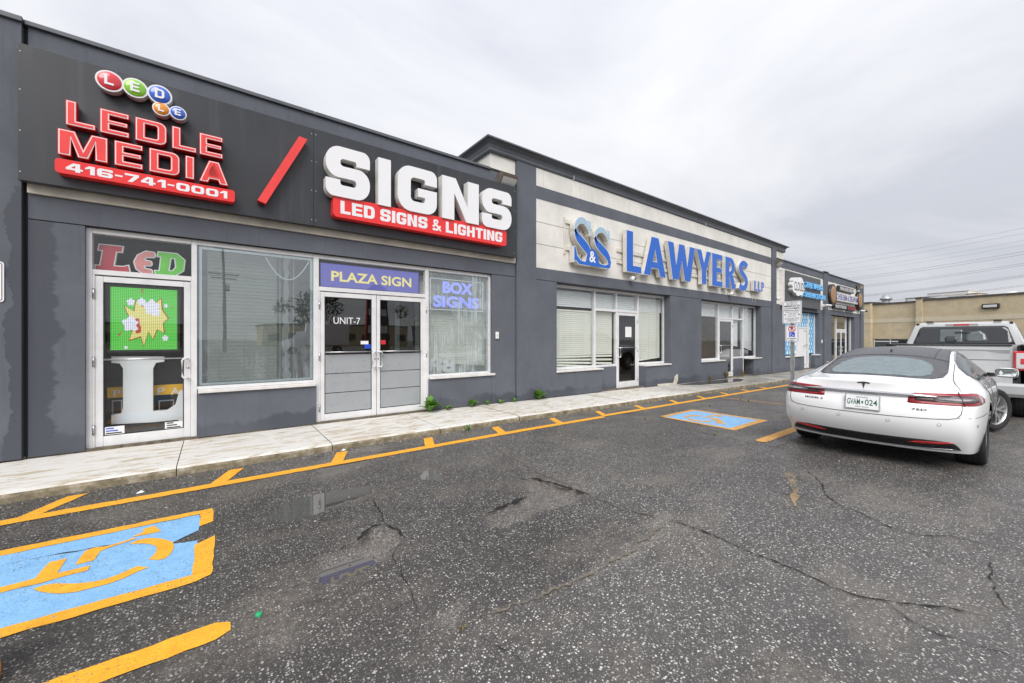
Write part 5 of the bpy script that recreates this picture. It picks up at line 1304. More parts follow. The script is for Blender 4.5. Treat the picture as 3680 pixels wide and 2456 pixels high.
# green LED display with a cartoon burst
DS = empty('led_display', (X_(520), 7.14, 1.2)); tag(DS, 'green LED screen with a yellow comic burst behind the left door glass', 'screen')
def led(key, c, s, n=100):
    a = N(key); p = a.pos(); X, Y, Z = a.xyz(p)
    gx = a.math('SINE', a.math('MULTIPLY', X, n*2*math.pi/2)); gy = a.math('SINE', a.math('MULTIPLY', Z, n*2*math.pi/2))
    k = a.math('ADD', .74, a.math('MULTIPLY', a.math('ADD', gx, gy), .22))
    a.col((.02,.02,.02)); a.p.inputs['Emission Color'].default_value = (*c, 1); a.l(a.math('MULTIPLY', k, s), a.p.inputs['Emission Strength'])
    M[key] = a.m
led('led_g', (.09,.50,.06), .78); led('led_y', (.66,.60,.20), .78); led('led_w', (.66,.66,.78), .8); led('led_r', (.50,.04,.05), .7); led('led_br', (.34,.05,.02), .6)
led('led_b', (.13,.13,.45), .72); led('led_yt', (.70,.62,.22), .85); led('led_bl', (.16,.20,.75), 1.5)
gx0, gx1, gz0, gz1 = ix(397), ix(637), iz(397, 1259), iz(397, 1031)
adopt(box('case', gx0-.03, gx1+.03, YI+.003, YI+.06, gz0-.03, gz1+.03, M['black_plastic']), DS)
adopt(box('screen', gx0, gx1, YI, YI+.002, gz0, gz1, M['led_g']), DS)
W_, H_ = gx1-gx0, gz1-gz0
def sp(name, pts, mt, k): 
    put(extrude2d(name, [[(x*W_, y*H_) for x, y in pts]], 0, .001, [M[mt]]*2), gx0, YI-.001-.0012*k, gz0, DS)
burst = [(.20,.70),(.34,.62),(.37,.80),(.46,.70),(.60,.72),(.74,.84),(.76,.65),(.85,.52),(.77,.44),(.79,.28),(.68,.34),(.62,.18),(.55,.30),(.48,.07),(.44,.22),(.27,.16),(.32,.32),(.20,.36),(.28,.50)]
cxb, cyb = .52, .48
sp('burst_edge', [(cxb+(x-cxb)*1.06, cyb+(y-cyb)*1.07) for x, y in burst], 'led_br', 1); sp('burst', burst, 'led_y', 2)
def puff(cx_, cy_, r_): return [(cx_+r_*(1+.16*math.sin(5*t))*math.cos(t), cy_+r_*(1+.16*math.sin(5*t))*math.sin(t)) for t in [2*math.pi*k/40 for k in range(40)]]
for i, (cx_, cy_, r_) in enumerate([(.29,.42,.115),(.60,.70,.115),(.45,.78,.06),(.29,.77,.055),(.82,.73,.03),(.81,.19,.045),(.22,.04,.025),(.66,.62,.07)]): sp('puff', puff(cx_, cy_, r_), 'led_w', 3+i*.2)
sp('numeral', rp([(.36,.52,.02),(.42,.50,.02),(.42,.40,.01),(.44,.38,.01),(.44,.28,.03),(.36,.26,.03),(.36,.31),(.40,.33),(.40,.36),(.37,.38),(.37,.41),(.40,.43),(.40,.46),(.36,.47)]), 'led_r', 6)
for q in ([(.44,.99),(.47,.99),(.46,.90)], [(.88,.69),(.95,.72),(.94,.70)], [(.10,.24),(.12,.22),(.18,.32)]): sp('spark', q, 'led_r', 4)
# big letter L standing behind the door
BL = empty('display_letter', (ix(480), 7.24, .12)); tag(BL, 'large white serif letter L leaning behind the left door', 'letter')
YJ = 7.22; jx = lambda p: F(p, YJ); jz = lambda p, q: FZ(p, q, YJ)
pl = [(400,1282),(590,1282),(590,1300),(560,1305),(550,1325),(550,1478),(600,1475),(630,1455),(645,1405),(665,1400),(665,1512),(400,1526),(400,1492),(435,1487),(442,1465),(442,1325),(430,1307),(400,1305)]
pts = [(jx(p), jz(p, q)) for p, q in pl]; x0_ = pts[0][0]; zmin = min(z for _, z in pts)
put(extrude2d('letter_body', [[(x-x0_, z-zmin) for x, z in pts]], 0, .07, [M['letter_return'], plain('acrylic_white', (0.93, 0.93, 0.95), 0.3, var=.02)]), x0_, YJ+.07, zmin, BL)
adopt(box('foot_block', jx(420), jx(640), YJ+.0, YJ+.12, .10, zmin+.02, M['room_dark']), BL)
PA = empty('parking_display', (ix(500), 7.4, .4)); tag(PA, 'black counter board with an amber PARK band behind the white letter L', 'sign')
plain('amber', (0.92, 0.50, 0.03), 0.5)
YQ = 7.36; 
adopt(box('board', F(380, YQ), F(668, YQ), YQ, YQ+.05, .10, FZ(400,1300,YQ), M['black_plastic']), PA)
adopt(box('amber_band', F(386, YQ), F(664, YQ), YQ-.004, YQ-.001, FZ(386,1432,YQ), FZ(386,1394,YQ), M['amber']), PA)
for s, p0, p1 in (('P', 408, 434), ('P', 566, 592), ('A', 614, 644)): adopt(wtext('band_letter', s, F(p0,YQ), F(p1,YQ), FZ(p0,1425 if p0<500 else 1419,YQ), FZ(p0,1403 if p0<500 else 1394,YQ), YQ-.006, M['letter_white'], bold=.01), PA)
for p0, p1 in ((402, 440), (570, 626)):
    xa, xb, z0, z1 = F(p0,YQ), F(p1,YQ), FZ(p0,1490,YQ), FZ(p0,1440,YQ); t = .014
    for k, (u0,u1,v0,v1) in enumerate(((xa,xb,z0,z0+t),(xa,xb,z1-t,z1),(xa,xa+t,z0+t,z1-t),(xb-t,xb,z0+t,z1-t))): adopt(box('digit_segment', u0, u1, YQ-.004, YQ-.001, v0, v1, M['steel']), PA)
for (p0,p1,q0,q1,lb) in ((372,446,1568,1538,'printed sticker with teal lettering low on the left door glass'),(592,656,1546,1520,'white sticker with a sketch low on the left door glass')):
    o = box('door_sticker', X_(p0), X_(p1), YS+.025, YS+.0275, Z_(p0,q0), Z_(p0,q1), M['paper']); tag(o, lb, 'sticker')
    for i in range(3): 
        w_ = X_(p1)-X_(p0); box('print', X_(p0)+w_*.1, X_(p1)-w_*(.12+.2*i), YS+.0238, YS+.0248, Z_(p0,q0)+.015+.03*i, Z_(p0,q0)+.03+.03*i, M['ink_blue' if p0 < 500 and i else 'ink'], o)
# PLAZA SIGN matrix
PM = empty('led_matrix', (X_(1320), 7.12, Z_(1146,1030))); tag(PM, 'blue LED matrix reading PLAZA SIGN above the double doors', 'screen')
YM = 7.11; mx_ = lambda p: F(p, YM); mz_ = lambda p, q: FZ(p, q, YM)
X0, X1, z0, z1 = mx_(1152), mx_(1504), mz_(1152,1029), mz_(1152,944)
adopt(box('case', X0-.02, X1+.02, YM+.003, YM+.06, z0-.0, z1+.02, M['black_plastic']), PM); adopt(box('screen', X0, X1, YM, YM+.002, z0, z1, M['led_b']), PM)
adopt(wtext('matrix_lettering', 'PLAZA SIGN', mx_(1190), mx_(1478), z0+(z1-z0)*.26, z0+(z1-z0)*.70, YM-.002, M['led_yt'], bold=.025), PM)
# BOX SIGNS matrix
PB = empty('led_matrix', (X_(1640), 7.14, 2.0)); tag(PB, 'grey LED panel with blue BOX SIGNS lettering in the fogged window', 'screen')
X0, X1, z0, z1 = ix(1545), ix(1736), iz(1545,1112), iz(1545,998)
plain('led_off', (0.13, 0.14, 0.14), 0.5)
adopt(box('case', X0-.01, X1+.01, YI+.003, YI+.06, z0-.02, z1+.02, M['led_off']), PB)
for (u0,u1,v0,v1) in ((X0,X1,z0,z0+.012),(X0,X1,z1-.012,z1),(X0,X0+.012,z0+.012,z1-.012),(X1-.012,X1,z0+.012,z1-.012)): adopt(box('light_border', u0, u1, YI-.002, YI+.002, v0, v1, M['led_w']), PB)
adopt(wtext('matrix_lettering', 'BOX', ix(1590), ix(1700), z0+(z1-z0)*.54, z0+(z1-z0)*.93, YI-.003, M['led_bl'], bold=.05), PB)
adopt(wtext('matrix_lettering', 'SIGNS', ix(1556), ix(1722), z0+(z1-z0)*.08, z0+(z1-z0)*.46, YI-.003, M['led_bl'], bold=.05), PB)
# stock behind the fogged window
for s, p0, p1, q0, q1, nm, mt, lb in (('P',1543,1588,1342,1284,'display_letter','letter_return','grey upright letter P seen from behind in the fogged window'), ('B',1590,1638,1338,1284,'display_letter','letter_white','white upright letter B seen from behind in the fogged window')):
    o = wtext(nm, s, ix(p0), ix(p1), zs2+.003, iz(p0,q1), YI+.02, M[mt], bold=.05, flip=True, depth=.06); tag(o, lb, 'letter')
OS = empty('oval_sign', (F(1672,7.5), 7.5, .1)); tag(OS, 'blue oval sign blank on a thin stand behind the fogged window', 'sign')
o = lathe('oval_face', [(0,-.03),(.30,-.02),(.36,0),(.36,.05),(0,.05)], M['ink_blue'], seg=36, axis='Y', loc=(F(1672,7.5), 7.5, FZ(1672,1218,7.5))); o.scale = (1.1, 1, .62); adopt(o, OS)
adopt(tube('stand', [(F(1672,7.52), 7.56, .1), (F(1672,7.52), 7.56, 1.5)], .015, M['steel']), OS)
# window 1: light strip frame, white ragged strip, shelf
LSf = empty('strip_light', (X_(900), 7.08, zs1)); tag(LSf, 'pale LED strip frame around the inside of the wide dull window', 'light strip')
emit('strip', (.75,.82,.88), .35, (.5,.52,.52))
X0, X1, z0, z1 = F(716,7.08), F(1122,7.08), zs1+.01, Zt-.075
for (u0,u1,v0,v1) in ((X0,X0+.03,z0,z1),(X1-.03,X1,z0,z1),(X0+.03,X1-.03,z0,z0+.03),(X0+.03,X1-.03,z1-.03,z1)): adopt(box('strip', u0, u1, 7.07, 7.09, v0, v1, M['strip']), LSf)
pc = empty('window_post', (F(1030,7.16), 7.16, .5)); tag(pc, 'white peeling vertical strip inside the wide dull window', 'post')
V = []; n = 24
for i in range(n+1):
    zz = z0+(z1-z0)*i/n; wl = .05+rnd.uniform(-.02,.02); wr = .06+rnd.uniform(-.04,.02) if i < n*.45 else .02+rnd.uniform(-.015,.03)
    V += [(F(1030,7.16)-wl, 7.16, zz), (F(1030,7.16)+wr, 7.16, zz)]
adopt(mesh('peeling_strip', V, [(2*i,2*i+1,2*i+3,2*i+2) for i in range(n)], M['letter_white']), pc)
for dx in (-.09, .10): adopt(box('post_edge', F(1030,7.16)+dx-.008, F(1030,7.16)+dx+.008, 7.165, 7.19, z0, z1, M['letter_return']), pc)
o = tube('light_chain', [(F(955,7.1)+(F(1110,7.1)-F(955,7.1))*t, 7.10, Zt-.12-.32*(1-(2*t-1)**2)) for t in [k/20 for k in range(21)]], .008, M['strip']); tag(o, 'drooping white light string at the top of the wide dull window', 'light string')
o = box('counter', F(716,7.3), F(1020,7.3), 7.30, 7.75, zs1+.12, zs1+.16, M['room_wall']); tag(o, 'grey shelf behind the foot of the wide dull window', 'shelf')
# blinds
def blind(x0, x1, z0, z1, y, mt, label, tilt=0.0, pitch=.052):
    b = empty('window_blind', ((x0+x1)/2, y, z1)); tag(b, label, 'blind', 'slat blinds in the lawyers windows')
    sl = None; n = int((z1-z0)/pitch); me = None
    adopt(box('headrail', x0, x1, y-.02, y+.02, z1-.04, z1, M[mt]), b)
    for i in range(n):
        zz = z1-.06-i*pitch
        if me is None:
            w_ = (x1-x0)/2
            o = mesh('slat', [(-w_,-.006,-.0262),(w_,-.006,-.0262),(-w_,-.004,.002),(w_,-.004,.002),(-w_,.005,.0250),(w_,.005,.0250)], [(0,1,3,2),(2,3,5,4)], M[mt], b); me = o.data
        else: o = link(bpy.data.objects.new('slat', me), b)
        o.location = Vector(((x0+x1)/2, y, zz)) - Vector(b.location); 
        if tilt and i > n*.80: o.rotation_euler = (0, tilt*((i-n*.80)/(n*.2)), 0); 
        o.rotation_euler.x = rnd.uniform(-.06, .06)
    for f in (.15, .5, .85): adopt(tube('cord', [(x0+(x1-x0)*f, y-.024, z1-.04), (x0+(x1-x0)*f, y-.024, z0)], .003, M[mt], seg=5), b)
YBl = YR+.12
blind(v0+.06, v1-.06, bs+.04, T2-.08, YBl, 'blind_white', 'wide white slat blind in the lawyers window next to the broad pilaster', .05)
blind(v1+.30, v3-.05, tb+.05, T2-.08, YBl, 'blind_white', 'short white slat blind over the first lawyers door')
blind(v1+.34, v2-.04, bs+.04, tb-.04, YBl, 'blind_cream', 'narrow cream slat blind left of the first lawyers door', .1)
blind(v3+.10, v4-.10, bs+.06, T2-.09, YBl, 'blind_cream', 'cream slat blind right of the first lawyers door', -.08)
blind(u0+.06, u1-.45, bs+.10, T2-.08, YBl, 'blind_cream', 'yellow cream slat blind left of the second lawyers door')
blind(u1+.1, u3-.1, tb3+.05, T2-.08, YBl, 'blind_white', 'short white slat blind over the second lawyers door')
blind(u2+.15, u3-.2, bs+.45, tb3-.04, YBl, 'blind_white', 'narrow white slat blind right of the second lawyers door', .15)
blind(u3+.15, u4-.3, bs+.30, T2-.12, YBl, 'blind_white', 'white slat blind hanging crooked in the last lawyers window', .22)
o = box('door_notice', XR(2250), XR(2272), YR+.026, YR+.029, ZR(2250,1212), ZR(2250,1175), M['paper']); tag(o, 'white paper notice taped to the first lawyers door glass', 'notice')
o = box('wood_screen', u1+.1, u3+.4, YR+.9, YR+.93, .0, 2.6, M['amber'] if False else plain('wood_slat', (0.24, 0.15, 0.05), 0.6, var=0.5, vs=20)); tag(o, 'brown slatted screen behind the second lawyers door', 'screen')
# ------------------------------------------------------------------ vehicles
def cage_body(rear, top, front, xb, rowsf, VN=5, sub=3, crease=()):
    """subdivision cage: a centre strip (rear face, top, front face) joined to two side panels.
    rear/top/front: lists of (xc, zc, xe, ye, ze): centre line point and the edge point of that station."""
    prof = rear + top + front
    bm = bmesh.new(); cache = {}
    def v(x, y, z):
        k = (round(x, 5), round(y, 5), round(z, 5))
        if k not in cache: cache[k] = bm.verts.new((x, y, z))
        return cache[k]
    fr = [0, .34, .62, .85, 1.0]
    rows = []
    for (xc, zc, xe, ye, ze) in prof:
        rows.append([(xc+(xe-xc)*t**2.6, ye*t, zc+(ze-zc)*t**2.2) for t in fr])
    nz = len(rear)+1; nt = len(top)
    side = []
    ncol = nt
    rear_edge = [r[-1] for r in rows[:nz]]; front_edge = [r[-1] for r in rows[nz+nt-2:]][::-1]
    for j in range(ncol):
        if j == 0: side.append(rear_edge); continue
        if j == ncol-1: side.append(front_edge); continue
        side.append(rowsf(j, xb[j], rows[nz-1+j][-1]))
    for sgn in (1, -1):
        for i in range(len(rows)-1):
            for k in range(len(fr)-1):
                q = [rows[i][k], rows[i][k+1], rows[i+1][k+1], rows[i+1][k]]
                q = [v(a, sgn*b, c) for a, b, c in q]
                if sgn > 0: q = q[::-1]
                try: bm.faces.new(q)
                except ValueError: pass
        for j in range(ncol-1):
            for i in range(nz-1):
                q = [side[j][i], side[j+1][i], side[j+1][i+1], side[j][i+1]]
                q = [v(a, sgn*b, c) for a, b, c in q]
                if sgn > 0: q = q[::-1]
                try: bm.faces.new(q)
                except ValueError: pass
    # floor pan closes the shell
    be = [e_ for e_ in bm.edges if e_.is_boundary]
    bmesh.ops.recalc_face_normals(bm, faces=bm.faces)
    if crease:
        cl = bm.edges.layers.float.new('crease_edge')
        for ri, cv, kmax in crease:
            for sgn in (1, -1):
                for k in range(kmax):
                    a_, b_ = rows[ri][k], rows[ri][k+1]; e_ = bm.edges.get([v(a_[0], sgn*a_[1], a_[2]), v(b_[0], sgn*b_[1], b_[2])])
                    if e_: e_[cl] = cv
    me = bpy.data.meshes.new('cage'); bm.to_mesh(me); bm.free()
    ob = bpy.data.objects.new('cage', me); COL.objects.link(ob)
    m = ob.modifiers.new('s', 'SUBSURF'); m.levels = sub; m.render_levels = sub
    dg = bpy.context.evaluated_depsgraph_get(); me2 = bpy.data.meshes.new_from_object(ob.evaluated_get(dg))
    bpy.data.objects.remove(ob)
    return me2
def cut_arches(me, arches, name):
    """round wheel openings: drop faces inside the arch cylinders and snap the rim to the circle"""
    bm = bmesh.new(); bm.from_mesh(me); 
    for (ax, az, r, ymin) in arches:
        for sgn in (1, -1):
            # cut along a circle: bisect-free approach, move near vertices onto the circle
            near = [v_ for v_ in bm.verts if v_.co.y*sgn > ymin]
            for v_ in near:
                d = Vector((v_.co.x-ax, v_.co.z-az)); L = d.length
                if abs(L-r) < .022 and L > 1e-6:
                    d *= r/L; v_.co.x = ax+d.x; v_.co.z = az+d.y
            dele = [f for f in bm.faces if all(v_.co.y*sgn > ymin for v_ in f.verts) and sum(1 for v_ in f.verts if math.hypot(v_.co.x-ax, v_.co.z-az) < r+.004) == len(f.verts)]
            bmesh.ops.delete(bm, geom=dele, context='FACES')
    bmesh.ops.delete(bm, geom=[v_ for v_ in bm.verts if not v_.link_faces], context='VERTS')
    m2 = bpy.data.meshes.new(name); bm.to_mesh(m2); bm.free(); return m2
def sub_mesh_fine(me):
    bm = bmesh.new(); bm.from_mesh(me); bmesh.ops.subdivide_edges(bm, edges=bm.edges, cuts=1, use_grid_fill=True, smooth=0)
    m = bpy.data.meshes.new('f'); bm.to_mesh(m); bm.free(); return m
class Skin:
    def __init__(self, me):
        self.bvh = BVHTree.FromPolygons([v.co.copy() for v in me.vertices], [tuple(p.vertices) for p in me.polygons])
    def rear(self, y, z): return self.bvh.ray_cast(Vector((-3, y, z)), Vector((1, 0, 0)))
    def top(self, x, y): return self.bvh.ray_cast(Vector((x, y, 5)), Vector((0, 0, -1)))
    def sider(self, x, z): return self.bvh.ray_cast(Vector((x, -5, z)), Vector((0, 1, 0)))
    def sidel(self, x, z): return self.bvh.ray_cast(Vector((x, 5, z)), Vector((0, -1, 0)))
    def polar(self, phi, z, ax=1.2):                 # seen from the axis x=ax: phi degrees from straight back, + = left
        a = R_(phi); d = Vector((-math.cos(a), math.sin(a), 0)); o = Vector((ax, 0, z))+d*4
        return self.bvh.ray_cast(o, -d)
def decal(name, pts, fn, mat, parent, step=.03, off=.003, thick=.004, holes=(), smooth=True):
    """thin shell following the body inside a 2D outline; fn maps outline coordinates to a point and normal"""
    P = []; E = []
    for c in (pts, *holes):
        b0 = len(P); dd = []
        for i in range(len(c)):
            a_, b_ = Vector(c[i]), Vector(c[(i+1) % len(c)]); n = max(1, int((b_-a_).length/step))
            for k in range(n): dd.append(a_.lerp(b_, k/n))
        P += dd; E += [(b0+i, b0+(i+1) % len(dd)) for i in range(len(dd))]
    poly = np.array([tuple(p) for p in P[:sum(1 for _ in P)]])
    x0, y0 = poly.min(0); x1, y1 = poly.max(0)
    gx = np.arange(x0+step*.5, x1, step); gy = np.arange(y0+step*.5, y1, step)
    if len(gx) and len(gy):
        GX, GY = np.meshgrid(gx, gy); Q = np.stack([GX.ravel(), GY.ravel()], 1)
        s = sd_poly(Q, np.array([tuple(p) for p in pts]))
        keep = s > step*.4
        for h in holes: keep &= sd_poly(Q, np.array([tuple(p) for p in h])) < -step*.4
        P += [Vector(p) for p in Q[keep]]
    vs, es, fs, *_ = delaunay_2d_cdt([Vector((p[0], p[1])) for p in P], E, [], 2 if holes else 1, 1e-6)
    V = []; Nn = []; ok = []
    for v_ in vs:
        h = fn(v_.x, v_.y)
        if h[0] is None: V.append(Vector((0, 0, 0))); Nn.append(Vector((0, 0, 1))); ok.append(False)
        else: V.append(h[0]); Nn.append(h[1]); ok.append(True)
    if holes:
        hp = [np.array([tuple(p) for p in h]) for h in holes]
        fs = [f for f in fs if all(sd_poly(np.array([[sum(vs[i].x for i in f)/len(f), sum(vs[i].y for i in f)/len(f)]]), h)[0] < 0 for h in hp)]
    fs = [tuple(f) for f in fs if all(ok[i] for i in f)]
    n = len(V)
    verts = [V[i]+Nn[i]*off for i in range(n)] + [V[i]+Nn[i]*(off-thick-.002) for i in range(n)]
    F2 = []
    from collections import Counter
    ec = Counter()
    for f in fs:
        nn = (verts[f[1]]-verts[f[0]]).cross(verts[f[2]]-verts[f[0]])
        g_ = f if nn.dot(Nn[f[0]]) > 0 else f[::-1]
        F2.append(g_)
        for i in range(len(g_)): ec[tuple(sorted((g_[i], g_[(i+1) % len(g_)])))] += 1
    base = list(F2)
    for g_ in base:
        for i in range(len(g_)):
            a_, b_ = g_[i], g_[(i+1) % len(g_)]
            if ec[tuple(sorted((a_, b_)))] == 1: F2.append((b_, a_, a_+n, b_+n))
    nb = len(base)
    o = mesh(name, verts, F2, mat, parent)
    o.data.polygons.foreach_set('use_smooth', [i < nb and smooth for i in range(len(F2))])
    return o
def seam(name, pts, fn, mat, parent, r=.004):
    out = []
    for i in range(len(pts)-1):
        a_, b_ = Vector(pts[i]), Vector(pts[i+1]); n = max(2, int((b_-a_).length/.03))
        for k in range(n): out.append(a_.lerp(b_, k/n))
    out.append(Vector(pts[-1])); P = []
    for p in out:
        h = fn(p.x, p.y)
        if h[0] is not None: P.append(h[0]+h[1]*.0005)
    return tube(name, P, r, mat, parent, seg=6) if len(P) > 1 else None
def mir(p): return [(-a_, b_) for a_, b_ in p]
def rr2(x0, x1, y0, y1, r): return rp([(x0,y0,r),(x1,y0,r),(x1,y1,r),(x0,y1,r)])

def car_paint(key, c, metal=0.0):
    a = N(key); v = a.obj()
    n = a.noise(v, 3, 4); d = a.vor(v, 260)
    a.col(a.mix(a.ramp(n, [(0.3, 0), (0.7, 1)]), tuple(x*.96 for x in c), c))
    a.set(Roughness=0.32, Metallic=metal); a.p.inputs['Coat Weight'].default_value = 1.0; a.p.inputs['Coat Roughness'].default_value = 0.03
    # rain film on the lacquer
    drop = a.ramp(d, [(0.18, 1), (0.32, 0)]); sel = a.ramp(a.noise(v, 34, 2), [(0.52, 0), (0.62, 1)])
    b = a.n('ShaderNodeBump'); a.l(a.math('MULTIPLY', drop, sel), b.inputs['Height']); b.inputs['Strength'].default_value = 0.10; b.inputs['Distance'].default_value = 0.002
    a.l(b.outputs[0], a.p.inputs['Coat Normal']); M[key] = a.m
car_paint('car_white', (0.92, 0.925, 0.935)); car_paint('truck_silver', (0.56, 0.57, 0.57), 0.25)
def wet_black(key, c, rough, dens):
    a = N(key); v = a.obj(); d = a.vor(v, 150); s = a.xyz(a.vor(v, 150, 'Color'))[0]
    drop = a.math('MULTIPLY', a.ramp(d, [(0.22, 1), (0.40, 0)]), a.ramp(s, [(1-dens, 0), (1-dens+.06, 1)]))
    film = a.ramp(a.noise(v, 9, 5, 0.7), [(0.35, 0), (0.7, 1)]); sp_ = a.ramp(a.noise(v, 75, 3, 0.7), [(0.50, 0), (0.62, 1)])
    c2_ = a.mix(a.math('MULTIPLY', film, .5), c, tuple(x*1.9+.03 for x in c)); c2_ = a.mix(a.math('MULTIPLY', sp_, .5), c2_, tuple(x*2.2+.06 for x in c))
    a.col(a.mix(a.math('MULTIPLY', drop, .5), c2_, (0.36, 0.38, 0.41))); a.set(Roughness=rough); a.p.inputs['Specular IOR Level'].default_value = 0.6
    a.bump(drop, 0.6, 0.004); M[key] = a.m
wet_black('roof_wet', (0.018, 0.018, 0.022), 0.30, .62)
wet_black('glass_wet', (0.085, 0.125, 0.135), 0.10, .62)
wet_black('glass_side', (0.022, 0.034, 0.032), 0.14, .22)
plain('chrome', (0.62, 0.63, 0.65), 0.10, metal=1.0, var=0.05); plain('gloss_black', (0.012, 0.012, 0.014), 0.15, spec=0.6, var=0.05)
plain('lamp_red', (0.30, 0.012, 0.020), 0.30, coat=.25, spec=.3); plain('lamp_dark', (0.075, 0.040, 0.045), 0.30, coat=.25, spec=.3); plain('lamp_clear', (0.42, 0.38, 0.39), 0.30, coat=.25, spec=.3)
plain('lamp_smoke', (0.17, 0.16, 0.17), 0.30, coat=.25, spec=.3); plain('reflector_red', (0.62, 0.02, 0.025), 0.2, coat=1.0)
plain('rim_silver', (0.62, 0.63, 0.64), 0.30, metal=0.85, var=0.08); plain('seam_dark', (0.05, 0.05, 0.055), 0.8); plain('plate_green', (0.0, 0.12, 0.06), 0.5); plain('under_black', (0.012, 0.012, 0.012), 0.9)
a = N('mirror_glass'); a.col((0.75, 0.8, 0.8)); a.set(Metallic=1.0, Roughness=0.03); M['mirror_glass'] = a.m

def wheel(parent, x, y, z, r, w_, steer=0.0, rim_r=.25, spokes=5, tread='rubber', side=1):
    wh = empty('wheel', (x, y, z)); wh.parent = parent; wh.rotation_euler = (0, 0, steer)
    s = side
    tp = [(rim_r, -w_*.42), (rim_r+.02, -w_*.47), (r*.90, -w_*.5), (r*.965, -w_*.46), (r*.99, -w_*.38), (r, -w_*.18), (r, w_*.18), (r*.99, w_*.38), (r*.965, w_*.46), (r*.90, w_*.5), (rim_r+.02, w_*.47), (rim_r, w_*.42)]
    lathe('tyre', tp, M['rubber'], wh, 48, 'Y')
    for gy in (-.28, -.1, .1, .28):
        lathe('tread_groove', [(r+.0006, gy*w_-.005), (r+.0006, gy*w_+.005)], M['under_black'], wh, 48, 'Y')
    lathe('rim', [(rim_r, -w_*.43), (rim_r*.97, -w_*.40), (rim_r*.93, -w_*.2), (rim_r*.92, w_*.2), (rim_r*.97, w_*.40), (rim_r, w_*.43)], M['rim_silver'], wh, 40, 'Y')
    lathe('brake_disc', [(.03, -s*w_*.02), (rim_r*.70, -s*w_*.02), (rim_r*.70, -s*w_*.10), (.03, -s*w_*.10)], M['steel'], wh, 28, 'Y')
    yo = s*w_*.40
    lathe('hub', [(0, yo*.98), (.045, yo*.95), (.065, yo*.80), (.07, yo*.3)], M['rim_silver'], wh, 20, 'Y')
    for k in range(spokes):
        for da in (-.13, .13):
            a_ = 2*math.pi*k/spokes+da*.6; a2 = 2*math.pi*k/spokes+da*1.5
            c0 = Vector((math.cos(a_)*.05, 0, math.sin(a_)*.05)); c1 = Vector((math.cos(a2)*rim_r*.95, 0, math.sin(a2)*rim_r*.95))
            t = (c1-c0).normalized(); nr = Vector((-t.z, 0, t.x)); V = []
            for p, wd, dy, th in ((c0, .020, .92, .05), ((c0+c1)/2, .016, .96, .045), (c1, .019, .86, .05)):
                for sg, dd in ((-1, 0), (1, 0), (.7, -th), (-.7, -th)):
                    q_ = p+nr*wd*sg; V.append((q_.x, yo*dy+s*dd, q_.z))
            Fc = []
            for i in range(2):
                for m_ in range(4): Fc.append((i*4+m_, i*4+(m_+1) % 4, i*4+4+(m_+1) % 4, i*4+4+m_))
            o = mesh('spoke', V, Fc, M['rim_silver'], wh)
            bmm = bmesh.new(); bmm.from_mesh(o.data); bmesh.ops.recalc_face_normals(bmm, faces=bmm.faces); bmm.to_mesh(o.data); bmm.free()
    return wh

# --- white liftback sedan, local frame: x forward from the rear bumper, y left, z up
rear = [(.20,.225,.37,.865,.235),(.06,.40,.26,.900,.40),(.0,.575,.215,.905,.575),(.025,.72,.235,.905,.72),(.098,.885,.30,.885,.87)]
top = [(.088,1.000,.42,.80,.975),(.45,1.030,.78,.745,1.0),(.82,1.105,1.15,.715,1.07),(1.22,1.215,1.55,.675,1.17),(1.68,1.325,1.95,.635,1.268),(2.30,1.402,2.42,.61,1.335),(2.92,1.385,2.92,.62,1.31),(3.36,1.24,3.32,.69,1.16),(3.90,1.03,3.76,.77,.975),(4.32,.945,4.28,.77,.90),(4.68,.83,4.58,.73,.79)]
front = [(4.86,.74,4.70,.735,.71),(4.94,.62,4.77,.75,.60),(4.96,.48,4.79,.76,.46),(4.94,.34,4.78,.75,.33),(4.88,.21,4.74,.72,.22)]
xb_ = [.40,.72,1.10,1.52,1.95,2.45,2.95,3.35,3.80,4.28,4.74]
def rowsf(j, xb, e_):
    ym = [.90,.955,.975,.955,.95,.945,.945,.95,.955,.93,.8][j]
    zt_ = e_[2]; belt = min(.965, zt_-.04); 
    zs = [.21,.42,.62,.82]; ysd = [ym-.07,ym-.015,ym+.005,ym-.005]
    if zt_ < .95: zs = [.21, .38, .55, .70]
    xt = e_[0]
    pts = []
    for i, (z, y) in enumerate(zip(zs, ysd)): pts.append((xb+(xt-xb)*(i/5), y, z))
    pts.append((xb+(xt-xb)*.85, min(ym-.05, e_[1]+(ym-.05-e_[1])*.86), belt if zt_ > 1.05 else (zs[3]+(zt_-zs[3])*.62)))
    pts.append(tuple(e_)); return pts
car_me = cage_body(rear, top, front, xb_, rowsf, crease=[(5, .75, 3), (3, .35, 4)])
fine = sub_mesh_fine(car_me)
SK = Skin(car_me)
TW = empty('parked_car', (6.28, 1.27, gz(7.3)), R_(0.6))
tag(TW, 'white liftback sedan with black glass roof and plate GVAM 024', 'car')
RAX, FAX, WR = 1.10, 4.02, .348
bme = cut_arches(fine, [(RAX, .36, .395, .62), (FAX, .36, .395, .62)], 'body')
bme.materials.append(M['car_white']); bme.polygons.foreach_set('use_smooth', [True]*len(bme.polygons))
body = link(bpy.data.objects.new('body', bme), TW)
box('underbody', .35, 4.7, -.62, .62, .20, .42, M['under_black'], TW, .03)
for ax in (RAX, FAX):
    for s in (1, -1):
        n = 18; V = []
        for k in range(n+1):
            a_ = math.pi*k/n
            for yy in (.60, .935 if ax == RAX else .915): V.append((ax+.396*math.cos(a_), s*yy, .36+.396*math.sin(a_)))
        for yy, a_ in (): pass
        mesh('wheel_arch', V, [(2*i, 2*i+1, 2*i+3, 2*i+2) for i in range(n)], M['under_black'], TW)
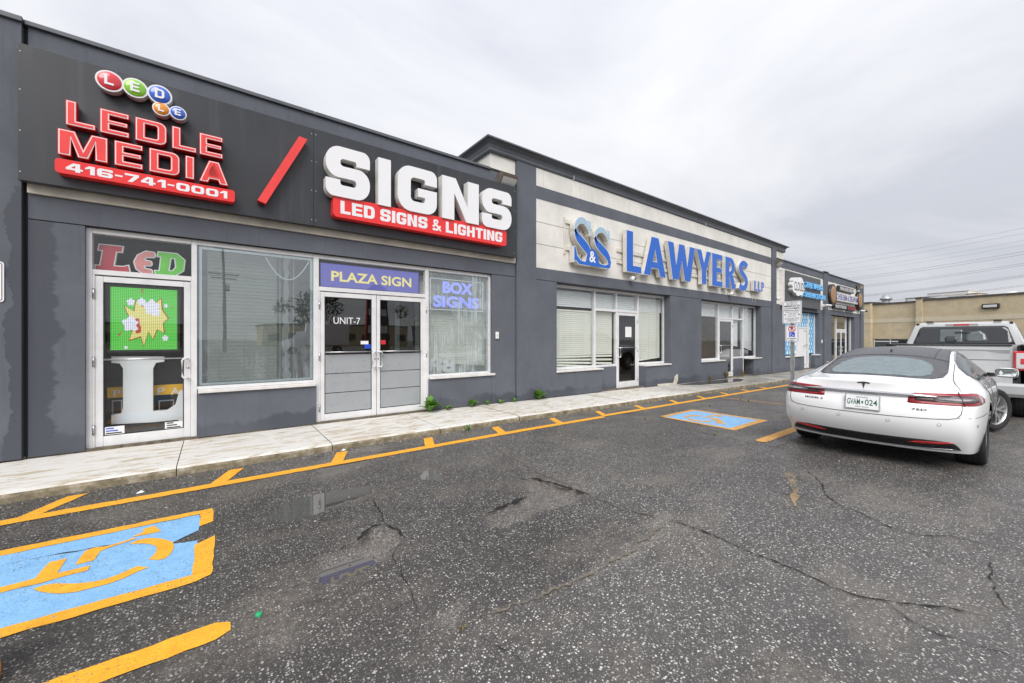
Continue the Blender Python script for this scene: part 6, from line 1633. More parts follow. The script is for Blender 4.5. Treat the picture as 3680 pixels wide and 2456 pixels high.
wheel(TW, RAX, .812, WR, WR, .255, 0, .245, 5, side=1); wheel(TW, RAX, -.812, WR, WR, .255, 0, .245, 5, side=-1)
wheel(TW, FAX, .835, WR, WR, .245, R_(-26), .245, 5, side=1); wheel(TW, FAX, -.835, WR, WR, .245, R_(-26), .245, 5, side=-1)
# roof and rear glass (plan outline)
ro = [(.50,0),(.505,.25),(.53,.40),(.61,.53),(.78,.605),(1.05,.625),(1.45,.605),(1.9,.575),(2.4,.555),(2.95,.565),(3.0,.30),(3.01,0)]
ro = ro + [(x, -y) for x, y in ro[::-1] if y > 0]
rg = decal('glass_roof', ro, SK.top, M['roof_wet'], TW, .05, .003, .006)
wi = [(.565,0),(.57,.22),(.60,.36),(.68,.45),(.82,.50),(1.06,.50),(1.26,.46),(1.37,.37),(1.405,.2),(1.41,0)]
wi = wi + [(x, -y) for x, y in wi[::-1] if y > 0]
decal('rear_window', wi, SK.top, M['glass_wet'], TW, .04, .0055, .004)
seam('roof_seam', [(1.55,-.59),(1.52,0),(1.55,.59)], lambda x, y: (lambda h: (h[0]+h[1]*.003, h[1]) if h[0] else h)(SK.top(x, y)), M['seam_dark'], TW, .004)
seam('roof_seam', [(1.55,-.46),(2.6,-.44)], lambda x, y: (lambda h: (h[0]+h[1]*.003, h[1]) if h[0] else h)(SK.top(x, y)), M['seam_dark'], TW, .004)
ws = [(3.02,0),(3.0,.52),(3.30,.60),(3.70,.66),(3.80,.5),(3.86,.25),(3.88,0)]; ws = ws+[(x,-y) for x, y in ws[::-1] if y > 0]
decal('windscreen', ws, SK.top, M['glass_side'], TW, .06, .003, .004)
# side glass, both sides
sg = [(1.28,1.055),(1.46,1.135),(1.75,1.215),(2.1,1.275),(2.5,1.295),(2.9,1.26),(3.25,1.14),(3.48,1.02),(3.40,.975),(2.6,.965),(1.8,.975),(1.45,.99),(1.28,1.02)]
sg2 = [(x+(x-2.3)*.03, z+(z-1.15)*.10) for x, z in sg]
for fn in (SK.sider, SK.sidel):
    decal('window_trim', sg2, fn, M['chrome'], TW, .06, .002, .004); decal('side_window', sg, fn, M['glass_side'], TW, .06, .005, .004)
    seam('door_seam', [(2.35,1.33),(2.35,.95),(2.33,.6),(2.36,.30)], fn, M['seam_dark'], TW, .004); seam('door_seam', [(1.42,1.0),(1.46,.75),(1.62,.5),(1.66,.30)], fn, M['seam_dark'], TW, .004)
    seam('door_seam', [(3.45,.98),(3.50,.6),(3.48,.32)], fn, M['seam_dark'], TW, .004)
    for hx_ in (1.95, 2.85): decal('door_handle', rr2(hx_-.1, hx_+.1, .865, .895, .012), fn, M['chrome'], TW, .04, .006, .004)
# tail lamps in polar coordinates of the tail
PL = SK.polar
for s in (1, -1):
    def pf(a_, b_, s=s): return PL(s*a_, b_)
    full = [(19.0,.783),(19.6,.835),(20.6,.880),(22.5,.893),(30,.897),(38,.901),(47,.902),(54,.890),(60,.856),(63.5,.818),(61.5,.787),(52,.776),(44,.774),(34,.774),(26,.775),(20,.777)]
    k = .012
    sc_ = lambda q: [(x*.01, z) for x, z in q]
    pf2 = lambda a_, b_, s=s: PL(s*a_*100, b_)
    decal('tail_lamp', sc_(full), pf2, M['lamp_red'], TW, .02, .004, .006)
    dk = [(22.0,0.8475),(23.6,0.8679),(29,0.8658),(37,0.8791),(46,0.8740),(50,0.8577),(52,0.8312),(50.5,0.8067),(45,0.7995),(34,0.8006),(27,0.8026),(22,0.8067)]
    decal('lamp_lens', sc_(dk), pf2, M['lamp_dark'], TW, .02, .0065, .004)
    gr = [(29,0.8403),(34,0.8516),(41,0.8536),(45.5,0.8454),(47,0.8312),(45.5,0.8189),(40,0.8128),(33,0.8169),(29,0.8250)]
    decal('lamp_lens', sc_(gr), pf2, M['lamp_smoke'], TW, .02, .0085, .004)
    ci = [(33,0.8352),(38,0.8393),(43,0.8373),(44,0.8301),(42.5,0.8240),(37,0.8230),(33,0.8271)]
    decal('lamp_lens', sc_(ci), pf2, M['lamp_clear'], TW, .02, .0105, .004)
    cl = [(54.2,0.8740),(58.6,0.8536),(58.2,0.7863),(54.0,0.7822)]
    decal('lamp_lens', sc_(cl), pf2, M['lamp_clear'], TW, .02, .0065, .004)
    seam('lamp_seam', sc_([(39.5,.905),(39.5,.770)]), lambda a_, b_, s=s: (lambda h: (h[0]+h[1]*.009, h[1]) if h[0] else h)(PL(s*a_*100, b_)), M['seam_dark'], TW, .004)
    # hatch seam
    seam('hatch_seam', sc_([(40.5,.925),(39.5,.88),(38.6,.77),(37.6,.69),(36,.645),(33,.627),(26,.618),(12,.613),(0,.611)]), pf2, M['seam_dark'], TW, .004)
    seam('bumper_seam', sc_([(36.5,.645),(45,.65),(56,.658),(64,.665)]), pf2, M['seam_dark'], TW, .003)
    up = [(.33,s*.775),(.50,s*.725),(.80,s*.685),(1.15,s*.665),(1.55,s*.645)]
    seam('hatch_seam', up, SK.top, M['seam_dark'], TW, .004)
    # reflectors and park sensors
    decal('reflector', sc_([(20,.325),(23,.345),(33,.362),(36.5,.360),(33,.335),(25,.318)]), pf2, M['reflector_red'], TW, .015, .010, .006)
    for ph in (11, 30, 46):
        h = PL(s*ph, .56); 
        if h[0] is not None and not (ph == 11 and s > 0 and False):
            pts = []; rt = h[1].cross(Vector((0,0,1))).normalized()
            tube('park_sensor', [h[0]+h[1]*.001+rt*.016*math.cos(t)+Vector((0,0,1))*.016*math.sin(t) for t in [2*math.pi*k_/16 for k_ in range(17)]], .0015, M['seam_dark'], TW, seg=4)
sc_ = lambda q: [(x*.01, z) for x, z in q]
pfa = lambda a_, b_: PL(a_*100, b_)
dif = [(41,.275),(39.5,.31),(37.5,.345),(35,.362),(30,.370),(15,.366),(0,.362)]; dif = dif + [(-a_, b_) for a_, b_ in dif[::-1] if a_ > 0]
dif += [(-36,.265),(-20,.255),(0,.253),(20,.255),(36,.265)]
decal('diffuser', sc_(dif), pfa, M['gloss_black'], TW, .025, .006, .01)
seam('diffuser_edge', sc_([(-40,.284),(-20,.262),(0,.259),(20,.262),(40,.284)]), lambda a_, b_: (lambda h: (h[0]+h[1]*.008, h[1]) if h[0] else h)(PL(a_*100, b_)), M['chrome'], TW, .003)
# chrome bar
bar = [(27,.853),(20,.868),(10,.874),(0,.876)]; bar = bar + [(-a_, b_) for a_, b_ in bar[::-1] if a_ > 0] + [(-33,.846),(-27,.842),(-20,.844),(-10,.849),(0,.850),(10,.849),(20,.844),(27,.842),(33,.846)]
bp_ = []
for k in range(61):
    ph = -31+62*k/60; h = PL(ph, .862-.010*(abs(ph)/31)**2.5)
    if h[0] is not None: bp_.append(h[0]+h[1]*.019)
rad = [.0195*min(1, (min(k, len(bp_)-1-k)+1)/9)**.6 for k in range(len(bp_))]
tube('chrome_bar', bp_, rad, M['chrome'], TW, 14)
# plate recess and licence plate
plt = empty('licence_plate', (.02, 0, .68)); plt.parent = TW
def rear_txt(name, s, y0, y1, z0, z1, x, mat, parent, bold=0.0, slope=0.0):
    """string on the tail, read from behind (left to right = +y to -y)"""
    v, f, a_, b_, c_, d_ = text_mesh(s, bold)
    Y = y0+(v[:,0]-a_)/(b_-a_)*(y1-y0); Z = z0+(v[:,1]-c_)/(d_-c_)*(z1-z0)
    return mesh(name, [(x+slope*(zz-z0), yy, zz) for yy, zz in zip(Y, Z)], f, mat, parent)
def loc_plate(): 
    h = SK.rear(0, .745); return h[0].x
px0 = loc_plate()-.020
plt.location = (px0, 0, .742); plt.rotation_euler = (0, R_(8), 0)
PW, PH = .152, .080
box('plate_frame', -.006, .006, -PW-.012, PW+.012, -PH-.012, PH+.010, M['galv'], plt, .004)
box('plate_face', -.0085, -.0062, -PW, PW, -PH, PH, M['sign_white'], plt)
rear_txt('plate_text', 'GVAM', PW-.012, .018, -.036, .034, -.0095, M['plate_green'], plt, .012); rear_txt('plate_text', '024', -.028, -PW+.012, -.036, .034, -.0095, M['plate_green'], plt, .012)
rear_txt('plate_text', 'ONTARIO', .055, -.055, .046, .064, -.0095, M['plate_green'], plt); rear_txt('plate_text', 'GREEN VEHICLE', .06, -.06, -.066, -.052, -.0095, M['plate_green'], plt)
box('plate_crown', -.0095, -.0087, -.012, .004, -.018, .012, M['plate_green'], plt)
# badges
def badge(s, y0, y1, z0, z1):
    h = SK.rear((y0+y1)/2, (z0+z1)/2); h2 = SK.rear((y0+y1)/2, (z0+z1)/2+.05)
    v, f, a_, b_, c_, d_ = text_mesh(s, .02); V = []
    for p in v:
        yy = y0+(p[0]-a_)/(b_-a_)*(y1-y0); zz = z0+(p[1]-c_)/(d_-c_)*(z1-z0); hh = SK.rear(yy, zz); V.append(hh[0]+hh[1]*.004)
    return mesh('badge', V, f, M['seam_dark'], TW)
badge('MODEL S', .60, .40, .725, .748); badge('75D', -.42, -.54, .70, .722)
tt = [(y_, z_+.014) for y_, z_ in [(-.062,.962),(-.03,.970),(0,.972),(.03,.970),(.062,.962),(.05,.948),(.022,.954),(.014,.950),(.0,.885),(-.014,.950),(-.022,.954),(-.05,.948)]]
decal('badge', tt, SK.rear, M['seam_dark'], TW, .012, .004, .003)
tube('antenna_fin', [(1.75,0,1.335),(1.80,0,1.355)], .012, M['gloss_black'], TW)
# door mirrors
for s in (1, -1):
    bm = bmesh.new(); bmesh.ops.create_uvsphere(bm, u_segments=20, v_segments=12, radius=1)
    for v_ in bm.verts:
        x_, y_, z_ = v_.co
        f = lambda q, e_: math.copysign(abs(q)**e_, q)
        v_.co = Vector((f(x_, .8)*.075+(.03 if x_ > 0 else 0)*abs(x_), f(y_, .6)*.115, f(z_, .6)*.075))
    m_ = bm_obj('door_mirror', bm, M['car_white'], TW, True); m_.location = (3.18, s*1.045, 1.00)
    g_ = mesh('mirror_glass', [(0, yy, zz) for yy, zz in rr2(-.092, .092, -.052, .052, .03)], [tuple(range(len(rr2(-.092, .092, -.052, .052, .03))))], M['mirror_glass'], m_); g_.location = (-.0775, 0, 0.004); g_.rotation_euler = (0, 0, R_(s*8))
    r_ = tube('mirror_rim', [(-.074, yy*1.08, zz*1.1+.004) for yy, zz in rr2(-.092, .092, -.052, .052, .03)+[rr2(-.092, .092, -.052, .052, .03)[0]]], .006, M['gloss_black'], m_, seg=5)
    tube('mirror_foot', [(3.20, s*.86, .965), (3.19, s*.95, .965), (3.18, s*1.02, .965)], [.035, .028, .03], M['gloss_black'], TW)

# a second white car, far off behind the pickup: only roof and glass clear the cars in front
C2 = empty('parked_car', (27.2, 3.3, gz(27)), R_(185)); tag(C2, 'white car far off between the plaza end and the silver pickup', 'car')
o = bpy.data.objects.new('body', bme); link(o, C2); o.location = (-2.5, 0, 0)
for ch in list(TW.children):
    if ch.name.split('.')[0] in ('glass_roof', 'windscreen', 'side_window', 'wheel', 'tail_lamp', 'underbody'):
        c = copy_tree(ch, C2); c.location = Vector(ch.location)+Vector((-2.5, 0, 0))
# --- silver pickup ahead of the sedan: x forward from the tailgate, y left, z up
TK = empty('pickup_truck', (11.72, 1.02, gz(13)), R_(0)); tag(TK, 'silver pickup truck with tinted rear window parked ahead of the white sedan', 'truck')
def loft(name, secs, mat, parent, cap=True, smooth=False):
    """closed cross-sections joined along the length"""
    V = [p for s in secs for p in s]; n = len(secs[0]); Fc = []
    for i in range(len(secs)-1):
        for k in range(n): Fc.append((i*n+k, i*n+(k+1) % n, (i+1)*n+(k+1) % n, (i+1)*n+k))
    if cap: Fc.append(tuple(range(n))[::-1]); Fc.append(tuple((len(secs)-1)*n+k for k in range(n)))
    o = mesh(name, V, Fc, mat, parent)
    b = bmesh.new(); b.from_mesh(o.data); bmesh.ops.recalc_face_normals(b, faces=b.faces); b.to_mesh(o.data); b.free()
    if smooth:
        o.data.polygons.foreach_set('use_smooth', [True]*len(o.data.polygons))
        try: o.data.set_sharp_from_angle(angle=R_(40))
        except Exception: pass
    return o
def arch_side(name, s, x0, x1, prof, arch, parent, mat):
    """fender panel: columns along x with the wheel opening cut in the lower edge; prof(x) -> list of (y, z) from bottom to top"""
    cols = np.linspace(x0, x1, 60); V = []; Fc = []; k = None
    for x in cols:
        p = prof(x); zb_ = p[0][1]
        for (ax, az, r) in arch:
            if abs(x-ax) < r: zb_ = max(zb_, az+math.sqrt(r*r-(x-ax)**2))
        k = len(p)
        for (y, z) in p:
            z2 = zb_+(z-p[0][1])*(p[-1][1]-zb_)/(p[-1][1]-p[0][1]); V.append((x, s*y, z2))
    for i in range(len(cols)-1):
        for q_ in range(k-1):
            f = (i*k+q_, (i+1)*k+q_, (i+1)*k+q_+1, i*k+q_+1); Fc.append(f if s < 0 else f[::-1])
    return mesh(name, V, Fc, mat, parent, smooth=True)
plain('lamp_white', (0.70, 0.66, 0.66), 0.15, coat=1.0)
TR, TF, TWR = 1.22, 4.92, .415
SI = M['truck_silver']
for s in (1, -1):
    arch_side('bed_side', s, .03, 1.80, lambda x: [(.93,.62),(.985,.72),(1.005,.95),(.998,1.15),(.985,1.30),(.965,1.40),(.93,1.43)], [(TR, TWR, .50)], TK, SI)
    arch_side('cab_side', s, 1.82, 3.95, lambda x: [(.93,.52),(.985,.66),(1.0,.95),(.985,1.20),(.96,1.30)], [], TK, SI)
    arch_side('front_fender', s, 3.97, 5.75, lambda x: [(.93,.62),(.99,.75),(1.0,.95),(.985,1.12),(.93,1.22)], [(TF, TWR, .50)], TK, SI)
    box('bed_rail_cap', .0, 1.80, s*.90-.055, s*.90+.055, 1.428, 1.452, M['black_plastic'], TK, .012)
    box('bed_wall', .06, 1.80, s*.84-.02, s*.84+.02, .75, 1.43, M['black_plastic'], TK)
    for ax in (TR, TF):
        n = 16; V = []
        for k in range(n+1):
            a_ = math.pi*k/n
            for yy in (.55, .965): V.append((ax+.497*math.cos(a_), s*yy, TWR+.497*math.sin(a_)))
        mesh('wheel_arch', V, [(2*i, 2*i+1, 2*i+3, 2*i+2) for i in range(n)], M['under_black'], TK)
        wheel(TK, ax, s*.86, TWR, TWR, .28, 0, .24, 6, side=s)
    # tail lamps
    tl = box('tail_lamp', -.035, .14, min(s*.775,s*.99), max(s*.775,s*.99), .98, 1.335, M['reflector_red'], TK, .025)
    box('lamp_lens', -.043, -.030, min(s*.81,s*.95), max(s*.81,s*.95), 1.015, 1.30, M['lamp_white'], tl, .012)
    box('lamp_lens', -.049, -.040, min(s*.86,s*.955), max(s*.86,s*.955), 1.10, 1.20, M['reflector_red'], tl, .008)
    tube('exhaust_tip', [(.16, s*.62, .55), (.02, s*.70, .545)], .05, M['chrome'], TK, 16, cap=False) if s < 0 else None
tg_ = loft('tailgate', [[(.0, -.77, .72), (.0, .77, .72), (.0, .77, 1.30), (-.01, .77, 1.40), (.01, .77, 1.425), (.01, -.77, 1.425), (-.01, -.77, 1.40), (.0, -.77, 1.30)], [(.06, -.77, .72), (.06, .77, .72), (.06, .77, 1.30), (.06, .77, 1.40), (.06, .77, 1.425), (.06, -.77, 1.425), (.06, -.77, 1.40), (.06, -.77, 1.30)]], SI, TK)
box('tailgate_cap', -.02, .07, -.77, .77, 1.427, 1.452, M['black_plastic'], TK, .01)
loft('tailgate_step', [[(-.012, y, 1.17), (-.014, y, 1.20), (-.016, y, 1.36), (.0, y, 1.375), (.0, y, 1.15)] for y in (-.74, .74)], SI, TK)
box('tailgate_handle', -.022, .0, -.11, .11, 1.235, 1.315, M['black_plastic'], TK, .015)
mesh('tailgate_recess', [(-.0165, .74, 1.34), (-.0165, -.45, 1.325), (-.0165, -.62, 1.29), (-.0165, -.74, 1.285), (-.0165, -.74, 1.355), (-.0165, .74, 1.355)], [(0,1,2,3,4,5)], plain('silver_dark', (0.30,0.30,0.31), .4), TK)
box('bed_floor', .06, 1.82, -.85, .85, .72, .75, M['black_plastic'], TK); box('bed_front', 1.78, 1.82, -.93, .93, .75, 1.44, SI, TK)
bp = loft('bumper', [[(-.16, y*.97, .50), (-.20, y, .56), (-.20, y, .70), (-.14, y, .745), (.02, y, .745), (.02, y, .50)] for y in (-1.0, -.6, .6, 1.0)], SI, TK)
box('bumper_step', -.19, .0, -.58, .58, .742, .756, M['black_plastic'], TK, .004); box('plate_mount', -.215, -.19, -.18, .18, .545, .675, M['black_plastic'], TK, .006)
box('frame', .3, 5.5, -.5, .5, .42, .62, M['under_black'], TK)
# cab: stations of half-width by height
def cab_sec(x, zb_, zt_, wb, wt): return [(x, -wb, zb_), (x, wb, zb_), (x, wb*.995, zb_+.05), (x, wt+.03, zt_-.10), (x, wt, zt_-.04), (x, wt-.10, zt_), (x, -wt+.10, zt_), (x, -wt, zt_-.04), (x, -wt-.03, zt_-.10), (x, -wb*.995, zb_+.05)]
secs = [cab_sec(1.84, 1.28, 1.36, .955, .92), cab_sec(2.00, 1.28, 1.90, .955, .755), cab_sec(2.12, 1.28, 1.945, .955, .75), cab_sec(2.7, 1.28, 1.965, .955, .745), cab_sec(3.35, 1.28, 1.94, .955, .74), cab_sec(3.55, 1.28, 1.90, .955, .745), cab_sec(4.25, 1.22, 1.30, .955, .90)]
cab = loft('cab', secs, SI, TK, smooth=True)
cs_me = cab.data; TS = Skin(cs_me)
rwp = [(-.73,1.435),(.73,1.435),(.63,1.80),(.58,1.835),(-.58,1.835),(-.63,1.80)]
glass('truck_glass', (0.32, 0.34, 0.36), 1.2); plain('tint', (0.030, 0.033, 0.038), 0.08, spec=0.7)
decal('rear_window', [(a_*1.06, 1.435+(b_-1.435)*1.03) for a_, b_ in rwp], TS.rear, M['tint'], TK, .08, .004, .006)
plain('tint_light', (0.115, 0.135, 0.135), 0.06, spec=0.7)
decal('sliding_pane', rr2(-.02, .34, 1.475, 1.775, .03), TS.rear, M['tint_light'], TK, .06, .010, .004)
decal('see_through', rp([(-.40,1.50),(-.06,1.50),(-.06,1.70,.02),(-.28,1.74,.02),(-.36,1.66,.05)]), TS.rear, M['tint_light'], TK, .06, .008, .003)
decal('headrest', rr2(.06, .25, 1.475, 1.62, .05), TS.rear, M['tint'], TK, .06, .012, .003); decal('mirror_inside', rr2(-.14, .10, 1.68, 1.725, .02), TS.rear, M['tint'], TK, .06, .0125, .003)
for s in (1, -1):
    fn = TS.sidel if s > 0 else TS.sider
    decal('side_window', [(2.22,1.40),(2.30,1.80),(2.42,1.86),(3.30,1.86),(3.42,1.82),(3.85,1.45),(3.80,1.40)], fn, M['tint'], TK, .1, .004, .005)
    seam('door_seam', [(2.95,1.86),(2.95,1.34)], fn, M['seam_dark'], TK, .006)
    mb = box('door_mirror', 3.55, 3.70, s*1.16-.13, s*1.16+.13, 1.30, 1.56, M['black_plastic'], TK, .03); tube('mirror_arm', [(3.65, s*.95, 1.38), (3.63, s*1.08, 1.38)], .03, M['black_plastic'], TK)
    box('roof_gutter', 2.02, 2.10, s*.71-.025, s*.71+.025, 1.885, 1.935, M['black_plastic'], TK, .01); box('roof_bracket', 2.1, 2.25, s*.52-.06, s*.52+.06, 1.955, 1.985, M['black_plastic'], TK, .008)
    box('head_lamp', 5.60, 5.82, s*.82-.14, s*.82+.14, .95, 1.16, M['lamp_clear'], TK, .03)
bl = box('brake_light', 1.985, 2.05, -.25, .25, 1.862, 1.908, M['lamp_clear'], TK, .01); box('lamp_lens', 1.980, 1.99, -.12, .12, 1.866, 1.903, M['reflector_red'], bl, .004)
loft('hood', [[(x, -w_, z-.3), (x, w_, z-.3), (x, w_, z-.04), (x, w_-.12, z), (x, -w_+.12, z), (x, -w_, z-.04)] for x, w_, z in ((4.2,.92,1.26),(5.0,.92,1.25),(5.6,.90,1.20),(5.75,.88,1.12))], SI, TK)
box('grille', 5.70, 5.80, -.70, .70, .70, 1.12, M['black_plastic'], TK, .02); box('front_bumper', 5.62, 5.92, -.98, .98, .46, .70, M['chrome'], TK, .04)
ws_ = [(3.56,-.62),(3.60,.62) ]
decal('windscreen', [(3.60,-.64),(3.60,.64),(4.14,.78),(4.14,-.78)], TS.top, M['tint'], TK, .1, .004, .005)
tube('antenna', [(4.6, -.9, 1.22), (4.58, -.9, 2.0)], .006, M['black_plastic'], TK)

# ------------------------------------------------------------------ tan plaza across the lot
u2_ = (1312-CX)/FPX; wdir = -Vector((CT+u2_*ST, ST-u2_*CT)).normalized()
P0 = D(3105, 1219, 50.0); ang = math.atan2(wdir.y, wdir.x)
TB = empty('tan_plaza', (P0.x, P0.y, gz(60)), ang); tag(TB, 'low tan stucco commercial building with dark roof edge behind the pickup', 'building')
# local frame: x along the wall to the right, y into the building (away), z up
def s_of(px):                       # distance along the wall of a pixel column
    lo, hi = 0.0, 70.0
    f = lambda s: (lambda p: CX+FPX*(p.x*ST-p.y*CT)/(p.x*CT+p.y*ST))(Vector((P0.x, P0.y))+wdir*s)
    for _ in range(60):
        m_ = (lo+hi)/2
        if f(m_) < px: lo = m_
        else: hi = m_
    return lo
def z_of(px, py):
    p = Vector((P0.x, P0.y))+wdir*s_of(px); z = p.x*CT+p.y*ST
    return CAMH+(HY-py)/FPX*z - gz(60)
stucco('stucco_tan', (0.52, 0.44, 0.30), (0.3, 0.25, 0.17), base_z=False); plain('tan_light', (0.60, 0.53, 0.40), 0.85, var=.1); plain('roof_edge', (0.075, 0.068, 0.07), 0.6)
ztop = z_of(3138, 1097); zs_a, zs_b = z_of(3200, 1160), z_of(3200, 1146); zg_ = z_of(3200, 1219)
s1_, s2_, s3_ = s_of(3137), s_of(3297), s_of(3319); send = s_of(3860)
# wall faces the camera: -y side is away for this direction, so build towards local -y... (right-hand side of +x is the lot)
def tbox(nm, x0, x1, y0, y1, z0, z1, mt, b=0.0): return box(nm, x0, x1, y0, y1, z0, z1, M[mt], TB, b)
fy = 1 if (Vector((-wdir.y, wdir.x)).dot(Vector((P0.x, P0.y))) > 0) else -1     # sign of "away"
def tb(nm, x0, x1, d0, d1, z0, z1, mt, b=0.0): return tbox(nm, x0, x1, min(fy*d0, fy*d1), max(fy*d0, fy*d1), z0, z1, mt, b)
for (a0, a1, d0, dzt) in ((-12, s1_, -.5, z_of(3120,1092)-ztop), (s1_, s2_, 0, 0), (s2_, s3_, -.35, .35), (s3_, send, -.1, .12)):
    tb('wall', a0+.002, a1-.002, d0, 14, zs_b, ztop+dzt, 'stucco_tan'); tb('band', a0+.002, a1-.002, d0-.03, 13.9, zs_a, zs_b, 'tan_light'); tb('roof_edge', a0-.04, a1+.04, d0-.12, 14.1, ztop+dzt, ztop+dzt+.16, 'roof_edge')
    if a0 == s2_ or a0 == -12: tb('wall', a0+.002, a1-.002, d0, 13.9, 0, zs_a, 'stucco_tan')
    else: tb('wall', a0+.002, a1-.002, d0, 13.9, zg_, zs_a, 'stucco_tan')
plain('glass_far', (0.05, 0.065, 0.065), 0.08, spec=0.7); plain('post_white', (0.7,0.7,0.7), .4)
xg = s1_+.1
while xg < send-.1:
    xe_ = min(xg+1.55, send-.02)
    if not (s2_-1.5 < xg < s3_): 
        tb('window', xg+.04, xe_-.04, .10, .14, .5, zg_-.35, 'glass_far'); tb('window_head', xg, xe_, .06, .2, zg_-.35, zg_-.23, 'post_white'); tb('window', xg+.04, xe_-.04, .10, .14, zg_-.23, zg_-.02, 'glass_far')
        tb('window_post', xg-.04, xg+.04, .05, .2, 0, zg_-.02, 'post_white'); tb('window_base', xg, xe_, .04, 2, 0, .5, 'stucco_tan')
    xg += 1.6
xl = s_of(3564); WL = empty('wall_light', (0, 0, 0)); WL.parent = None
WL.location = Vector((P0.x, P0.y, 0))+Vector((wdir.x, wdir.y, 0))*xl; WL.rotation_euler = (0, 0, ang); tag(WL, 'dark framed rectangular wall light high on the tan building', 'wall light')
zl_ = z_of(3564, 1101)+gz(60)
box('case', -.6, .6, min(fy*-.35, fy*-.1), max(fy*-.35, fy*-.1), zl_-.24, zl_+.24, M['black_plastic'], WL, .05); box('lens', -.47, .47, min(fy*-.40, fy*-.34), max(fy*-.40, fy*-.34), zl_-.13, zl_+.13, M['lamp_lens'], WL, .02)
# roof equipment
def on_roof(px, py_top, w_, hh, nm, label, mt, round_=False, back=4.0):
    s_ = s_of(px); base = Vector((P0.x, P0.y, 0))+Vector((wdir.x, wdir.y, 0))*s_+Vector((-wdir.y, wdir.x, 0))*fy*back
    r = empty(nm, (base.x, base.y, gz(60)+ztop), ang); tag(r, label, 'vent' if round_ else 'roof unit')
    if round_:
        lathe('pipe', [(w_*.7, -.3), (w_*.7, hh*.55)], M[mt], r, 16); lathe('cap', [(w_*.7, hh*.5), (w_*1.1, hh*.5), (w_*.95, hh*.75), (w_*.7, hh*.8), (w_*.6, hh), (0, hh)], M[mt], r, 16)
    else:
        box('case', -w_/2, w_/2, -1, 1, -.3, hh, M[mt], r, .03); box('lid', -w_/2-.06, w_/2+.06, -1.06, 1.06, hh, hh+.06, M[mt], r, .01); box('louvre', -w_/2+.2, w_/2-.2, -fy*1.02-.02, -fy*1.02+.02, hh*.2, hh*.8, M['post_white'], r)
on_roof(3157, 1070, .55, 1.25, 'roof_vent', 'grey round capped vent pipe on the tan roof', 'galv', True, 1.5)
on_roof(3262, 1070, 3.2, .75, 'roof_unit', 'long pale grey rooftop unit at the pilaster of the tan building', 'galv'); on_roof(3350, 1065, 3.4, 1.1, 'roof_unit', 'pale rooftop unit with louvre right of the tan pilaster', 'post_white')
on_roof(3400, 1065, 2.6, .75, 'roof_unit', 'tan sided rooftop unit beside the louvred one', 'tan_light'); on_roof(3617, 1045, .5, .5, 'roof_vent', 'tiny white vent on the tan roof edge', 'post_white', True, 1.0)
# ------------------------------------------------------------------ street furniture and small things
PX, PY = 9.36, 2.96
SP = empty('sign_post', (PX, PY, gz(PX))); tag(SP, 'galvanised perforated post carrying two white parking signs beside the white sedan', 'sign post')
zb0 = gz(PX)
bm = bmesh.new()
for (x0, x1, y0, y1) in ((-.004, .004, -.03, .03), (-.028, .0, -.034, -.026), (-.028, .0, .026, .034)): bm_box(bm, x0, x1, y0, y1, -.1, 2.28)
bm_obj('channel_post', bm, M['galv'], SP)
for k in range(44): lathe('punched_hole', [(0, -.0052), (.0055, -.0052)], M['black_plastic'], SP, 8, 'X', loc=(0, 0, .12+k*.05))
def facing_back(o, x, y, z):                       # local XY plane -> sign facing -X (towards the sedan's tail)
    o.location = (x, y, z); o.rotation_euler = (math.pi/2, 0, -math.pi/2); return o
def traffic_plate(w_, h_, y, z0, label, x=PX-.036):
    r = empty('parking_sign', (x, y, z0)); tag(r, label, 'sign')
    def ad(o, dx=0.0): facing_back(o, -dx, w_/2, 0); o.parent = r; return o
    ad(extrude2d('plate', [[rr2(0, w_, 0, h_, .03)]], 0, .004, [M['galv'], M['sign_white']]))
    ad(extrude2d('border', [[rr2(.010, w_-.010, .010, h_-.010, .024), rr2(.016, w_-.016, .016, h_-.016, .02)]], 0, .0055, [M['ink']]*2))
    for zz in (h_-.022, .022): o = lathe('bolt', [(0,-.012),(.009,-.012),(.009,0)], M['galv'], r, 8, 'X', loc=(0, 0, zz))
    return r, ad
def plate_txt(r, s, w_, y0, y1, z0, z1, mat, bold=0.0):
    v, f, a_, b_, c_, d_ = text_mesh(s, bold)
    U = y0+(v[:,0]-a_)/(b_-a_)*(y1-y0); Z = z0+(v[:,1]-c_)/(d_-c_)*(z1-z0)
    return mesh('sign_lettering', [(-.0062, w_/2-u, zz) for u, zz in zip(U, Z)], f, mat, r)
zA = FZ(2847, 1164, 1)  # placeholder, replaced below
dz_ = lambda py: CAMH+(HY-py)/FPX*(PX*CT+PY*ST)
w1, h1 = .335, dz_(1083)-dz_(1164)
r1_, ad1 = traffic_plate(w1, h1, PY, dz_(1164), 'white sign reading IMMEDIATE CUSTOMER PARKING ONLY, upper one on the post')
for s, f0, f1, m_ in (('PRIVATE PROPERTY', .89, .925, .22), ('1780 ALBION RD', .835, .87, .20), ('IMMEDIATE', .745, .815, .09), ('CUSTOMER', .645, .715, .10), ('PARKING ONLY', .555, .61, .08), ('WHILE ON PREMISES', .49, .525, .14), ('3 HOUR LIMIT', .425, .46, .26), ('NO PARKING', .37, .40, .30), ('12AM - 7AM', .31, .345, .30), ('UNAUTHORIZED VEHICLES', .235, .265, .12), ('WILL BE TAGGED AND/OR', .19, .22, .12), ('TOWED AWAY AT', .145, .175, .25), ("OWNER'S EXPENSE", .10, .13, .22)):
    plate_txt(r1_, s, w1, w1*m_, w1*(1-m_), h1*f0, h1*f1, M['ink'], .015 if f1-f0 > .05 else .0)
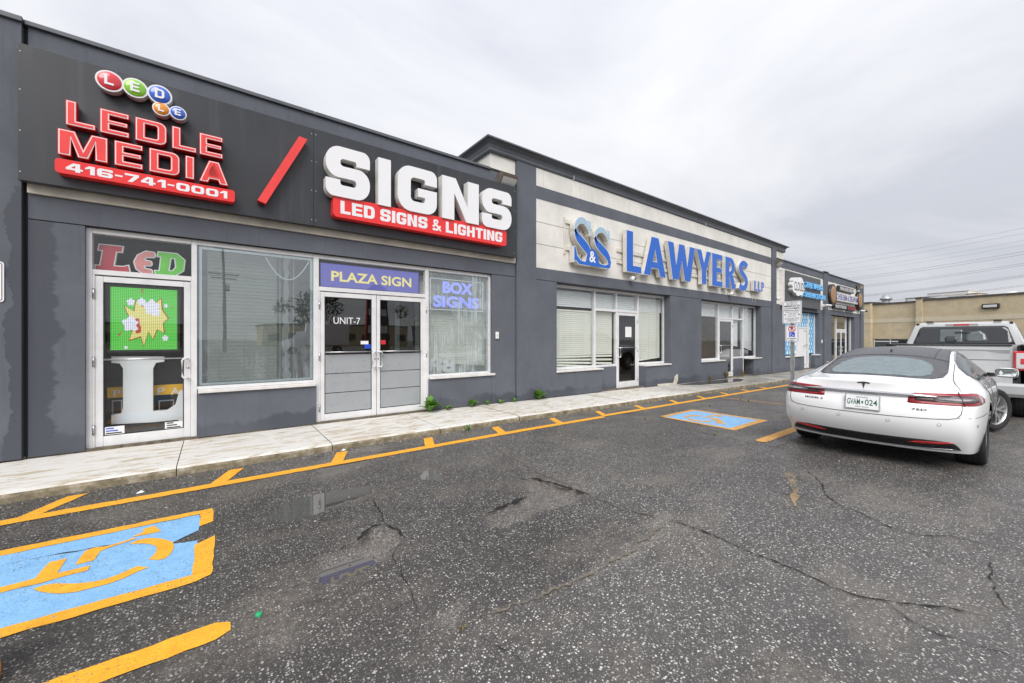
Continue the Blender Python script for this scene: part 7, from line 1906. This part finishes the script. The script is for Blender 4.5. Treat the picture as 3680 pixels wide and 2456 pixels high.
for sg_ in (1, -1): mesh('arrow', [(-.0064, sg_*(w1/2-.025), h1*.40), (-.0064, sg_*(w1/2-.06), h1*.435), (-.0064, sg_*(w1/2-.06), h1*.365)], [(0,1,2) if sg_ < 0 else (0,2,1)], M['ink'], r1_)
w2_, h2_ = .235, dz_(1170)-dz_(1229)
r2_, ad2 = traffic_plate(w2_, h2_, PY, dz_(1229), 'no parking sign with blue wheelchair square reading BY PERMIT ONLY, lower one on the post')
cz_ = h2_*.79; R1 = .064
ad2(extrude2d('prohibition_ring', [[[(w2_/2+x, cz_+y) for x, y in ell(0, 0, R1, R1, 36)], [(w2_/2+x, cz_+y) for x, y in ell(0, 0, R1*.80, R1*.80, 36)]]], 0, .007, [M['ink_red']]*2))
plate_txt(r2_, 'P', w2_, w2_/2-.022, w2_/2+.026, cz_-.036, cz_+.036, M['ink'], .03)
ad2(extrude2d('prohibition_bar', [[(w2_/2-R1*.66, cz_+R1*.52), (w2_/2-R1*.52, cz_+R1*.66), (w2_/2+R1*.66, cz_-R1*.52), (w2_/2+R1*.52, cz_-R1*.66)]], 0, .0078, [M['ink_red']]*2))
ad2(extrude2d('wheelchair_square', [[(w2_/2-.05, h2_*.30), (w2_/2+.05, h2_*.30), (w2_/2+.05, h2_*.30+.095), (w2_/2-.05, h2_*.30+.095)]], 0, .006, [M['ink_blue']]*2))
ox, oy = w2_/2-.008, h2_*.30+.036
ad2(extrude2d('wheelchair_symbol', [[stroke([(ox+.026*math.cos(t), oy+.026*math.sin(t)) for t in [R_(a_) for a_ in range(125, 385, 15)]], .008)], [[(ox-.014,oy+.034),(ox-.006,oy+.034),(ox-.004,oy+.016),(ox+.02,oy+.014),(ox+.034,oy-.018),(ox+.044,oy-.014),(ox+.042,oy-.008),(ox+.036,oy-.008),(ox+.024,oy+.020),(ox-.012,oy+.008)]], [ell(ox-.010, oy+.044, .008, .008, 14)]], 0, .0072, [M['letter_white']]*2))
plate_txt(r2_, 'BY PERMIT', w2_, w2_*.16, w2_*.84, h2_*.17, h2_*.225, M['ink'], .01); plate_txt(r2_, 'ONLY', w2_, w2_*.32, w2_*.68, h2_*.075, h2_*.13, M['ink'], .01)
# bollard base cut by the left frame edge: yellow and blue painted concrete
gx_, gy_ = G(4, 2456)
bx_, by_ = gx_-.143, gy_+.03
BO = empty('bollard', (bx_, by_, gz(bx_))); tag(BO, 'blue and orange painted round bollard at the left stall line', 'bollard')
plain('boll_blue', (0.16, 0.40, 0.66), .5, var=.25, vs=14); plain('boll_orange', (0.75, 0.30, 0.02), .5, var=.25, vs=14)
lathe('base', [(0,0),(.13,0),(.13,.05),(.125,.10)], M['boll_orange'], BO, 28); lathe('sleeve', [(.125,.10),(.124,.28),(.118,.33),(.09,.36)], M['boll_blue'], BO, 28); lathe('cap', [(.09,.36),(.05,.375),(0,.38)], M['boll_orange'], BO, 28)
# weeds along the foot of the wall
plain('leaf_green', (0.11, 0.27, 0.030), .5, var=.4, vs=30); plain('leaf_dry', (0.24, 0.19, 0.07), .7, var=.4, vs=30)
def weed(px, py, h, n, label, mat='leaf_green', spread=1.0, blade=False, y=None):
    x = F(px, 6.86); yy = 6.88 if y is None else y
    if y is not None: x = px
    zz = wz(x)+.003 if yy > 5.6 else gz(x)
    W_ = empty('weed', (x, yy, zz)); tag(W_, label, 'weed', 'weeds rooted along the wall foot'); r = random.Random(int(abs(px)*7)+n)
    for k in range(n):
        a_ = r.uniform(0, 2*math.pi); L = h*r.uniform(.55, 1.1); lean = r.uniform(.25, 1.0)*spread; wd = L*(.07 if blade else .23)
        d_ = Vector((math.cos(a_), math.sin(a_)*.7-.2, 0)); sd_ = Vector((-d_.y, d_.x, 0)).normalized(); V = []
        for t, wf in ((0, .15), (.25, .55), (.5, 1), (.75, .8), (1, .03)):
            c_ = d_*lean*L*t+Vector((0, 0, L*(t*1.15-lean*.75*t*t))); 
            V += [c_-sd_*wd*wf+Vector((0,0,wd*wf*.25)), c_, c_+sd_*wd*wf+Vector((0,0,wd*wf*.25))]
        Fc = []
        for i in range(4): Fc += [(3*i, 3*i+1, 3*i+4, 3*i+3), (3*i+1, 3*i+2, 3*i+5, 3*i+4)]
        mesh('leaf', V, Fc, M[mat], W_, smooth=True)
    tube('stem', [(0,0,-.02),(0,-.01,h*.4)], .004, M[mat], W_, seg=5)
for px, h, n, lb in ((1546, .30, 26, 'leafy green weed at the right jamb of the double doors'), (1608, .15, 14, 'low spreading weed just right of the double doors'), (1698, .19, 20, 'bushy small weed under the fogged window'), (1752, .13, 12, 'thin low weed under the end of the fogged window sill'), (1800, .13, 12, 'small weed at the wall foot left of the pilaster joint'), (1850, .12, 14, 'low weed at the foot of the pilaster joint'), (1940, .28, 26, 'tall leafy weed between the pilaster and the lawyers window')):
    weed(px, 0, h, n, lb)
for px, h, n, lb in ((2555, .22, 26, 'dry grass tuft under the second lawyers window'), (2612, .30, 30, 'tall dry grass at the second lawyers door'), (2672, .26, 34, 'reddish dry tuft right of the second lawyers door')):
    weed(px, 0, h, n, lb, 'leaf_dry', .6, True)
for i, (px, py, lb) in enumerate(((1681,1552,'single grass sprig growing from the kerb joint'), (2318,1506,'grass strip on the asphalt left of the far emblem'), (2550,1461,'moss green grass patch nearest the kerb line'), (2660,1440,'small grass patch between kerb line and far emblem'), (2690,1443,'grass patch in the crack beside the thin old line'), (2568,1565,'tiny grass clump in the crack below the far emblem'), (2830,1422,'grass clump at the foot of the sign post'), (1660,2262,'yellow sprig growing in the sandy crack'))):
    gx_, gy_ = G(px, py); weed(gx_, 0, (.14 if i == 0 else .03 if i == 7 else .06), 22, lb, 'leaf_green' if i not in (1, 7) else 'leaf_dry', 1.2, True, gy_)
# litter
def litter(nm, px, py, sz, mt, label, cat):
    x, y = G(px, py); o = mesh(nm, [(-sz,-sz*.6,.003),(sz*.8,-sz*.5,.006),(sz,sz*.4,.002),(.1*sz,sz*.7,.02),(-sz*.9,sz*.5,.004),(0,0,sz*.5)], [(0,1,5),(1,2,5),(2,3,5),(3,4,5),(4,0,5)], M[mt]); o.location = (x, y, gz(x)+.002); tag(o, label, cat)
litter('paper_scrap', 505, 1773, .03, 'paper', 'crumpled white scrap by the yellow line', 'litter'); litter('paper_scrap', 1236, 1620, .03, 'paper', 'white scrap lying against the kerb', 'litter'); litter('paper_scrap', 2507, 1416, .06, 'ink', 'dark scrap against the kerb near the far emblem', 'litter')
plain('cap_green', (0.02, 0.36, 0.14), .4)
x, y = G(930, 2212); o = lathe('bottle_cap', [(0,.012),(.015,.012),(.017,.008),(.018,0)], M['cap_green'], None, 20); o.location = (x, y, gz(x)+.002); tag(o, 'green bottle cap lying on the asphalt', 'bottle cap')
pebble_m = plain('pebble', (0.38, 0.36, 0.33), .9, var=.4, vs=30); V = []; Fc = []
rp_ = random.Random(3)
spots = [(rp_.uniform(-2.5, 16), rp_.uniform(5.44, 5.57)) for _ in range(260)] + [(rp_.uniform(-3, 9), rp_.uniform(.6, 5.4)) for _ in range(220)]
for (x, y) in spots:
    s_ = rp_.uniform(.004, .014); b0 = len(V); zc_ = gz(x)+s_*.3
    for (dx, dy, dz) in ((1,0,0),(-1,0,0),(0,1,0),(0,-1,0),(0,0,.7),(0,0,-.6)): V.append((x+dx*s_*rp_.uniform(.6,1.2), y+dy*s_*rp_.uniform(.6,1.2), zc_+dz*s_))
    Fc += [(b0+i, b0+j_, b0+k) for i, j_, k in ((0,2,4),(2,1,4),(1,3,4),(3,0,4),(2,0,5),(1,2,5),(3,1,5),(0,3,5))]
o = mesh('gravel', V, Fc, pebble_m); o['kind'] = 'stuff'; o['label'] = 'loose grit along the kerb and on the asphalt'; o['category'] = 'gravel'
# broken stucco patch at the wall foot between the lawyers' storefronts
pts = [(2362,1381),(2420,1376),(2425,1352),(2436,1343),(2437,1365),(2430,1385),(2365,1390)]
xy = [(F(p, YP), FZ(p, q_, YP)) for p, q_ in pts]; x0_ = xy[0][0]
o = extrude2d('stucco_scar', [[(x-x0_, z-xy[0][1]) for x, z in xy]], 0, .004, [M['band_cream']]*2); put(o, x0_, YP+.002, xy[0][1], B)

# ------------------------------------------------------------------ overhead wires and the far side of the road (seen in the glass)
plain('wood_pole', (0.16, 0.13, 0.10), .9, var=.3, vs=4); plain('wire', (0.10, 0.09, 0.09), .6)
def wire(a_, b_, sag, r, label, group):
    pts = [Vector(a_).lerp(Vector(b_), t)-Vector((0, 0, sag*4*t*(1-t))) for t in [k/24 for k in range(25)]]
    o = tube('overhead_wire', pts, r, M['wire'], None, 5); tag(o, label, 'wire', group)
for (y0, y1, th_) in ((920, 812, 1), (936, 831, 1), (955, 857, .8), (967, 873, .8), (989, 897, 1.5), (996, 907, 1.5), (1021, 939, 1.5), (1026, 946, 1.5), (1055, 981, 1.4), (1058, 985, 1.4), (1061, 989, 1.2), (1083, 1017, 1.3), (1085, 1021, 1.2)):
    A = D(2900, y0+(y0-y1)*.30, 150.0); Bp = D(3900, y1-(y0-y1)*.36, 95.0)
    wire(A, Bp, 1.0, .020*th_, 'thin overhead power line strung across the sky over the tan building', 'power lines over the tan building')
def pole(x, y, h, label):
    o = empty('utility_pole', (x, y, gz(x))); tag(o, label, 'utility pole', 'utility poles along the road')
    tube('shaft', [(0,0,-.3),(0,0,h*.5),(0,0,h)], [.17,.15,.11], M['wood_pole'], o, 12)
    for zz, w_ in ((h-.6, .9), (h-3.4, 1.5), (h-3.9, 1.2)):
        box('crossarm', -w_, w_, -.06, .06, zz-.06, zz+.06, M['wood_pole'], o)
        for k in (-.9, -.45, .45, .9): lathe('insulator', [(.03, 0), (.05, .08), (.03, .2), (0, .22)], M['galv'], o, 8, loc=(k*w_, 0, zz+.06))
    lathe('transformer', [(0,-.4),(.2,-.4),(.2,.4),(0,.45)], M['galv'], o, 14, loc=(.32, -.1, h-5.0))
    return o
for px_, lb in ((1, 'wooden utility pole mirrored in the wide shop window'), (-45, 'wooden utility pole far left along the road'), (48, 'wooden utility pole far right along the road')): pole(px_, -39.5, 12.0, lb)
for k, (zz, dy) in enumerate(((11.5,-.8),(8.7,-1.3),(8.4,1.0),(6.2,0))):
    for a0, a1 in ((-45, 1), (1, 48)): wire((a0, -39.5+dy*.2, zz), (a1, -39.5+dy*.2, zz), .6, .012, 'sagging roadside wire mirrored in the shop windows', 'roadside wires')
def leafy_tree(x, y, h, rx, label, seed, c='tree_leaf'):
    t = empty('street_tree', (x, y, gz(x))); tag(t, label, 'tree', 'trees across the road'); r = random.Random(seed)
    tube('trunk', [(0,0,-.2),(.1,0,h*.25),(0,.1,h*.6)], [.22,.17,.06], M['wood_pole'], t, 8)
    for k in range(5):
        a_ = k*1.26; tube('limb', [(0,0,h*(.22+.06*k)),(math.cos(a_)*rx*.5, math.sin(a_)*rx*.5, h*(.45+.07*k))], [.08,.03], M['wood_pole'], t, 6)
    cl = [(r.gauss(0,.42)*rx, r.gauss(0,.42)*rx, h*r.uniform(.35,.95), r.uniform(.35,.75)*rx*.6) for _ in range(26)]
    V = []; Fc = []
    for (cx_, cy_, cz_, cr) in cl:
        for _ in range(110):
            d_ = Vector((r.gauss(0,1), r.gauss(0,1), r.gauss(0,1))).normalized()*cr*r.random()**.4; p = Vector((cx_, cy_, cz_))+d_
            u_ = Vector((r.gauss(0,1), r.gauss(0,1), r.gauss(0,1))).normalized(); w_ = u_.orthogonal().normalized(); s_ = r.uniform(.10,.2); b0 = len(V)
            V += [p-u_*s_, p+w_*s_*.5, p+u_*s_, p-w_*s_*.5]; Fc.append((b0, b0+1, b0+2, b0+3))
    mesh('crown', V, Fc, M[c], t)
plain('tree_leaf', (0.055, 0.075, 0.022), .6, var=.5, vs=2); plain('tree_yellow', (0.17, 0.13, 0.025), .6, var=.4, vs=2)
leafy_tree(9.5, -38, 7.5, 3.2, 'round green tree mirrored in the wide shop window', 1); leafy_tree(25, -36, 7.0, 3.4, 'yellowing tree mirrored in the double door glass', 2, 'tree_yellow')
leafy_tree(31, -40, 8, 3.0, 'dark green tree beyond the yellowing one across the road', 3); leafy_tree(-14, -42, 7, 3.0, 'green tree across the road to the left of the utility pole', 4)
def low_block(x0, x1, y0, y1, h, mt, label):
    b = empty('roadside_building', ((x0+x1)/2, y1, 0)); tag(b, label, 'building', 'low buildings across the road'); cx_ = (x0+x1)/2
    box('wall', x0-cx_, x1-cx_, y0-y1, 0, -.3, h, M[mt], b); box('roof_edge', x0-cx_-.1, x1-cx_+.1, y0-y1-.1, .1, h, h+.25, M['roof_edge'], b)
    n = int((x1-x0)/4)
    for k in range(n): box('window', x0-cx_+1+k*4, x0-cx_+3.4+k*4, .01, .06, 1.0, 2.6, M['glass_far'], b)
low_block(-40, -4, -95, -80, 4.0, 'stucco_tan', 'tan low block far across the road to the left'); low_block(8, 40, -98, -84, 4.6, 'stucco_tan', 'tan warehouse far across the road behind the trees'); low_block(46, 90, -95, -80, 5, 'stucco_grey_high', 'grey low warehouse across the road')
# delivery van on the far side of the lot, mirrored in the wide window
VN = empty('delivery_van', (9.0, -31, gz(9.0)), R_(185)); tag(VN, 'white box van across the lot mirrored in the shop glass', 'van')
box('cargo_box', -2.6, 1.6, -1.1, 1.1, .9, 3.1, M['sign_white'], VN, .04); loft('cab', [[(x, -w_, .5), (x, w_, .5), (x, w_, z*.62), (x, w_*.86, z), (x, -w_*.86, z), (x, -w_, z*.62)] for x, w_, z in ((1.62,1.0,2.3),(2.3,1.0,2.3),(2.9,.98,1.5),(3.6,.92,1.3))], M['sign_white'], VN)
box('windscreen', 2.3, 2.9, -.8, .8, 1.6, 2.15, M['glass_far'], VN, .05)
for x_ in (-1.6, 2.7):
    for s in (1, -1): wheel(VN, x_, s*.9, .38, .38, .24, 0, .2, 5, side=s)
# tall double-sided pylon sign at the road, mirrored in the double doors
PS = empty('pylon_sign', (13.2, -26, gz(13))); tag(PS, 'tall dark plaza pylon sign with rounded top at the road', 'sign')
o = extrude2d('cabinet', [rp([(-1.0,1.0),(1.0,1.0),(1.0,7.0,.9),(-1.0,7.0,.9)])], -.2, .2, [M['ink_red'], M['black_plastic']]); o.parent = PS; o.rotation_euler = (math.pi/2, 0, math.pi)
for k in range(6): box('tenant_panel', -.85, .85, .205, .22, 1.3+k*.85, 2.0+k*.85, M['letter_return' if k % 2 else 'board_dark'], PS)
box('plinth', -1.1, 1.1, -.3, .3, -.2, 1.0, M['block'], PS)
print('objects', len(bpy.data.objects))
